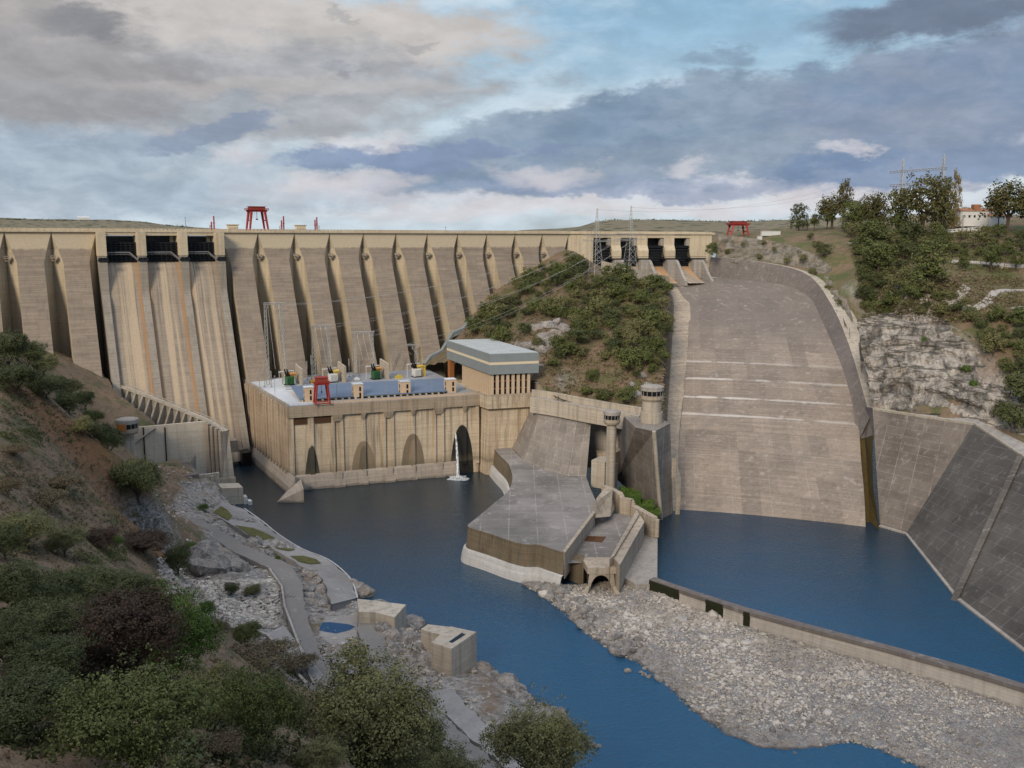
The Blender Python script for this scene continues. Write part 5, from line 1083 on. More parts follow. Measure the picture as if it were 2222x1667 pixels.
for t in np.linspace(-.04, 1.06, 120):
    row = []
    for a, c2 in zip(CB_, CT_):
        e_ = min(max(t, 0), 1); hz = e_ + .07 * math.sin(e_ * math.pi * 4) * (1 - e_) + .022 * math.sin(e_ * 40 + 3 * fbm(a[0], a[1], .05, 2, 1.0)); q = np.array([*(a + (c2 - a) * hz)[:2], a[2] + (c2[2] - a[2]) * t])
        n_ = 1.5 * abs(fbm(q[0] + q[1] * .5, q[2] * .9, .07, 4, 3.3)) + 1.1 * fbm(q[0] - q[1], q[2] * 1.5, .22, 4, 8.1) + 1.5 * abs(fbm((q[0] - q[1]) * 1.0 + q[2] * .3, q[2] * .12, .30, 3, 4.4)) + .7 * fbm(q[0] * 1.3 + q[1], q[2], .6, 3, 6.6); nd = np.array([-.75, -.66, .1]); row.append(q + nd * (n_ + 2.6 - 3.5 * (t > 1.03)))
    rows.append(row)
b = MB(); b.grid(rows)
eb = smooth_line([pr('D', *q) for q in ((1545, 561, 704), (1620, 573, 694), (1700, 592, 679), (1760, 622, 655), (1800, 668, 620), (1826, 720, 592))], 12)
et = smooth_line([pr('D', *q) for q in ((1552, 508, 717), (1630, 517, 713), (1710, 532, 702), (1775, 562, 682), (1815, 612, 652), (1842, 690, 602))], 12); rows = []
for t in np.linspace(-.05, 1.05, 26):
    row = []
    for a, c2 in zip(eb, et):
        q = a + (c2 - a) * t; n_ = 2.2 * abs(fbm(q[0] + q[1], q[2] * 1.2, .1, 4, 5.5)) + 1.2 * fbm(q[0] - q[1], q[2], .3, 3, 2.1); row.append(q + np.array([-.7, -.7, .35]) * (n_ + .6 - 2.5 * (t > 1.02)))
    rows.append(row)
b2_ = MB(); b2_.grid(rows); M['edge_rock'] = rockmat('edge_rock', (0.21, 0.185, 0.15), (0.075, 0.068, 0.05), .16, (1, 1, .6), 0.0); b2_.build('rock_edge', M['edge_rock'], None, fix=False, smooth=False, kind='structure')
b.build('cliff', M['cliff_face'], None, fix=False, smooth=False, kind='structure')
R_r = terrain('hillside', rt, pl_r, 4.0, M['soil_right'], 1.3, .05)

# ------------------------------------------------------------------ left bank
def on_terrain(R, k, x, y, r0, r1, dz=0.0, n=160):
    d = ray(k, x, y); d = d / math.hypot(d[0], d[1]); rs = np.linspace(r0, r1, n); P = _C + d * rs[:, None]
    hgt = R(P[:, :2]); below = np.nonzero(P[:, 2] <= hgt + dz)[0]
    if not len(below): return None
    i = below[0]
    if i == 0: return None
    g0, g1 = P[i - 1, 2] - hgt[i - 1], P[i, 2] - hgt[i]; f_ = g0 / (g0 - g1 + 1e-9); q = P[i - 1] + (P[i] - P[i - 1]) * min(max(f_, 0), 1)
    return q if in_poly(q[None, :2], R.poly)[0] else None
lip = [('O', 527, 1103), ('B6', 600, 500), ('B6', 740, 600), ('B6', 870, 705), ('B6', 1070, 830), ('B6', 1260, 905), ('B6', 1385, 985), ('B6', 1500, 1105), ('B6', 1550, 1255)]
LIP = [pz(*q, 2.4) for q in lip]
lft = [p + np.array([0, 0, -1.0]) for p in LIP] + [p + np.array([5, 2, -5]) for p in LIP]
sh = [(830, 1300), (880, 1350), (930, 1380), (1035, 1440), (1100, 1490), (1150, 1530), (1215, 1560), (1235, 1620), (1270, 1700)]
SH = [pz('D', *q, 0) for q in sh]
lft += [p + np.array([-1, 0, 1.0]) for p in SH] + [p + np.array([4, 1, -4]) for p in SH]
for x, y, z in ((545, 1120, 4.5), (620, 1180, 5), (700, 1245, 4.5), (430, 1075, 9), (400, 1110, 10), (470, 1150, 8.5), (560, 1200, 7.5), (640, 1260, 7), (650, 1330, 6.5), (690, 1430, 6.5), (720, 1350, 5), (790, 1400, 5.5), (870, 1440, 6), (930, 1500, 7), (1000, 1600, 8.5), (1060, 1650, 8.5), (980, 1430, 5), (600, 1300, 8.5), (500, 1330, 10), (450, 1240, 12), (350, 1230, 14), (420, 1200, 13), (360, 1100, 12.5), (600, 1390, 9), (560, 1400, 13), (650, 1470, 10), (300, 1000, 15), (350, 1010, 12), (400, 1020, 11), (430, 1060, 8)): lft.append(pz('D', x, y, z))
for x, y, r in ((0, 740, 380), (60, 790, 385), (100, 830, 385), (160, 880, 395), (215, 930, 405), (60, 950, 290), (0, 950, 275), (150, 1000, 300), (280, 1030, 350), (330, 1090, 325), (0, 1060, 225), (120, 1100, 250), (250, 1130, 270), (320, 1160, 285), (0, 1200, 175), (150, 1190, 200), (260, 1195, 245), (0, 1300, 135), (150, 1300, 150), (300, 1300, 175), (0, 1400, 108), (250, 1400, 125), (440, 1400, 185), (500, 1440, 160), (0, 1520, 80), (200, 1520, 88), (450, 1520, 110), (600, 1520, 140), (0, 1659, 60), (200, 1659, 62), (400, 1659, 68), (600, 1659, 82), (760, 1659, 100), (880, 1659, 128), (800, 1560, 150), (700, 1500, 165)): lft.append(pr('D', x, y, r))
lft += [np.array(q) for q in ((0, 0, 125.8), (15, 10, 107), (26, 20, 94), (10, -12, 124), (-80, 60, 140), (-80, 200, 122), (-100, 350, 98), (-60, 420, 86), (-40, 300, 92), (-60, -60, 185), (0, -60, 158), (100, -120, 70), (-160, 100, 185), (-180, 300, 118), (0, 500, 76), (20, 480, 60), (30, 440, 52), (50, 490, 40), (60, 470, 25), (75, 455, 16), (85, 440, 11), (-120, -160, 240), (20, -200, 220), (-260, 0, 250), (-260, 200, 200))]  # includes an unseen hill behind the camera, added to shade the foreground
for x in range(1120, 2500, 120):
    for r_, dz in ((14, 6), (35, 9), (70, 14), (110, 20)): q = pr('O', x, 1720, r_); q[2] = max(q[2] - dz, -6); lft.append(q)
lft += [np.array(q) for q in ((70, 60, 45), (50, 20, 84), (45, 0, 96), (105, 130, 6), (60, -120, 120))]
lft += [np.array([*((a + c2) / 2)[:2], 2.2]) for a, c2 in zip([pz(*q, 2.4) for q in lip], [pz(*q, 6.0) for q in (('O', 480, 1090), ('B6', 330, 520), ('B6', 520, 650), ('B6', 690, 755), ('B6', 860, 850), ('B6', 1080, 975), ('B6', 1230, 1060), ('B6', 1300, 1180), ('B6', 1330, 1310))])]
pl_l = [(-330, -260), (60, -260), (48, 0), (72, 60), (108, 135)] + [tuple((p + np.array([3, 1, 0]))[:2]) for p in SH[::-1]] + [tuple((p + np.array([-1.2, 0, 0]))[:2]) for p in LIP[::-1]] + [(92, 424), (93, 446), (80, 470), (55, 505), (50, 545), (-330, 545)]
R_l = terrain('hillside_bank', lft, pl_l, 2.0, M['soil_left'], .8, .09)
ZL = lambda p: float(R_l([p[:2]])[0])
def drape(k, pts, dz=.35, R=None):
    return [on_terrain(R_l, k, x, y, 40, 460, 0, 400) + np.array([0, 0, dz]) for x, y in pts]
def strip(name, A, Bp, mat, lift=.5, kind=None, parent=None, **kw):
    A, Bp = smooth_line(A, 6), smooth_line(Bp, 6); rows = []
    A = [p + np.array([.9 * fbm(p[0], p[1], .22, 3, 1.1), .9 * fbm(p[0], p[1], .22, 3, 5.1), 0]) for p in A]; Bp = [p + np.array([.9 * fbm(p[0], p[1], .22, 3, 7.1), .9 * fbm(p[0], p[1], .22, 3, 3.1), 0]) for p in Bp]
    for a, c in zip(A, Bp):
        r = [a * (1 - t / 4) + c * (t / 4) for t in range(5)]
        rows.append([a + np.array([0, 0, -3])] + r + [c + np.array([0, 0, -3])])
    b = MB(); b.grid(rows); return b.build(name, mat, parent, fix=False, kind=kind, **kw)
M['bank_apron'] = concrete('bank_apron_concrete', (0.26, 0.245, 0.23), (0.165, 0.157, 0.148), .15, 0, 0, lich=.4, board=0, patch=.8)
inner = [('O', 480, 1090), ('B6', 330, 520), ('B6', 520, 650), ('B6', 690, 755), ('B6', 860, 850), ('B6', 1080, 975), ('B6', 1230, 1060), ('B6', 1300, 1180), ('B6', 1330, 1310)]
INN = [pz(*q, 6.0) for q in inner]
strip('bank_apron', LIP, INN, M['bank_apron'], kind='structure')
b = MB(); b.poly([LIP[-1], INN[-1], INN[-1] - np.array([0, 0, 8]), LIP[-1] - np.array([0, 0, 6])]); b.build('apron_end', M['bank_apron'], None, kind='structure')
rowsl = [[p + np.array([.2, 0, .1]), p + np.array([1.0, .3, -.2]), p + np.array([1.6, .5, -5])] for p in smooth_line(LIP, 4)]
b = MB(); b.grid(rowsl); b.build('bank_lip', M['ledge'], None, fix=False, kind='structure')
RL = [('B6', 60, 590), ('B6', 330, 745), ('B6', 560, 890), ('B6', 800, 1000), ('B6', 905, 1150), ('B6', 930, 1320), ('B3', 400, 700), ('B3', 470, 900), ('B3', 520, 990)]
RR = [('B6', 180, 560), ('B6', 420, 690), ('B6', 660, 840), ('B6', 960, 960), ('B6', 1075, 1110), ('B6', 1110, 1300), ('B3', 510, 690), ('B3', 580, 850), ('B3', 640, 960)]
zr = (10.5, 9.8, 9, 8.3, 7.8, 7.4, 7.2, 7.2, 7.2)
strip('road', [pz(*q, z + 1.1) for q, z in zip(RL, zr)], [pz(*q, z + 1.1) for q, z in zip(RR, zr)], M['asphalt'], kind='structure')
# kerb wall left of the road and the side pull-out
b = MB(); b.wall([pz(*q, z + 2.1) for q, z in zip(RL[3:], zr[3:])], 4, .6); b.build('road_kerb_wall', M['grey'], None, pz(*RL[5], 7), label='low curved concrete kerb wall between the road and the rubble on the left bank', cat='wall')
strip('pull_out', [pz('B6', *q, 11.5) for q in ((-60, 640), (-120, 740), (-130, 800))], [pz('B6', *q, 11.5) for q in ((20, 560), (115, 640), (60, 740))], M['asphalt'], kind='structure')
b = MB(); b.wall([pz('B6', *q, 12.2) for q in ((10, 545), (95, 600), (125, 660), (90, 730), (0, 790))], 2, .5); b.build('curved_kerb', M['ledge'], None, pz('B6', 110, 660, 11), label='small curved pale kerb beside the bank road at the foot of the red slope', cat='kerb')
# ponding slab and ramps further down the bank
sl = [pz('B6', *q, 5.6) for q in ((1170, 1420), (1560, 1400), (1575, 1700), (1500, 1980), (1240, 1980), (1150, 1650))]
b = MB(); b.prism([p - np.array([0, 0, 3]) for p in sl], sl); b.build('slab', M['bank_apron'], None, kind='structure')
pd = [pz('B6', *q, 5.63) for q in ((1160, 1480), (1200, 1465), (1330, 1462), (1480, 1478), (1545, 1500), (1500, 1530), (1440, 1545), (1380, 1560), (1290, 1545), (1180, 1525))]
b = MB(); b.poly(pd); b.build('puddle', plain('puddle_water', (.03, .06, .11), .04), None, kind='structure')
A_ = [pz('B3', *q, z) for q, z in (((765, 535), 7.4), ((770, 680), 7.4), ((800, 830), 7.6), ((900, 950), 8.5), ((1080, 1120), 9.5), ((1250, 1300), 9.8), ((1380, 1480), 9.8), ((1460, 1620), 9.8))]
B2_ = [pz('B3', *q, z) for q, z in (((872, 520), 7.4), ((915, 660), 7.4), ((1010, 830), 7.6), ((1150, 960), 8.5), ((1290, 1150), 9.5), ((1450, 1300), 9.8), ((1600, 1440), 9.8), ((1700, 1600), 9.8))]
strip('ramp', A_, B2_, M['asphalt'], kind='structure')
A2_ = [pz('B3', *q, 9.4) for q in ((1180, 1005), (1300, 1150), (1470, 1300), (1640, 1457), (1730, 1600))]
C2_ = [pz('B3', *q, 9.0) for q in ((1325, 975), (1440, 1110), (1590, 1240), (1760, 1420), (1860, 1560))]
strip('lower_ramp', A2_, C2_, M['bank_apron'], kind='structure')
b = MB(); b.wall([pz('B3', *q, 11.0) for q in ((-150, 590), (0, 605), (120, 625), (215, 655), (270, 715), (320, 790), (380, 870), (445, 945))], 5, .8); b.build('retaining_wall', M['grey'], None, pz('B3', 215, 655, 9), label='curved thin retaining wall below the rubble, beside the foreground scrub', cat='wall')
P = [pz('B3', *q, 8.6) for q in ((225, 645), (320, 600), (400, 700), (560, 900), (500, 960), (450, 940), (290, 730))]; b = MB(); b.prism([p - np.array([0, 0, 3]) for p in P], P); b.build('sloping_slab', M['bank_apron'], None, kind='structure')
# stub blocks by the water
def block(name, pts, ztop, zbot, mat, label, slot=None):
    T = [pz('B3', x, y, ztop) for x, y in pts]; loc = np.mean(T, axis=0); loc[2] = zbot
    t = thing(name, loc, label, 'block'); b = MB(); b.prism([(p[0], p[1], zbot) for p in T], T); o = b.build('body', mat, t)
    if slot:
        S_ = [pz('B3', x, y, ztop + .02) for x, y in slot]; b = MB(); b.poly(S_); b.build('slot', M['glass'], t)
    return t
zt1 = 11.0; block('concrete_block', ((868, 522), (985, 552), (1055, 476), (890, 455), (760, 440), (770, 520)), zt1, 0, M['pale'], 'small square concrete stub block at the water edge near the puddle')
zt2 = 14.5; t_ = block('concrete_tower', ((1205, 702), (1326, 742), (1476, 640), (1318, 606)), zt2, 0.5, M['pale'], 'tall stained square concrete block with a slot in its top by the river')
S_ = [(1308, 700), (1332, 706), (1412, 655), (1388, 645)]; b = MB(); SS = [pz('B3', *q, zt2 + .03) for q in S_]; b.poly(SS); b.build('slot', M['glass'], t_)
b = MB(); T = [pz('B3', *q, 12.0) for q in ((1142, 622), (1185, 594), (1320, 610), (1280, 660), (1190, 640))]; b.prism([(p[0], p[1], 3) for p in T], T); b.build('low_wing', M['pale'], t_)
T = [pz('B3', *q, 4.0) for q in ((1400, 1030), (1460, 990), (1640, 1000), (1600, 1110), (1440, 1080))]
pt = thing('broken_basin', np.mean(T, axis=0) * np.array([1, 1, 0]), 'broken rusty concrete basin among the rocks below the concrete tower', 'basin')
b = MB(); b.wall(T + [T[0]], 5, 1.0); b.build('rim', M['warm'], pt); b = MB(); b.poly([p - np.array([0, 0, 1.2]) for p in T]); b.build('basin_floor', plain('rust_silt', (.075, .045, .025), .9), pt)
# moss pools on the apron
M['algae'] = plain('olive_algae', (0.10, 0.095, 0.03), .9, var=.4, scale=.5)
apz = lambda k, x, y: ppl(k, x, y, (LIP[3] + INN[3]) / 2 + np.array([0, 0, .12]), np.cross(LIP[5] - LIP[2], INN[4] - LIP[4]))
AP = lambda s_, t_: (lambda i, f: (LIP[i] * (1 - f) + LIP[i + 1] * f) * (1 - t_) + (INN[i] * (1 - f) + INN[i + 1] * f) * t_ + np.array([0, 0, .22]))(min(int(s_), 7), s_ - min(int(s_), 7))
for pts in (((1.9, .95), (2.3, .55), (2.7, .4), (3.2, .3), (3.3, .45), (3.15, .8), (2.7, .98)), ((3.55, .8), (3.75, .4), (4.1, .3), (4.15, .6), (3.9, .85)), ((4.45, .85), (4.6, .45), (5.0, .3), (5.4, .35), (5.2, .7), (4.8, .9)), ((.4, .9), (.8, .6), (1.4, .65), (1.6, .95), (1.0, 1.0))):
    b = MB(); b.poly([AP(*q) for q in pts]); b.build('algae_pool', M['algae'], None, kind='structure')
for n, pts in enumerate(() or () if True else (((545, 670), (640, 660), (780, 640), (800, 665), (865, 712), (760, 745), (680, 752), (600, 700)), ((900, 798), (990, 792), (1070, 805), (1040, 838), (960, 830)), ((1110, 900), (1170, 884), (1240, 905), (1300, 940), (1220, 965), (1150, 975), (1105, 935)), ((300, 505), (400, 520), (510, 545), (480, 600), (420, 620), (360, 590)))):
    b = MB(); b.poly([apz('B6', x, y) for x, y in pts]); b.build('algae_pool', M['algae'], None, kind='structure')
# retaining complex with the round valve cabin at the dam's left foot
wa, wb2 = pdam('A5', 345, 392), np.array([97.7, 455, 29.6])
ZW = lambda k, x, y: vpl(k, x, y, wa, wb2)
tl = [wa, ZW('A5', 530, 462), ZW('A5', 710, 535), ZW('A5', 890, 610), ZW('A5', 1060, 680), ZW('A5', 1222, 775)]
dw = tl[-1] - tl[0]; dw[2] = 0; dw /= np.linalg.norm(dw); nw = np.array([dw[1], -dw[0], 0])
if nw @ (_C - tl[0]) < 0: nw = -nw
gw = thing('guide_wall', tl[2] * np.array([1, 1, 0]), 'ribbed concrete guide wall sloping down from the dam left of the spill face', 'wall')
b = MB(); b.grid([[p + nw * .4 + np.array([0, 0, -34]), p + nw * .4, p - nw * 2.2, p - nw * 2.2 + np.array([0, 0, -34])] for p in tl]); b.poly([tl[-1] + nw * .4 + np.array([0, 0, -34]), tl[-1] + nw * .4, tl[-1] - nw * 2.2, tl[-1] - nw * 2.2 + np.array([0, 0, -34])]); b.build('wall_body', M['divider'], gw)
b = MB(); b.grid([[p + nw * 1.5 + np.array([0, 0, -.5]), p + nw * 1.5 + np.array([0, 0, .2]), p - nw * 2.4 + np.array([0, 0, .2]), p - nw * 2.4 + np.array([0, 0, -.5])] for p in tl], True)
for o in (1.4, -2.3): b.grid([[p + nw * o + np.array([0, 0, .8]), p + nw * o + np.array([0, 0, 1.1]), p + nw * (o - .2) + np.array([0, 0, 1.1]), p + nw * (o - .2) + np.array([0, 0, .8])] for p in tl], True)
b.build('walkway', M['pale'], gw)
for p in subdiv(tl[:5], 3)[1:]:
    q = p - np.array([0, 0, .5]); b = MB(); w = dw * 1.3
    b.prism([q - w * .5 + nw * .4, q + w * .5 + nw * .4, q + w * .5 + nw * 1.6, q - w * .5 + nw * 1.6], [q - w * .5 + nw * .4 + np.array([0, 0, -24]), q + w * .5 + nw * .4 + np.array([0, 0, -24]), q + w * .5 + nw * 13 + np.array([0, 0, -24]), q - w * .5 + nw * 13 + np.array([0, 0, -24])]); b.build('counterfort', M['divider'], gw)
fr_ = pY('A5', 1055, 688, 461); fl_ = pY('A5', 470, 740, 466); fm_ = vpl('A5', 300, 770, fl_, fr_)
fw_ = thing('forebay_wall', (fr_ + fl_) / 2 * np.array([1, 1, 0]), 'pale plain concrete wall facing the river behind the round valve cabin', 'wall')
b = MB(); b.wall([fm_, fl_, fr_], 0, -1.4, base=6) if False else b.wall([fm_, fl_, fr_], 0, 1.4, base=6); b.build('wall_body', M['cream_wall'], fw_)
for x in (515, 700): 
    q = vpl('A5', x, 740, fl_, fr_); b = MB(); b.bx(q[0] - .25, q[1] - .45, 12, q[0] + .25, q[1] - .02, q[2]); b.build('joint', M['glass'], fw_)
b = MB(); b.bar(vpl('A5', 445, 870, fl_, fr_) + np.array([0, -.6, 0]), vpl('A5', 615, 745, fl_, fr_) + np.array([0, -.6, 0]), .7); b.build('drain_pipe', M['grey'], fw_)
e_ = tl[-1] + nw * .5; b = MB()
b.grid([[np.array([*(fr_ * (1 - t / 4) + e_ * (t / 4))[:2], 4]), fr_ * (1 - t / 4) + e_ * (t / 4)] for t in range(5)]); rw_ = b.build('return_wall', M['grey'], fw_, fix=False)
for t in (.12, .35, .58, .8):
    p = fr_ * (1 - t) + e_ * t; b = MB(); b.box((p[0] - .5, p[1] - .7, p[2] / 2 + 2), (1.6, 1.6, p[2] - 5), .6); b.build('rib', M['warm'], rw_)
pz0, pz1 = pz('A5', 1185, 1180, 5.5), pz('A5', 1298, 1170, 5.5)
pr_ = thing('guide_pier', (pz0 + pz1) / 2 * np.array([1, 1, 0]), 'battered pale concrete pier ending the ribbed guide wall at the river', 'pier')
b = MB(); tp0, tp1 = tl[-1] + nw * 1.2, tl[-1] - nw * 2.0
b.prism([pz0, pz1, pz1 + np.array([1, 9, 0]), pz0 + np.array([0, 9, 0])], [tp0, tp1, tp1 + np.array([0, 6, 0]), tp0 + np.array([0, 6, 0])]); b.build('shaft', M['pale'], pr_)
b = MB(); b.prism([pz0 + np.array([-1, -1, -7]), pz1 + np.array([.5, -1, -7]), pz1 + np.array([.5, 9, -7]), pz0 + np.array([-1, 9, -7])], [pz0 + np.array([-.5, -.5, 0]), pz1 + np.array([.5, -.5, 0]), pz1 + np.array([.5, 9, 0]), pz0 + np.array([-.5, 9, 0])]); b.build('footing', M['warm'], pr_)
lw = [pz('A5', 790, 1185, 13), pz('A5', 1000, 1150, 13), pz('A5', 1170, 1128, 13)]
lo_ = thing('low_terrace_wall', lw[1] * np.array([1, 1, 0]), 'low two-bay pale terrace wall below the dark sloping slab on the left bank', 'wall')
b = MB(); b.wall(lw, 0, 1.2, base=2); b.build('wall_body', M['pale'], lo_)
for p in (lw[1] * .75 + lw[0] * .25, lw[1] * .4 + lw[2] * .6): 
    b = MB(); b.box((p[0], p[1] - .6, 6), (1.5, 1.6, 12)); b.build('rib', M['warm'], lo_)
P = [pz('A5', *q, 14.0) for q in ((560, 1045), (895, 1028), (995, 1140), (770, 1172))]; b = MB(); b.prism([p - np.array([0, 0, 5]) for p in P], P); b.build('dark_slab', M['chute_wall'], None, kind='structure')
T = [pz('A5', *q, 8.0) for q in ((1185, 1262), (1370, 1256), (1375, 1290), (1250, 1330))]
bl = thing('landing_block', pz('A5', 1290, 1400, 0), 'pale square concrete landing block with steps at the left bank water edge', 'block')
q0_, q1_ = pz('A5', 1190, 1262, 8.0), pz('A5', 1372, 1256, 8.0)
b = MB(); b.prism([(q0_[0], q0_[1], -1), (q1_[0], q1_[1], -1), (q1_[0], q1_[1] + 9, -1), (q0_[0], q0_[1] + 9, -1)], [q0_, q1_, q1_ + np.array([0, 9, 0]), q0_ + np.array([0, 9, 0])]); b.build('body', M['pale'], bl)
for k in range(2):
    b = MB(); b.bx(q1_[0] + .02 + k * 1.6, q1_[1] - 1 - k * 2.5, -1, q1_[0] + 1.6 + k * 1.6, q1_[1] + 3 - k * 2.5, 3.6 - k * 1.8); b.build('step', M['ledge'], bl)
cbp = pY('A5', 385, 790, 452); sc = np.linalg.norm(cbp - _C) / 2012 / 3.95
b0 = 12.0; hs = cbp[2] - b0
round_tower('valve_cabin', (cbp[0], cbp[1], b0), 43 * sc, hs, 82 * sc, 118 * sc, 'low round valve cabin with rust-orange door panels on the left bank', door=True)
# intake in the corner between spill face and powerhouse
t = thing('outlet_stub', (118, 512, 0), 'small stained concrete outlet stub in the dark corner by the powerhouse', 'outlet')
b = MB(); a1 = pY('A5', 1290, 655, 507); b.box((a1[0] - 4, 505, 6), (9, 7, 15)); b.build('body', M['divider'], t); b = MB(); b.box((a1[0] + 3.5, 500, 3), (5, 10, 9)); b.build('notch', M['glass'], t)

# ------------------------------------------------------------------ gravel bar
shr = [(1130, 1262), (1160, 1275), (1215, 1320), (1260, 1362), (1305, 1395), (1370, 1430), (1420, 1462), (1470, 1510), (1530, 1560), (1600, 1600), (1680, 1622), (1760, 1615), (1850, 1606), (1920, 1630), (1990, 1660), (2080, 1710)]
SHR = smooth_line([pz('D', x, y, 0) for x, y in shr], 3)
gpoly = [tuple(p[:2]) for p in offs(SHR, -3)] + [(260, 90)] + [tuple((p + np.array([1.0, .6, 0]))[:2]) for p in wl[::-1]] + [tuple(pz('A7', 1400, 1520, 0)[:2]), tuple(pz('A7', 1000, 1560, 0)[:2]), tuple(pz('A7', 600, 1560, 0)[:2])]
if in_poly(np.array([SHR[10][:2]]), np.array(gpoly)).sum() == 0: gpoly = [tuple(p[:2]) for p in offs(SHR, 3)] + gpoly[len(SHR):]
gc = [p + np.array([0, 0, 0.0]) for p in SHR[::2]] + [p + np.array([0, 0, -.9]) for p in offs(SHR, 4)[::4]] + [p + np.array([0, 0, -.9]) for p in offs(SHR, -4)[::4]]
gc = [p for p in gc if True]
ins = in_poly(np.array([p[:2] for p in gc]), np.array(gpoly)); 
gc = [np.array([p[0], p[1], .0 if abs(p[2]) < .1 else (1.0 if in_poly(np.array([p[:2]]), np.array([q[:2] for q in SHR] + [q[:2] for q in wl[::-1]]))[0] else -1.4)]) for p in gc]
gc += [np.array([p[0], p[1] - 2, z]) for p, z in zip(wl, (2.2, 1.2, .9, .8, .7, .6, .5, .4))] + [pz('D', x, y, z) for x, y, z in ((1400, 1340, 1.4), (1350, 1320, 1.0), (1300, 1290, .6), (1270, 1285, .4), (1340, 1285, .6), (1380, 1300, 1.0), (1500, 1440, 2.0), (1650, 1480, 1.6), (1800, 1540, 1.6), (2000, 1560, 1.4), (2150, 1600, 1.4))]
R_g = terrain('gravel_bar', gc, gpoly, 1.0, M['gravel'], .35, .25, lam=.001)
"""rocks"""
import bmesh
_ico = bmesh.new(); bmesh.ops.create_icosphere(_ico, subdivisions=1, radius=1); _ico.verts.ensure_lookup_table(); ICO_V = np.array([v.co[:] for v in _ico.verts]); ICO_F = np.array([[v.index for v in f.verts] for f in _ico.faces])
_ic2 = bmesh.new(); bmesh.ops.create_icosphere(_ic2, subdivisions=2, radius=1); _ic2.verts.ensure_lookup_table(); IC2_V = np.array([v.co[:] for v in _ic2.verts]); IC2_F = np.array([[v.index for v in f.verts] for f in _ic2.faces])
def rubble(name, pts, sizes, mat, label=None, cat=None, kind='stuff'):
    n = len(pts); V = np.repeat(ICO_V[None], n, 0) * (1 + rng.uniform(-.28, .28, (n, len(ICO_V), 1)))
    V = V * (np.array(sizes)[:, None, None] * rng.uniform(.6, 1.2, (n, 1, 3)) * np.array([1, 1, .7])); a = rng.uniform(0, 6.28, n); ca, sa = np.cos(a), np.sin(a)
    V = np.stack([V[..., 0] * ca[:, None] - V[..., 1] * sa[:, None], V[..., 0] * sa[:, None] + V[..., 1] * ca[:, None], V[..., 2]], -1) + np.array(pts)[:, None]
    F_ = (ICO_F[None] + (np.arange(n) * len(ICO_V))[:, None, None]).reshape(-1, 3)
    me = bpy.data.meshes.new(name); me.from_pydata(V.reshape(-1, 3).tolist(), [], F_.tolist()); me.materials.append(mat); o = bpy.data.objects.new(name, me); COL.objects.link(o); return tag(o, label, cat, None, kind)
def stone_mat(name, cols, sc=.35):
    mt, g, b = material(name); p = gpos(g); r_ = g.new('ShaderNodeNewGeometry').outputs['Random Per Island']
    c_ = g.mix(g.step(r_, .1, .9), cols[0], cols[1]); c_ = g.mix(g.math('MULTIPLY', g.step(g.noise(p, .035, 5), .46, .66), .75), c_, cols[2]); c_ = g.mix(.4, c_, g.mix(g.noise(p, sc * 6, 5), (.2, .2, .2), (1, 1, 1)), 'OVERLAY')
    c_ = g.mix(g.math('MULTIPLY', g.step(g.math('ADD', g.sep(p)[2], g.math('MULTIPLY', g.noise(p, .15, 3), .5)), .62, .3), .7), c_, (.06, .054, .045))
    g.put(b.inputs['Base Color'], c_); bump(g, b, g.noise(p, sc * 8, 5), .6, .2); return mt
M['stone'] = stone_mat('bar_stone', ((0.26, 0.228, 0.192), (0.43, 0.39, 0.34), (0.19, 0.165, 0.138)))
M['boulder'] = rockmat('boulder_rock', (0.36, 0.33, 0.30), (0.17, 0.155, 0.14), .35, (1, 1, 1))
gp2 = np.array(gpoly); lo2, hi2 = gp2.min(0), gp2.max(0); xy = rng.uniform(lo2, hi2, (90000, 2)); xy = xy[in_poly(xy, gp2)]; zz = R_g(xy); k = zz > -.25; xy, zz = xy[k][:27000], zz[k][:27000]
dist_top = np.clip((xy[:, 1] - 130) / 130, 0, 1)
sz = np.clip(rng.lognormal(-1.55, .55, len(xy)), .10, 1.3) * (.5 + .95 * dist_top) * np.array([.55 + 1.1 * min(1, max(0, .5 + 1.4 * fbm(a_, b_, .035, 3, 2.2))) for a_, b_ in xy])
rubble('rubble', np.column_stack([xy, zz + .05]), sz, M['stone'], 'grey broken stones covering the bar between river and weir wall', 'rubble')
# rubble on the left bank
xy = []
for (k_, x0, y0, x1, y1, n_) in (('B2', 1080, 230, 1330, 480, 900), ('B2', 1330, 380, 1900, 710, 2600), ('B3', 930, 620, 1190, 900, 300)):
    for _ in range(n_):
        q = on_terrain(R_l, k_, rng.uniform(x0, x1), rng.uniform(y0, y1), 60, 420, 0, 120)
        if q is not None: xy.append(q)
xy = np.array(xy); rubble('bank_rubble', xy + np.array([0, 0, .3]), np.clip(rng.lognormal(-.75, .45, len(xy)), .2, 1.5), M['stone'], 'pale broken stones heaped beside the left bank road', 'rubble')
xy = []
for (k_, x0, y0, x1, y1, n_) in (('D', 380, 1080, 640, 1280, 700), ('D', 560, 1200, 780, 1420, 600), ('D', 780, 1340, 1060, 1600, 700), ('D', 330, 1010, 520, 1120, 400)):
    for _ in range(n_):
        q = on_terrain(R_l, k_, rng.uniform(x0, x1), rng.uniform(y0, y1), 60, 460, 0, 120)
        if q is not None: xy.append(q)
xy = np.array(xy); rubble('bank_debris', xy + np.array([0, 0, .15]), np.clip(rng.lognormal(-1.2, .6, len(xy)), .12, 1.1), M['stone'], 'loose broken stones strewn over the rocky left bank bench', 'rubble')
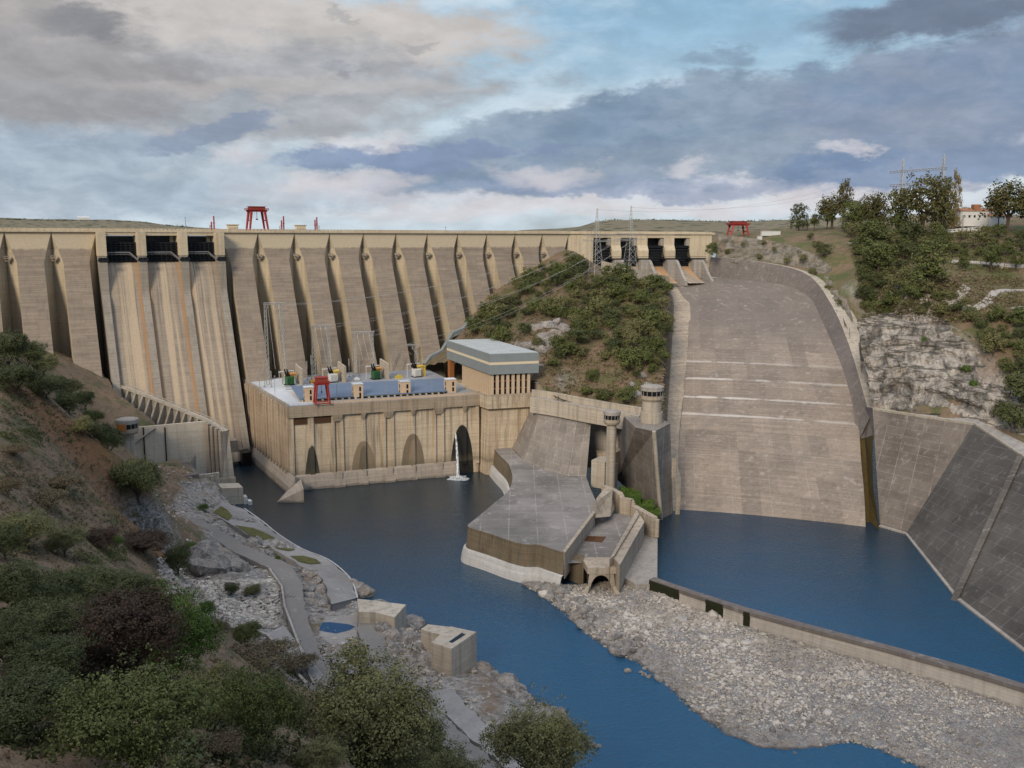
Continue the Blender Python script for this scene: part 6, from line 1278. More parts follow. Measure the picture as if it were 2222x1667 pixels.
# single boulders
BLD = []
for v_ in range(5):
    V = IC2_V.copy(); V = np.array([p * (1 + .42 * mnoise.noise(Vector(p * 1.1 + v_ * 7)) + .22 * mnoise.noise(Vector(p * 2.6 + v_ * 3))) for p in V]) * np.array([1.15, .95, .72])
    me = bpy.data.meshes.new('boulder'); me.from_pydata(V.tolist(), [], IC2_F.tolist()); me.materials.append(M['boulder']); BLD.append(me)
def boulder(p, s_, label, group, name='boulder'):
    o = bpy.data.objects.new(name, BLD[int(rng.integers(5))]); COL.objects.link(o); o.location = Vector([float(t) for t in p]); o.scale = [float(s_ * rng.uniform(.85, 1.2)) for _ in range(3)]; o.rotation_euler = (float(rng.uniform(-.3, .3)), float(rng.uniform(-.3, .3)), float(rng.uniform(0, 6.28)))
    return tag(o, label, 'boulder', group)
for _ in range(95):
    t_ = rng.uniform(0, .38) ** 1.2; i = int(t_ * (len(SHR) - 1)); f_ = rng.uniform(0, 1); p = SHR[i] * (1 - f_) + SHR[i + 1] * f_; w_ = wl[0] * .6 + wl[2] * .4 - p; q = p + w_ * rng.uniform(0, .35) * rng.uniform(.1, 1); q[2] = float(R_g([q[:2]])[0])
    boulder(q + np.array([0, 0, .3]), rng.uniform(.9, 2.2), 'pale boulder piled along the river edge of the gravel bar below the pier island', 'boulders on the bar below the pier island')
for _ in range(40):
    q = SHR[int(rng.integers(14, len(SHR) - 2))] + np.array([rng.uniform(-1, 10), rng.uniform(-3, 8), 0]); q[2] = max(-.2, float(R_g([q[:2]])[0]))
    boulder(q, rng.uniform(.5, .95), 'small loose stone near the waterline of the lower gravel bar', 'loose stones on the lower gravel bar', 'loose_stone')
for x, y, s_ in ((1356, 1449, 1.0), (1392, 1458, .8), (1385, 1452, .6), (1402, 1463, .8), (1425, 1468, 1.3), (1255, 1610, .9), (1268, 1607, .8), (1280, 1610, .8), (1292, 1612, .7), (1260, 1618, .7)):
    boulder(pz('D', x, y, .1), s_, 'small rock standing in the shallow water off the gravel bar' if y < 1500 else 'small pale rock in the water beside the foreground tree', 'rocks in the shallows' if y < 1500 else 'rocks in the water by the foreground tree', 'shore_rock')
for (k_, x, y, z, s_) in [('B3', *q) for q in ((930, 640, 5, 4), (960, 700, 5, 4.5), (1000, 780, 5, 4), (1080, 700, 5, 4), (1120, 760, 5, 4.5), (1160, 840, 5, 4.2), (1200, 900, 5, 3), (1090, 850, 5, 3.6), (1030, 870, 5, 3), (1090, 570, 2, 3), (1110, 600, 2, 3), (780, 370, 1.5, 2.6), (810, 400, 1.5, 2.6), (745, 350, 1.5, 2), (1500, 880, 1, 3), (1560, 930, 1, 3.4), (1640, 960, 1, 3.4), (1700, 1010, 1, 3.6), (1760, 1060, 1, 3.4), (1880, 1130, 1, 3.6), (1960, 1150, 1, 3.2), (1990, 1170, .6, 2.4), (1640, 1100, 2, 3), (1540, 1150, 3, 3), (1740, 1100, 1, 3), (1700, 930, .5, 1.6), (1600, 920, .6, 2))]:
    boulder(pz(k_, x, y, z), s_, 'large tan rounded rock on the left river shore around the concrete tower', 'shore rocks around the concrete tower', 'shore_rock')
for (x, y, z, s_) in ((1420, 250, 14, 6.5), (1530, 240, 12.5, 5.5), (1390, 190, 14.5, 5), (1620, 280, 11, 3.6)):
    boulder(pz('B2', x, y, z), s_, 'big pale outcrop rock beside the left bank road above the rubble', 'outcrop rocks above the bank rubble', 'outcrop')
for _ in range(70):
    f_ = rng.uniform(0, 1) * 7.99; i = int(f_); q = (INN[i] * (1 - f_ + i) + INN[i + 1] * (f_ - i)) + np.array([rng.uniform(-12, .5), rng.uniform(-3, 3), 0]); q[2] = ZL(q)
    boulder(q, rng.uniform(1.0, 2.6), 'low grey rock in the rocky strip between bank apron and road', 'rocks between bank apron and road', 'bank_rock')

# ------------------------------------------------------------------ far land
def far_hill(name, pts, rng_, depth, mat, zb=100, n=160, amp=.1, seed=0):
    xs = [p[0] for p in pts]; X = np.linspace(xs[0], xs[-1], n); Y = np.interp(X, xs, [p[1] for p in pts]); rows = []
    for f_ in (0, .25, .5, .75, 1.0, 1.6):
        row = []
        for x, y in zip(X, Y):
            top = pr('D', x, y, rng_); h_ = (top[2] - zb); d = ray('D', x, y); d = d / math.hypot(d[0], d[1]); r = rng_ - depth + depth * f_
            e = math.sin(min(f_, 1) * math.pi / 2) if f_ <= 1 else .3
            q = _C + d * r; q[2] = zb + h_ * e * (1 + amp * .35 * fbm(q[0], q[1], 1 / 160, 4, seed)); row.append(q)
        rows.append(row)
    b = MB(); b.grid(rows); o = b.build(name, mat, None, fix=False, smooth=True, kind='structure'); return o
def scrub_far(name, base, spots, sc):
    mt, g, b = material(name); p = gpos(g); v = g.voro(g.map(p, (1, 1, .6)), sc); n = g.noise(p, sc * .2, 5)
    c_ = g.mix(g.step(g.math('ADD', v, g.math('MULTIPLY', n, .6)), .75, .55), base, spots); g.put(b.inputs['Base Color'], c_); b.inputs['Roughness'].default_value = 1; return mt
M['far'] = scrub_far('far_hill_scrub', (0.16, 0.135, 0.085), (0.045, 0.055, 0.03), .035)
far_hill('far_hills', ((-400, 462), (-120, 466), (0, 471), (60, 473), (150, 474), (240, 475), (300, 478), (360, 486), (420, 491), (470, 494), (520, 500)), 4200, 900, M['far'], 112)
far_hill('far_ridge', ((1090, 501), (1130, 497), (1200, 494), (1250, 490), (1285, 480), (1320, 475), (1400, 475), (1480, 477), (1560, 479), (1640, 478), (1720, 474), (1800, 470), (2000, 466), (2400, 460)), 2300, 700, M['far'], 112, seed=4)
b = MB(); q = pr('D', 180, 473, 4150); b.bx(q[0] - 22, q[1] - 8, q[2] - 4, q[0] + 22, q[1] + 8, q[2] + 5); b.prism([(q[0] - 24, q[1] - 9, q[2] + 5), (q[0] + 24, q[1] - 9, q[2] + 5), (q[0] + 24, q[1] + 9, q[2] + 5), (q[0] - 24, q[1] + 9, q[2] + 5)], [(q[0] - 20, q[1] - 1, q[2] + 9), (q[0] + 20, q[1] - 1, q[2] + 9), (q[0] + 20, q[1] + 1, q[2] + 9), (q[0] - 20, q[1] + 1, q[2] + 9)])
b.build('far_house', M['white'], None, q, label='tiny white farmhouse on the far left ridge', cat='house')

# ------------------------------------------------------------------ vegetation
def leaf_mat(name, a, c, alt=None):
    mt, g, b = material(name); p = gpos(g); oi = g.new('ShaderNodeObjectInfo'); rp = g.new('ShaderNodeNewGeometry').outputs['Random Per Island']
    n = g.noise(g.map(p, (1, 1, 1)), .35, 3)
    f = g.math('ADD', g.math('MULTIPLY', oi.outputs['Random'], .45), g.math('ADD', g.math('MULTIPLY', rp, .3), g.math('MULTIPLY', g.step(n, .3, .7), .3)), clamp=True)
    col = g.mix(f, a, c)
    if alt: col = g.mix(g.math('MULTIPLY', g.step(n, .5, .66), .7), col, alt)
    g.put(b.inputs['Base Color'], col); b.inputs['Roughness'].default_value = .7; b.inputs['Specular IOR Level'].default_value = .2
    return mt
M['leaf_olive'] = leaf_mat('olive_leaves', (0.075, 0.078, 0.030), (0.180, 0.172, 0.072))
M['leaf_green'] = leaf_mat('green_leaves', (0.052, 0.068, 0.020), (0.120, 0.132, 0.042))
M['leaf_dark'] = leaf_mat('dark_leaves', (0.038, 0.048, 0.018), (0.085, 0.095, 0.036))
M['leaf_gold'] = leaf_mat('gold_leaves', (0.13, 0.095, 0.03), (0.22, 0.17, 0.07))
M['leaf_autumn'] = leaf_mat('autumn_leaves', (0.050, 0.055, 0.018), (0.10, 0.092, 0.032), (0.085, 0.062, 0.024))
M['leaf_maroon'] = leaf_mat('maroon_leaves', (0.030, 0.022, 0.014), (0.065, 0.040, 0.024), (0.055, 0.030, 0.024))
M['leaf_bright'] = leaf_mat('bright_leaves', (0.045, 0.085, 0.014), (0.10, 0.145, 0.028))
M['leaf_dry'] = leaf_mat('dry_stems', (0.075, 0.058, 0.032), (0.15, 0.115, 0.065), (0.06, 0.06, 0.03))
M['bark'] = plain('bark', (0.085, 0.065, 0.05), .95, var=.3, scale=3)
def leaf_quads(C_, Nrm, size, jitter=.75):
    n = len(C_); d = Nrm + rng.normal(0, jitter, (n, 3)); d /= np.linalg.norm(d, axis=1, keepdims=True) + 1e-9
    a = np.cross(d, rng.normal(0, 1, (n, 3))); a /= np.linalg.norm(a, axis=1, keepdims=True) + 1e-9; b = np.cross(d, a)
    s_ = (size * rng.uniform(.6, 1.35, n))[:, None]; V = np.stack([C_ - a * s_, C_ + b * s_ * .55, C_ + a * s_, C_ - b * s_ * .55], 1)
    return V.reshape(-1, 3), np.arange(n * 4).reshape(n, 4)
def mesh_np(name, V, F_, mat):
    me = bpy.data.meshes.new(name); me.vertices.add(len(V)); me.vertices.foreach_set('co', np.asarray(V, np.float32).ravel()); k = F_.shape[1]
    me.loops.add(F_.size); me.loops.foreach_set('vertex_index', F_.astype(np.int32).ravel()); me.polygons.add(len(F_)); me.polygons.foreach_set('loop_start', np.arange(0, F_.size, k, dtype=np.int32)); me.polygons.foreach_set('loop_total', np.full(len(F_), k, np.int32))
    me.update(); me.validate(); me.materials.append(mat); return me
def crown_mesh(name, lumps, n, leaf, mat, inner=.55, wisp=.12):
    """leaves spread through the outer part of a union of lumps (unit-size crown standing on z = 0)"""
    L = np.array(lumps, float); vol = L[:, 3] * L[:, 4]; pick = rng.choice(len(L), n, p=vol / vol.sum()); d = rng.normal(0, 1, (n, 3)); d /= np.linalg.norm(d, axis=1, keepdims=True)
    d[:, 2] = np.where(d[:, 2] < -.45, -d[:, 2], d[:, 2]); r = np.where(rng.uniform(0, 1, n) < wisp, rng.uniform(1.0, 1.22, n), rng.uniform(inner, 1, n) ** .6)
    sub = 1 + .20 * np.sin(d[:, 0] * 7 + pick) * np.sin(d[:, 1] * 6 + pick * 2) + .12 * np.sin(d[:, 2] * 11 + pick)
    P = L[pick, :3] + d * (r * sub)[:, None] * np.stack([L[pick, 3], L[pick, 3], L[pick, 4]], 1)
    m_ = 9 if n < 5000 else 16; idx = rng.choice(n, max(40, int(n * 1.15 / m_))); P = np.repeat(P[idx], m_, 0) + rng.normal(0, leaf * (1.15 if n < 5000 else 1.9), (len(idx) * m_, 3)); d = np.repeat(d[idx], m_, 0)
    k = P[:, 2] > .0; V, F_ = leaf_quads(P[k], d[k] + np.array([0, 0, .25]), leaf); return mesh_np(name, V, F_, mat)
def lumps_round(k, flat=.8, base=.35, seed=0):
    r_ = np.random.default_rng(seed); out = [(0, 0, base + .12, .34, .36 * flat)]
    for i in range(k):
        a = i * 2.4 + r_.uniform(-.4, .4); q = r_.uniform(.16, .34); out.append((q * math.cos(a), q * math.sin(a), base + r_.uniform(-.12, .30) * flat, r_.uniform(.13, .23), r_.uniform(.12, .21) * flat))
    return out
def lumps_tall(k, seed=0, w=.22, low=.22):
    r_ = np.random.default_rng(seed); out = []
    for i in range(k):
        t = (i + .5) / k; a = i * 2.4; q = w * (.75 - .5 * abs(t - .45)) * r_.uniform(.4, 1.1); out.append((q * math.cos(a), q * math.sin(a), low + (1 - low - .1) * t, w * r_.uniform(.45, .8) * (1.05 - .5 * t), r_.uniform(.09, .15)))
    return out
CROWN, TRUNK = {}, {}
def kinds(key, mat, specs):
    CROWN[key] = [crown_mesh('crown', lm, n, leaf, M[mat]) for lm, n, leaf in specs]
def trunk_mesh(h=.35, r=.03, limbs=5, seed=0, spread=.28):
    r_ = np.random.default_rng(seed); b = MB(); b.tube([(0, 0, -.06), (.01, 0, h * .5), (0, .01, h)], [r * 1.3, r, r * .75], 6)
    for i in range(limbs):
        a = i * 2.4 + r_.uniform(-.3, .3); b.tube([(0, 0, h * r_.uniform(.5, .95)), (spread * .5 * math.cos(a), spread * .5 * math.sin(a), h + .12), (spread * math.cos(a), spread * math.sin(a), h + r_.uniform(.2, .4))], [r * .6, r * .4, r * .15], 5)
    me = bpy.data.meshes.new('trunk'); me.from_pydata(b.v, [], b.f); me.materials.append(M['bark']); return me
TRUNK['shrub'] = [trunk_mesh(.2, .018, 6, 1, .25)]; TRUNK['tree'] = [trunk_mesh(.42, .03, 6, 2, .24)]; TRUNK['tall'] = [trunk_mesh(.62, .02, 5, 3, .14)]; TRUNK['near'] = [trunk_mesh(.25, .02, 9, 5, .30)]
for key, mat in (('shrub_olive', 'leaf_olive'), ('shrub_green', 'leaf_green'), ('shrub_dark', 'leaf_dark')):
    kinds(key, mat, [(lumps_round(8 + s_, .95, .40, s_ + len(key)), 1500, .034) for s_ in range(3)])
kinds('bush_bright', 'leaf_bright', [(lumps_round(7, .8, .36, 3), 900, .045)])
kinds('tree_green', 'leaf_green', [(lumps_round(10, 1.0, .52, 21 + s_), 2600, .026) for s_ in range(2)] + [(lumps_tall(11, 7, .30, .2), 2600, .024)])
kinds('tree_autumn', 'leaf_autumn', [(lumps_round(11, 1.05, .52, 31 + s_), 2800, .025) for s_ in range(2)] + [(lumps_tall(12, 8, .34, .18), 2800, .024)])
kinds('tree_dark', 'leaf_dark', [(lumps_round(10, 1.0, .52, 41 + s_), 2600, .026) for s_ in range(2)])
kinds('tree_open', 'leaf_autumn', [(lumps_tall(9, 5, .24, .42), 1300, .022)])
kinds('poplar', 'leaf_gold', [(lumps_tall(14, 6, .24, .06), 2600, .02)])
kinds('cedar', 'leaf_dark', [([(0, 0, .16 + .14 * i, .46 - .03 * i - .1 * (i == 5), .05) for i in range(6)] + [(.2 * (-1) ** i, 0, .22 + .14 * i, .3 - .03 * i, .045) for i in range(5)], 2400, .028)])
kinds('near_olive', 'leaf_olive', [(lumps_round(18, .95, .42, 51 + s_), 26000, .0105) for s_ in range(2)])
kinds('near_green', 'leaf_green', [(lumps_round(16, .95, .42, 61), 22000, .011)])
kinds('near_bright', 'leaf_bright', [(lumps_round(16, .95, .42, 65), 20000, .011)])
kinds('near_dark', 'leaf_dark', [(lumps_round(15, .9, .42, 71 + s_), 17000, .012) for s_ in range(2)])
kinds('near_maroon', 'leaf_maroon', [(lumps_round(18, .9, .42, 81), 24000, .0105)])
kinds('near_dry', 'leaf_dry', [(lumps_round(9, .7, .30, 91), 5000, .018)])
def plant(key, trunk, p, w, h, label, cat, group, name):
    t = bpy.data.objects.new(name, None); COL.objects.link(t); t.empty_display_size = .5; t.location = Vector([float(q) for q in p]); t.rotation_euler = (0, 0, float(rng.uniform(0, 6.28))); t.scale = (float(w), float(w), float(h)); tag(t, label, cat, group)
    for nm, pool in (('crown', CROWN[key]), ('trunk', TRUNK[trunk])):
        o = bpy.data.objects.new(nm, pool[int(rng.integers(len(pool)))]); COL.objects.link(o); o.parent = t
    return t
def plant_px(R, key, trunk, k, x, yb, wpx, hpx, label, cat, group, name, r0=60, r1=900, fallback=None, sink=.04):
    q = on_terrain(R, k, x, yb, r0, r1, 0, 260)
    if q is None:
        if fallback is None: return None
        q = pr(k, x, yb, fallback); q[2] = float(R([q[:2]])[0])
    s_ = np.linalg.norm(q - _C) / 2012 / CR[k][2]; h = hpx * s_; q = q - np.array([0, 0, sink * h]); return plant(key, trunk, q, wpx * s_ / .95, h / .88, label, cat, group, name)

# shrubs on the middle hill
def scatter(R, polyp, n, mind, sizes, keys, zone, r0, r1, avoid=(), name='shrub', cat='shrub'):
    P = np.array(polyp, float); lo, hi = P.min(0), P.max(0); got = []; tries = 0
    while len(got) < n and tries < n * 60:
        tries += 1; xy = rng.uniform(lo, hi)
        if not in_poly(xy[None], P)[0] or any(((xy[0] - ax) / aw) ** 2 + ((xy[1] - ay) / ah) ** 2 < 1 for ax, ay, aw, ah in avoid): continue
        if any((xy[0] - g_[0]) ** 2 + ((xy[1] - g_[1]) * 1.6) ** 2 < (mind * rng.uniform(.7, 1.2)) ** 2 for g_ in got): continue
        got.append(xy); big = rng.uniform(0, 1) < .35; w = rng.uniform(*sizes) * (1.25 if big else .85); key, adj = keys[int(rng.integers(len(keys)))]
        sz_ = 'large' if big else 'small'; lab = f'{sz_} rounded {adj} shrub {zone}'
        plant_px(R, key, 'shrub', 'O', xy[0], xy[1], w, w * rng.uniform(.7, .95), lab, cat, f'{sz_} {adj} shrubs {zone}', name, r0, r1)
GK = (('shrub_olive', 'olive'), ('shrub_green', 'green'), ('shrub_dark', 'dark green'))
scatter(R_mid, [(1010, 715), (1110, 632), (1180, 588), (1245, 568), (1300, 606), (1440, 622), (1452, 660), (1455, 720), (1440, 760), (1330, 760), (1230, 700), (1130, 690), (1020, 730)], 128, 18, (26, 42), GK, 'on the upper half of the middle hill', 380, 720, avoid=((1215, 655, 22, 14), (1150, 700, 30, 10)))
scatter(R_mid, [(1000, 730), (1130, 705), (1180, 690), (1240, 715), (1440, 765), (1440, 800), (1390, 830), (1330, 790), (1210, 790), (1170, 760), (1010, 740)], 34, 22, (28, 46), GK, 'on the lower slope of the middle hill', 380, 720, avoid=((1190, 715, 40, 26), (1150, 740, 40, 14)))
for x, y, w, h in ((1362, 812, 58, 60), (1283, 832, 32, 34), (1355, 880, 52, 44), (1272, 862, 36, 26), (1310, 872, 44, 30), (1452, 785, 26, 24), (1450, 815, 28, 24), (1200, 800, 34, 26), (1410, 720, 52, 50)):
    plant_px(R_mid, 'shrub_green', 'shrub', 'O', x, y, w, h, 'rounded green bush standing apart on the bare lower end of the middle hill', 'shrub', 'separate bushes on the lower middle hill', 'bush', 360, 720)
for x, y, s_ in ((1165, 712, 3.6), (1190, 708, 4.6), (1212, 702, 4.2), (1205, 728, 5.0), (1180, 735, 4.6), (1160, 748, 4.4), (1140, 752, 4.0), (1178, 760, 3.6), (1225, 715, 3.6), (1196, 748, 3.4)):
    q = on_terrain(R_mid, 'O', x, y, 380, 720, 0, 260)
    if q is not None: boulder(q, s_, 'pale tan outcrop rock showing between shrubs on the middle hill', 'outcrop rocks on the middle hill', 'outcrop')
for x, y, s_ in ((1395, 815, 2.6), (1410, 840, 3.0), (1385, 858, 2.4), (1420, 868, 2.6), (1370, 835, 2.0)):
    q = on_terrain(R_mid, 'O', x, y, 360, 720, 0, 260)
    if q is not None: boulder(q, s_, 'small weathered rock low on the middle hill beside the chute ledge', 'low rocks by the chute ledge', 'outcrop')
# pylons above the middle hill and by the skyline trees
def pylon(p, h, label, w0=7.5, arms=((.80, 6.5), (.66, 7.5)), name='pylon'):
    t = thing(name, p, label, 'pylon', 'steel lattice pylons'); x, y, z = p
    b = MB(); lattice(b, (x, y, z), (x, y, z + h * .62), w0, w0 * .32, 8, .22); lattice(b, (x, y, z + h * .62), (x, y, z + h), w0 * .32, .4, 7, .18); b.build('mast', M['steel'], t)
    for f_, a in arms:
        b = MB(); zz = z + h * f_; d = np.array([.83, -.55, 0])
        for s_ in (-1, 1): hframe_beam(b, np.array([x, y, zz]), np.array([x, y, zz + .6]) + d * a * s_, .8, 4, .14)
        b.build('crossarm', M['steel'], t)
    return t
PY_ = []
for x, yt, yb, l in ((1293, 452, 600, 'left one of two tall steel pylons on the middle hill before the spillway gates'), (1366, 447, 600, 'right one of two tall steel pylons on the middle hill before the spillway gates')):
    q = on_terrain(R_mid, 'O', x, yb, 450, 720, 0, 300); q = pr('O', x, yb, 600) if q is None else q; h = pr('O', x, yt, math.hypot(q[0], q[1]))[2] - q[2]; pylon(q, h, l, arms=((.60, 9.0), (.52, 9.0))); PY_.append((q, h))
b = MB(); (q0, h0), (q1, h1) = PY_; hframe_beam(b, q0 + np.array([0, 0, h0 * .6]), q1 + np.array([0, 0, h1 * .6]), 1.0, 12, .15); hframe_beam(b, q0 + np.array([0, 0, h0 * .52]), q1 + np.array([0, 0, h1 * .52]), 1.0, 12, .15)
b.build('linking_beam', M['steel'], None, q0, label='twin lattice beams joining the two pylons on the middle hill', cat='beam')
HP = []
for x, yt, yb in ((1953, 345, 452), (2040, 336, 452)):
    q = pr('O', x, yb, 820); q[2] = min(q[2], float(R_r([q[:2]])[0])); zt = pr('O', x, yt, 820)[2]; zb_ = q[2]; HP.append((q, zt))
ht = thing('portal_pylon', HP[0][0], 'twin-mast steel portal pylon with two crossbeams above the skyline trees on the right', 'pylon', 'steel lattice pylons')
for q, zt in HP:
    b = MB(); lattice(b, q, (q[0], q[1], q[2] + (zt - q[2]) * .8), 6.5, 2.0, 9, .36); lattice(b, (q[0], q[1], q[2] + (zt - q[2]) * .8), (q[0], q[1], zt), 2.0, .5, 4, .3); b.build('mast', M['steel'], ht)
for ya, yb_ in ((374, 365), (403, 396)):
    a, c_ = pr('O', 1930, ya, 820), pr('O', 2056, yb_, 820); b = MB(); hframe_beam(b, a, c_, 1.6, 18, .3); b.build('crossbeam', M['steel'], ht)
# conductors
def wire(a, c_, sag, label, r=.07, n=14, group='overhead wires'):
    a, c_ = np.array(a, float), np.array(c_, float); b = MB(); b.tube([a + (c_ - a) * k / n - np.array([0, 0, sag * 4 * (k / n) * (1 - k / n)]) for k in range(n + 1)], r, 4, False)
    return b.build('wire', M['steel'], None, a, label=label, cat='wire', group=group)
for n_, (x, y) in enumerate(((582, 661), (607, 663), (682, 709), (704, 713), (771, 724), (798, 730), (862, 752), (892, 757))):
    a = pY('O', x, y, 505 - 2 * n_); q, h = PY_[n_ // 4]; wire(a, q + np.array([(-6, -2, 2, 6)[n_ % 4] * .83, (6, 2, -2, -6)[n_ % 4] * .55, h * (.6 if n_ % 2 else .52)]), 9, 'pale overhead wire sagging from the deck gantries up to the pylons', .055, group='wires from the deck gantries to the pylons')
for n_, (q, h) in enumerate(PY_):
    for d_ in (-1, 1): wire(q + np.array([0, 0, h * (.98 if d_ > 0 else .6)]), HP[n_][0] + np.array([0, 0, (HP[n_][1] - HP[n_][0][2]) * (.95 if d_ > 0 else .75)]), 14, 'thin overhead wire crossing the sky from hill pylons to the portal pylon', .05, group='wires from the pylons to the portal pylon')

# right hill: skyline trees, slope trees and shrubs  (x, base y, width, height in photograph pixels)
sky_trees = [('cedar', 'tree', 1733, 492, 44, 54, 'flat-layered dark cedar standing alone at the left of the skyline trees', 'cedar'), ('tree_green', 'tree', 1767, 486, 24, 30, 'small green skyline tree just right of the dark cedar', 'tree'),
    ('tree_green', 'tree', 1795, 490, 32, 44, 'mid-sized green skyline tree between the small tree and the tall open one', 'tree'), ('tree_open', 'tall', 1828, 505, 50, 94, 'tall open-crowned tree rising above the left skyline trees', 'tree'),
    ('tree_dark', 'tree', 1866, 506, 36, 56, 'dark rounded tree right of the tall open-crowned tree', 'tree'), ('tree_autumn', 'tree', 1905, 512, 50, 82, 'brownish green skyline tree left of the portal pylon', 'tree'),
    ('tree_green', 'tree', 1948, 514, 56, 88, 'broad green skyline tree at the foot of the portal pylon', 'tree'), ('tree_autumn', 'tree', 2000, 526, 84, 120, 'biggest brownish green skyline tree, beneath the portal pylon beams', 'tree'),
    ('tree_autumn', 'tree', 2040, 510, 46, 104, 'brownish skyline tree just left of the pale golden poplar', 'tree'), ('poplar', 'tall', 2068, 500, 44, 104, 'pale golden feathery poplar on the right skyline', 'poplar'),
    ('tree_green', 'tree', 2098, 492, 30, 34, 'low green tree in front of the white house', 'tree'), ('tree_autumn', 'tree', 2186, 508, 84, 90, 'broad brownish tree at the right edge of the skyline', 'tree'), ('tree_open', 'tall', 2168, 470, 36, 60, 'dark-topped tree peeping above the right edge tree', 'tree'), ('tree_dark', 'tree', 2225, 505, 50, 70, 'dark tree cut by the right edge of the picture', 'tree'),
    ('tree_green', 'tree', 1848, 508, 44, 62, 'green skyline tree right behind the tall open-crowned tree', 'tree'), ('tree_autumn', 'tree', 1884, 506, 40, 70, 'narrow brownish skyline tree right of the dark rounded tree', 'tree'),
    ('tree_green', 'tree', 1890, 545, 54, 56, 'bushy green tree in front of the skyline row, on the slope', 'tree'), ('tree_dark', 'tree', 1975, 540, 52, 48, 'dark dense tree at the foot of the biggest skyline tree', 'tree'), ('tree_green', 'tree', 2030, 540, 40, 50, 'light green tree below the golden poplar', 'tree'),
    ('tree_green', 'tree', 2016, 625, 84, 88, 'large pine-like green tree on the slope above the bend of the path', 'tree'), ('tree_green', 'tree', 1905, 600, 62, 66, 'green tree on the middle of the right slope', 'tree'), ('tree_autumn', 'tree', 1800, 585, 60, 62, 'olive tree above the chute wall bend', 'tree'), ('tree_green', 'tree', 2150, 590, 34, 48, 'young light green tree beside the upper track', 'tree'), ('tree_green', 'tree', 2090, 585, 28, 40, 'young thin green tree left of the other by the upper track', 'tree'), ('tree_green', 'tree', 2205, 588, 26, 34, 'young green tree by the upper track at the picture edge', 'tree')]
for key, tk, x, y, w, h, lab, cat in sky_trees: plant_px(R_r, key, tk, 'O', x, y, w * (1.28 if 1780 < x and key != 'poplar' else 1), h, lab, cat, 'trees on the right hill', 'cedar_tree' if key == 'cedar' else ('poplar_tree' if key == 'poplar' else 'tree'), 500, 1000, 780)
scatter(R_r, [(1760, 545), (1830, 520), (1960, 540), (2020, 600), (1950, 620), (2100, 665), (2110, 690), (1980, 690), (1860, 690), (1830, 640), (1800, 600)], 62, 28, (24, 42), GK, 'on the wooded slope right of the chute', 380, 900)
scatter(R_r, [(1560, 545), (1650, 515), (1760, 520), (1790, 560), (1700, 575)], 22, 26, (18, 32), GK, 'on the rocky edge above the chute head', 600, 900)
scatter(R_r, [(1700, 500), (1900, 500), (2222, 520), (2222, 560), (2050, 560), (1850, 545)], 42, 30, (20, 40), GK, 'below the skyline trees on the right', 560, 950)
scatter(R_r, [(2100, 700), (2222, 690), (2222, 860), (2190, 850), (2140, 760)], 22, 26, (26, 44), GK, 'above and right of the pale cliff', 330, 700)
scatter(R_r, [(1838, 690), (1870, 800), (1890, 880), (1880, 880), (1850, 780)], 14, 16, (16, 26), GK, 'in the gully between chute wall and cliff', 380, 700)
for x, y, w in ((2195, 940, 60), (2222, 900, 80), (2170, 915, 40), (2110, 850, 24), (2060, 830, 20), (2095, 815, 22), (2005, 745, 14)): plant_px(R_r, 'shrub_dark' if y > 870 else 'bush_bright', 'shrub', 'O', x, y, w, w * 1.1, 'dark bush at the foot of the cliff near the picture edge' if y > 870 else 'small bright bush clinging to the pale cliff', 'bush', 'bushes at the cliff foot' if y > 870 else 'bushes on the cliff', 'bush', 300, 700)
q = pY('A3', 2120, 520, 516); plant('shrub_green', 'shrub', (q[0], q[1] - 4, q[2] - 3), 11, 13, 'round green bush against the right end of the side spillway', 'bush', None, 'bush')
# crane, house, fence and signs on the right hill
q = pr('O', 1601, 506, 745); q[2] = float(R_r([q[:2]])[0]) + .1
gantry_crane('gantry_crane', q, -.35, 15, 9, 13.0, 'wide red gantry crane parked at the right end of the crest road', M['red'], body_h=.25)
q = pr('O', 1672, 507, 740); q[2] = float(R_r([q[:2]])[0]); b = MB(); b.box(q + np.array([0, 0, 1.8]), (15, 2.6, 3.4), -.35); b.box(q + np.array([0, 0, 3.6]), (15.3, 2.9, .25), -.35); b.build('site_cabin', M['white'], None, q, label='long low white site cabin right of the parked red crane', cat='cabin')
q = pr('O', 1648, 520, 730); q[2] = float(R_r([q[:2]])[0]); b = MB(); b.box(q + np.array([0, 0, 1.4]), (3.2, 2.4, 2.8), -.3); b.box(q + np.array([0, 0, 2.9]), (3.6, 2.8, .25), -.3); b.build('kiosk', M['white'], None, q, label='small white kiosk on the slope below the site cabin', cat='kiosk')
q = pr('O', 2118, 486, 800); q[2] = float(R_r([q[:2]])[0]); hh = max(6, pr('O', 2118, 452, 800)[2] - q[2])
hs_ = thing('hill_house', q, 'white house with tiled roofs and a brick stair tower among the right skyline trees', 'house')
M['tile'] = plain('terracotta_tile', (.30, .15, .09), .9); M['brick'] = plain('brick', (.32, .14, .07), .9)
b = MB(); b.box(q + np.array([0, 0, hh * .42]), (30, 9, hh * .84), -.5); b.box(q + np.array([9, -9, hh * .28]), (12, 9, hh * .56), -.5); b.build('wall', M['white'], hs_)
b = MB(); 
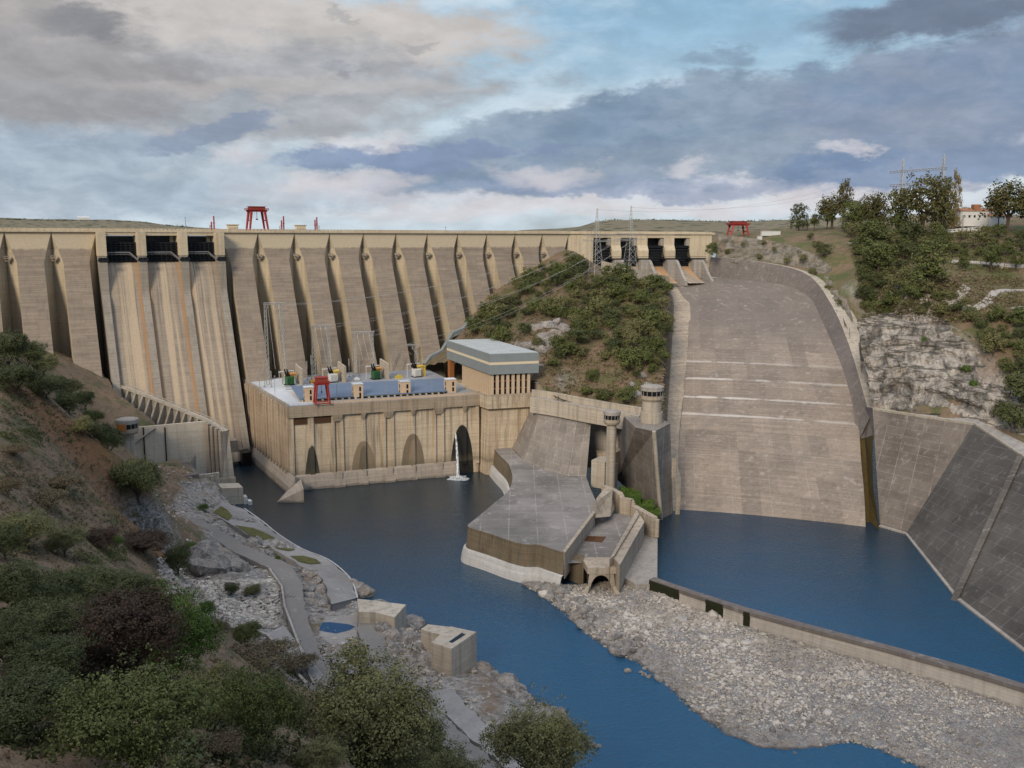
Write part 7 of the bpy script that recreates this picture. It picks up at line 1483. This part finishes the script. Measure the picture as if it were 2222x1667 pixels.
for c_, L_, w_, z_ in ((q, 31, 10.5, hh * .84), (q + np.array([9, -9, 0]), 13, 10.5, hh * .56)):
    ca, sa = math.cos(-.5), math.sin(-.5); T = lambda u, v, z: (c_[0] + u * ca - v * sa, c_[1] + u * sa + v * ca, q[2] + z)
    b.prism([T(-L_ / 2, -w_ / 2, z_), T(L_ / 2, -w_ / 2, z_), T(L_ / 2, w_ / 2, z_), T(-L_ / 2, w_ / 2, z_)], [T(-L_ / 2, -.2, z_ + 2.2), T(L_ / 2, -.2, z_ + 2.2), T(L_ / 2, .2, z_ + 2.2), T(-L_ / 2, .2, z_ + 2.2)])
b.build('roof', M['tile'], hs_); b = MB(); b.box(q + np.array([-2, 0, hh * .6]), (5, 5, hh * 1.2), -.5); b.build('stair_tower', M['brick'], hs_)
for k in range(7):
    b = MB(); ca, sa = math.cos(-.5), math.sin(-.5); u = -12 + k * 4; b.box((q[0] + u * ca + 4.6 * sa, q[1] + u * sa - 4.6 * ca, q[2] + hh * .55), (1.4, .3, 1.7), -.5); b.build('window', M['glass'], hs_)
a, c_ = pr('O', 2058, 500, 760), pr('O', 2128, 496, 775); fn_ = thing('garden_fence', a, 'white garden fence of solid posts below the hill house', 'fence')
for k in range(9):
    p = a + (c_ - a) * k / 8; p[2] = float(R_r([p[:2]])[0]); b = MB(); b.box(p + np.array([0, 0, 1.6]), (1.3, .8, 3.2)); b.build('post', M['white'], fn_)
    if k: b = MB(); m_ = (p + p0_) / 2; b.bar(p0_ + np.array([0, 0, 2.6]), p + np.array([0, 0, 2.6]), .5); b.bar(p0_ + np.array([0, 0, 1.0]), p + np.array([0, 0, 1.0]), .9); b.build('rail', M['white'], fn_)
    p0_ = p
for x, yt, yb, r_, l in ((2086, 468, 524, 740, 'lattice electricity pole on the slope below the golden poplar'), (2147, 425, 480, 800, 'thin electricity pole rising beside the hill house roof')):
    q = pr('O', x, yb, r_); q[2] = float(R_r([q[:2]])[0]); zt = pr('O', x, yt, r_)[2]; b = MB(); lattice(b, q, (q[0], q[1], zt), 1.4, .7, 8, .22); b.box((q[0], q[1], zt - 1.2), (4, .3, .3), -.5); b.box((q[0], q[1], zt - .2), (2.6, .3, .3), -.5); b.build('electricity_pole', M['steel'], None, q, label=l, cat='pole')
# paths on the right hill
def road_on(R, pts, w, name, r0, r1, mat):
    P = []
    for x, y in pts:
        q = on_terrain(R, 'O', x, y, r0, r1, 0, 400)
        if q is not None: P.append(q)
    P = smooth_line(P, 5); A_, B_ = offs(P, w / 2), offs(P, -w / 2); rows = []
    for a, c2 in zip(A_, B_):
        r = [a * (1 - t / 3) + c2 * (t / 3) for t in range(4)]; r = [np.array([*q[:2], float(R([q[:2]])[0]) + .9]) for q in r]; rows.append([r[0] - np.array([0, 0, 2])] + r + [r[-1] - np.array([0, 0, 2])])
    b = MB(); b.grid(rows); return b.build(name, mat, None, fix=False, kind='structure')
M['track'] = plain('pale_track', (.33, .30, .27), .95, var=.15, scale=.2)
road_on(R_r, [(2260, 630), (2160, 636), (2085, 640), (2050, 645), (2075, 656), (2130, 666), (2200, 674), (2280, 680)], 4.5, 'path', 380, 800, M['track'])
road_on(R_r, [(2060, 568), (2120, 572), (2180, 578), (2260, 582)], 4.0, 'path', 480, 900, M['track'])
road_on(R_r, [(1790, 532), (1840, 530), (1900, 528), (1960, 526)], 4.0, 'path', 560, 900, M['track'])

# left bank and foreground plants
LB = [('near_dark', 20, 800, 90, 80), ('near_dark', 62, 800, 70, 62), ('near_olive', 95, 812, 64, 44), ('near_dark', 40, 850, 100, 60), ('near_dark', 100, 862, 90, 50), ('near_dark', 150, 895, 70, 46), ('near_olive', 150, 860, 60, 40), ('near_dark', 185, 885, 44, 40), ('near_green', 205, 920, 40, 34), ('near_dark', 232, 905, 70, 62), ('near_dark', 215, 880, 50, 50), ('near_olive', 180, 945, 50, 44), ('near_olive', 205, 950, 34, 40), ('near_dark', 235, 970, 34, 36)]
for key, x, y, w, h in LB: plant_px(R_l, key, 'shrub', 'D', x, y, w, h, f'{dict(near_dark="dark green", near_olive="grey olive", near_green="fresh green")[key]} shrub on the upper left slope below the dam', 'shrub', f'{key.split("_")[1]} shrubs on the upper left slope', 'shrub', 120, 460, 380)
for key, x, y, w, h, lab, gp_ in (
    ('near_dark', 300, 1085, 120, 92, 'big round dark green bush on the bare slope below the round valve cabin', None), ('near_bright', 430, 1018, 42, 34, 'bright yellow-green bush in the corner by the dark sloping slab', None), ('near_bright', 234, 925, 30, 24, 'small yellow-green bush behind the valve cabin', None),
    ('near_dry', 30, 990, 60, 36, 'dry grey-brown scrub tuft on the green patch of the left slope', None), ('near_dry', 140, 1060, 70, 40, 'dry tawny scrub tuft in the middle of the left slope', None), ('near_dry', 18, 1075, 50, 50, 'dry grey scrub tuft at the left picture edge on the slope', None), ('near_dry', 110, 1100, 90, 50, 'wide dry tawny scrub below the middle tuft', None),
    ('near_maroon', 310, 1195, 130, 44, 'brown low scrub beside the curved kerb and pull-out', None), ('near_maroon', 215, 1185, 80, 40, 'reddish brown scrub above the small green lawn', None), ('near_olive', 60, 1180, 120, 70, 'olive scrub at the left edge above the dark thicket', None), ('near_olive', 140, 1200, 90, 60, 'olive scrub left of the small green lawn', None),
    ('near_dark', 385, 1245, 64, 70, 'dark bush in front of the pale outcrop rock', None), ('near_bright', 415, 1200, 42, 30, 'yellow-green bush on top of the pale outcrop rock', None), ('near_dark', 500, 1290, 34, 32, 'small dark bush in the rubble', None), ('near_olive', 545, 1288, 40, 26, 'small olive bush at the top of the rubble', None), ('near_bright', 440, 1105, 24, 18, 'tiny yellow-green bush near the algae pool', None),
    ('near_dry', 515, 580 + 510, 60, 40, 'brown dry bush in the uppermost algae pool', None), ('near_bright', 600, 1212, 16, 12, 'tiny yellow-green bush beside the bank apron', None)):
    plant_px(R_l, key, 'near', 'D', x, y, w, h, lab, 'bush', gp_, 'bush', 50, 460, 250)
thk = [(30, 1330, 150, 130), (120, 1330, 150, 110), (190, 1310, 150, 96), (270, 1300, 130, 80), (320, 1312, 100, 76), (90, 1400, 170, 120), (170, 1400, 160, 110), (20, 1450, 150, 130), (110, 1490, 180, 130), (10, 1210, 100, 90), (230, 1370, 130, 90)]
for x, y, w, h in thk: plant_px(R_l, 'near_dark', 'near', 'D', x, y, w * .9, h * .8, 'dark green tree in the shady thicket at the left picture edge', 'tree', 'dark thicket trees on the left', 'thicket_tree', 40, 300, 120)
FG = [('near_maroon', 280, 1490, 250, 205, 'large dark maroon-brown rounded bush in the left foreground'), ('near_bright', 385, 1480, 170, 205, 'bright green bush just right of the maroon-brown bush'), ('near_green', 310, 1700, 280, 240, 'large dark green bush at the bottom left of the picture'), ('near_green', 572, 1640, 160, 190, 'dark green upright bush right of the large bottom-left bush'), ('near_olive', 450, 1560, 130, 110, 'grey-green bush between the bright green bush and the upright one'),
      ('near_olive', 815, 1668, 275, 245, 'biggest olive tree in the foreground beside the grey ramp'), ('near_olive', 1160, 1720, 210, 200, 'olive tree at the bottom centre in front of the river'), ('near_olive', 840, 1700, 190, 120, 'low olive bush under the biggest olive tree'), ('near_dark', 930, 1640, 70, 90, 'small dark bush in the shade right of the biggest olive tree'), ('near_olive', 960, 1720, 150, 110, 'olive bush at the bottom edge left of the ramp'),
      ('near_dark', 60, 1600, 220, 130, 'dark bush in the bottom left corner'), ('near_dry', 640, 1560, 90, 60, 'dry brown scrub beside the upright green bush'), ('near_dry', 560, 1440, 150, 60, 'dry tawny scrub below the retaining wall'), ('near_dry', 640, 1450, 90, 46, 'dry tawny scrub at the end of the retaining wall'), ('near_green', 535, 1395, 60, 50, 'small green bush on the retaining wall'), ('near_dry', 465, 1380, 60, 56, 'brown dry bush at the left end of the retaining wall'), ('near_dry', 160, 1620, 120, 70, 'dry grey scrub in front of the bottom-left bush'), ('near_dry', 480, 1640, 90, 70, 'dry scrub between the two bottom foreground bushes'), ('near_olive', 690, 1690, 110, 90, 'small olive bush below the dry brown scrub')]
for key, x, y, w, h, lab in FG: plant_px(R_l, key, 'near', 'D', x, y, w, h, lab, 'tree' if 'tree' in lab else 'bush', None, 'olive_tree' if 'tree' in lab else 'bush', 30, 300, 100)
# low undergrowth: tufts nobody could count
def undergrowth(name, R, spots, n, size, mat, label, r0, r1):
    C_ = []
    for k in range(n):
        x0, y0, x1, y1 = spots[int(rng.integers(len(spots)))]; q = on_terrain(R, 'O', rng.uniform(x0, x1), rng.uniform(y0, y1), r0, r1, 0, 90)
        if q is not None: C_.append(q)
    C_ = np.array(C_); m_ = 14; s_ = rng.uniform(.5, 1.3, len(C_)) * size; off_ = rng.normal(0, 1, (len(C_), m_, 3)) * np.array([.55, .55, .0]); off_[..., 2] = np.abs(rng.normal(.15, .3, (len(C_), m_)))
    P = (C_[:, None] + off_ * s_[:, None, None]).reshape(-1, 3); V, F_ = leaf_quads(P, np.tile((0, 0, .4), (len(P), 1)), np.repeat(s_, m_) * .32, 1.0); o = bpy.data.objects.new(name, mesh_np(name, V, F_, mat)); COL.objects.link(o); tag(o, label, 'undergrowth', None, 'stuff')
undergrowth('undergrowth', R_mid, [(1000, 600, 1450, 760), (1180, 760, 1440, 890), (1000, 680, 1250, 780)], 1500, 1.4, M['leaf_dry'], 'low dry scrub and grass over the middle hill', 380, 720)
undergrowth('undergrowth', R_r, [(1560, 500, 2222, 620), (1850, 600, 2222, 700), (1750, 520, 2000, 680)], 5200, 1.5, M['leaf_dry'], 'low dry scrub and grass over the right hill', 380, 950)
undergrowth('undergrowth', R_r, [(1560, 500, 2222, 560), (1850, 560, 2222, 700), (1750, 520, 2000, 680)], 2600, 1.5, M['leaf_olive'], 'low olive green scrub dotted over the right hill', 380, 950)
undergrowth('undergrowth', R_mid, [(1000, 560, 1450, 760), (1180, 760, 1440, 890)], 900, 1.3, M['leaf_olive'], 'low olive green scrub dotted over the middle hill', 380, 720)
undergrowth('undergrowth', R_l, [(0, 800, 330, 1150), (0, 1000, 380, 1200)], 450, .8, M['leaf_olive'], 'low olive green scrub dotted over the left slope', 60, 460)
undergrowth('undergrowth', R_l, [(0, 840, 350, 1150), (0, 1000, 380, 1220), (0, 1200, 350, 1660), (350, 1400, 760, 1667)], 4200, .65, M['leaf_dry'], 'low dry scrub and grass over the left slope', 40, 460)
undergrowth('undergrowth', R_l, [(0, 1250, 330, 1660), (350, 1450, 700, 1667), (0, 780, 250, 960)], 2600, .8, M['leaf_dark'], 'low dark weeds in the left foreground scrub', 40, 460)
for so_, z1, xy_ in moss_pts:
    P = np.column_stack([xy_, np.full(len(xy_), z1 + .05)]); P = np.repeat(P, 6, 0) + rng.normal(0, .22, (len(P) * 6, 3)); V, F_ = leaf_quads(P, np.tile((0, 0, .6), (len(P), 1)), np.full(len(P), .22), .9)
    o = bpy.data.objects.new('moss_tuft', mesh_np('moss_tuft', V - ORG[so_.name], F_, M['leaf_bright'])); COL.objects.link(o); o.parent = so_
undergrowth('grass', R_l, [(0, 936, 92, 972), (20, 930, 70, 980), (165, 1180, 275, 1218), (190, 1172, 250, 1225)], 2600, .42, M['leaf_green'], 'short green grass patches on the left slope', 60, 460)
for x, y, r_, w in ((1570, 545, 705, 15), (1605, 530, 706, 13), (1640, 556, 696, 17), (1672, 540, 697, 14), (1700, 565, 686, 18), (1735, 560, 682, 22), (1755, 590, 668, 22), (1650, 525, 708, 14), (1788, 625, 648, 20), (1812, 655, 622, 16)):
    q = pr('D', x, y, r_ - 2.5); s_ = r_ / 2012; plant('shrub_olive', 'shrub', q - np.array([0, 0, w * s_ * .4]), w * s_, w * s_, 'small olive shrub rooted in the rock edge above the chute wall', 'shrub', 'shrubs in the rock edge above the chute', 'shrub')
C_ = []
for _ in range(260):
    x = rng.uniform(1280, 1740); y = np.interp(x, (1280, 1320, 1400, 1480, 1560, 1640, 1740), (484, 477, 477, 479, 481, 480, 477)) + rng.exponential(3.5); C_.append(pr('D', x, y, 2240 - 40 * rng.uniform(0, 1)))
for _ in range(160):
    x = rng.uniform(0, 420); y = np.interp(x, (0, 150, 300, 420), (473, 476, 480, 492)) + rng.exponential(5.0); C_.append(pr('D', x, y, 3900))
C_ = np.array(C_); m_ = 40; P = (C_[:, None] + rng.normal(0, 1, (len(C_), m_, 3)) * np.array([5, 5, 2.2])).reshape(-1, 3); V, F_ = leaf_quads(P, np.tile((0, 0, .4), (len(P), 1)), np.full(len(P), 1.8), 1.0)
o = bpy.data.objects.new('far_woods', mesh_np('far_woods', V, F_, M['leaf_dark'])); COL.objects.link(o); tag(o, 'dark scattered trees along the far ridges', 'woods', None, 'stuff')
scatter(R_r, [(1765, 555), (1850, 545), (1900, 600), (1880, 680), (1845, 680), (1820, 620)], 34, 17, (24, 40), GK, 'close above the bend of the chute wall', 380, 900)
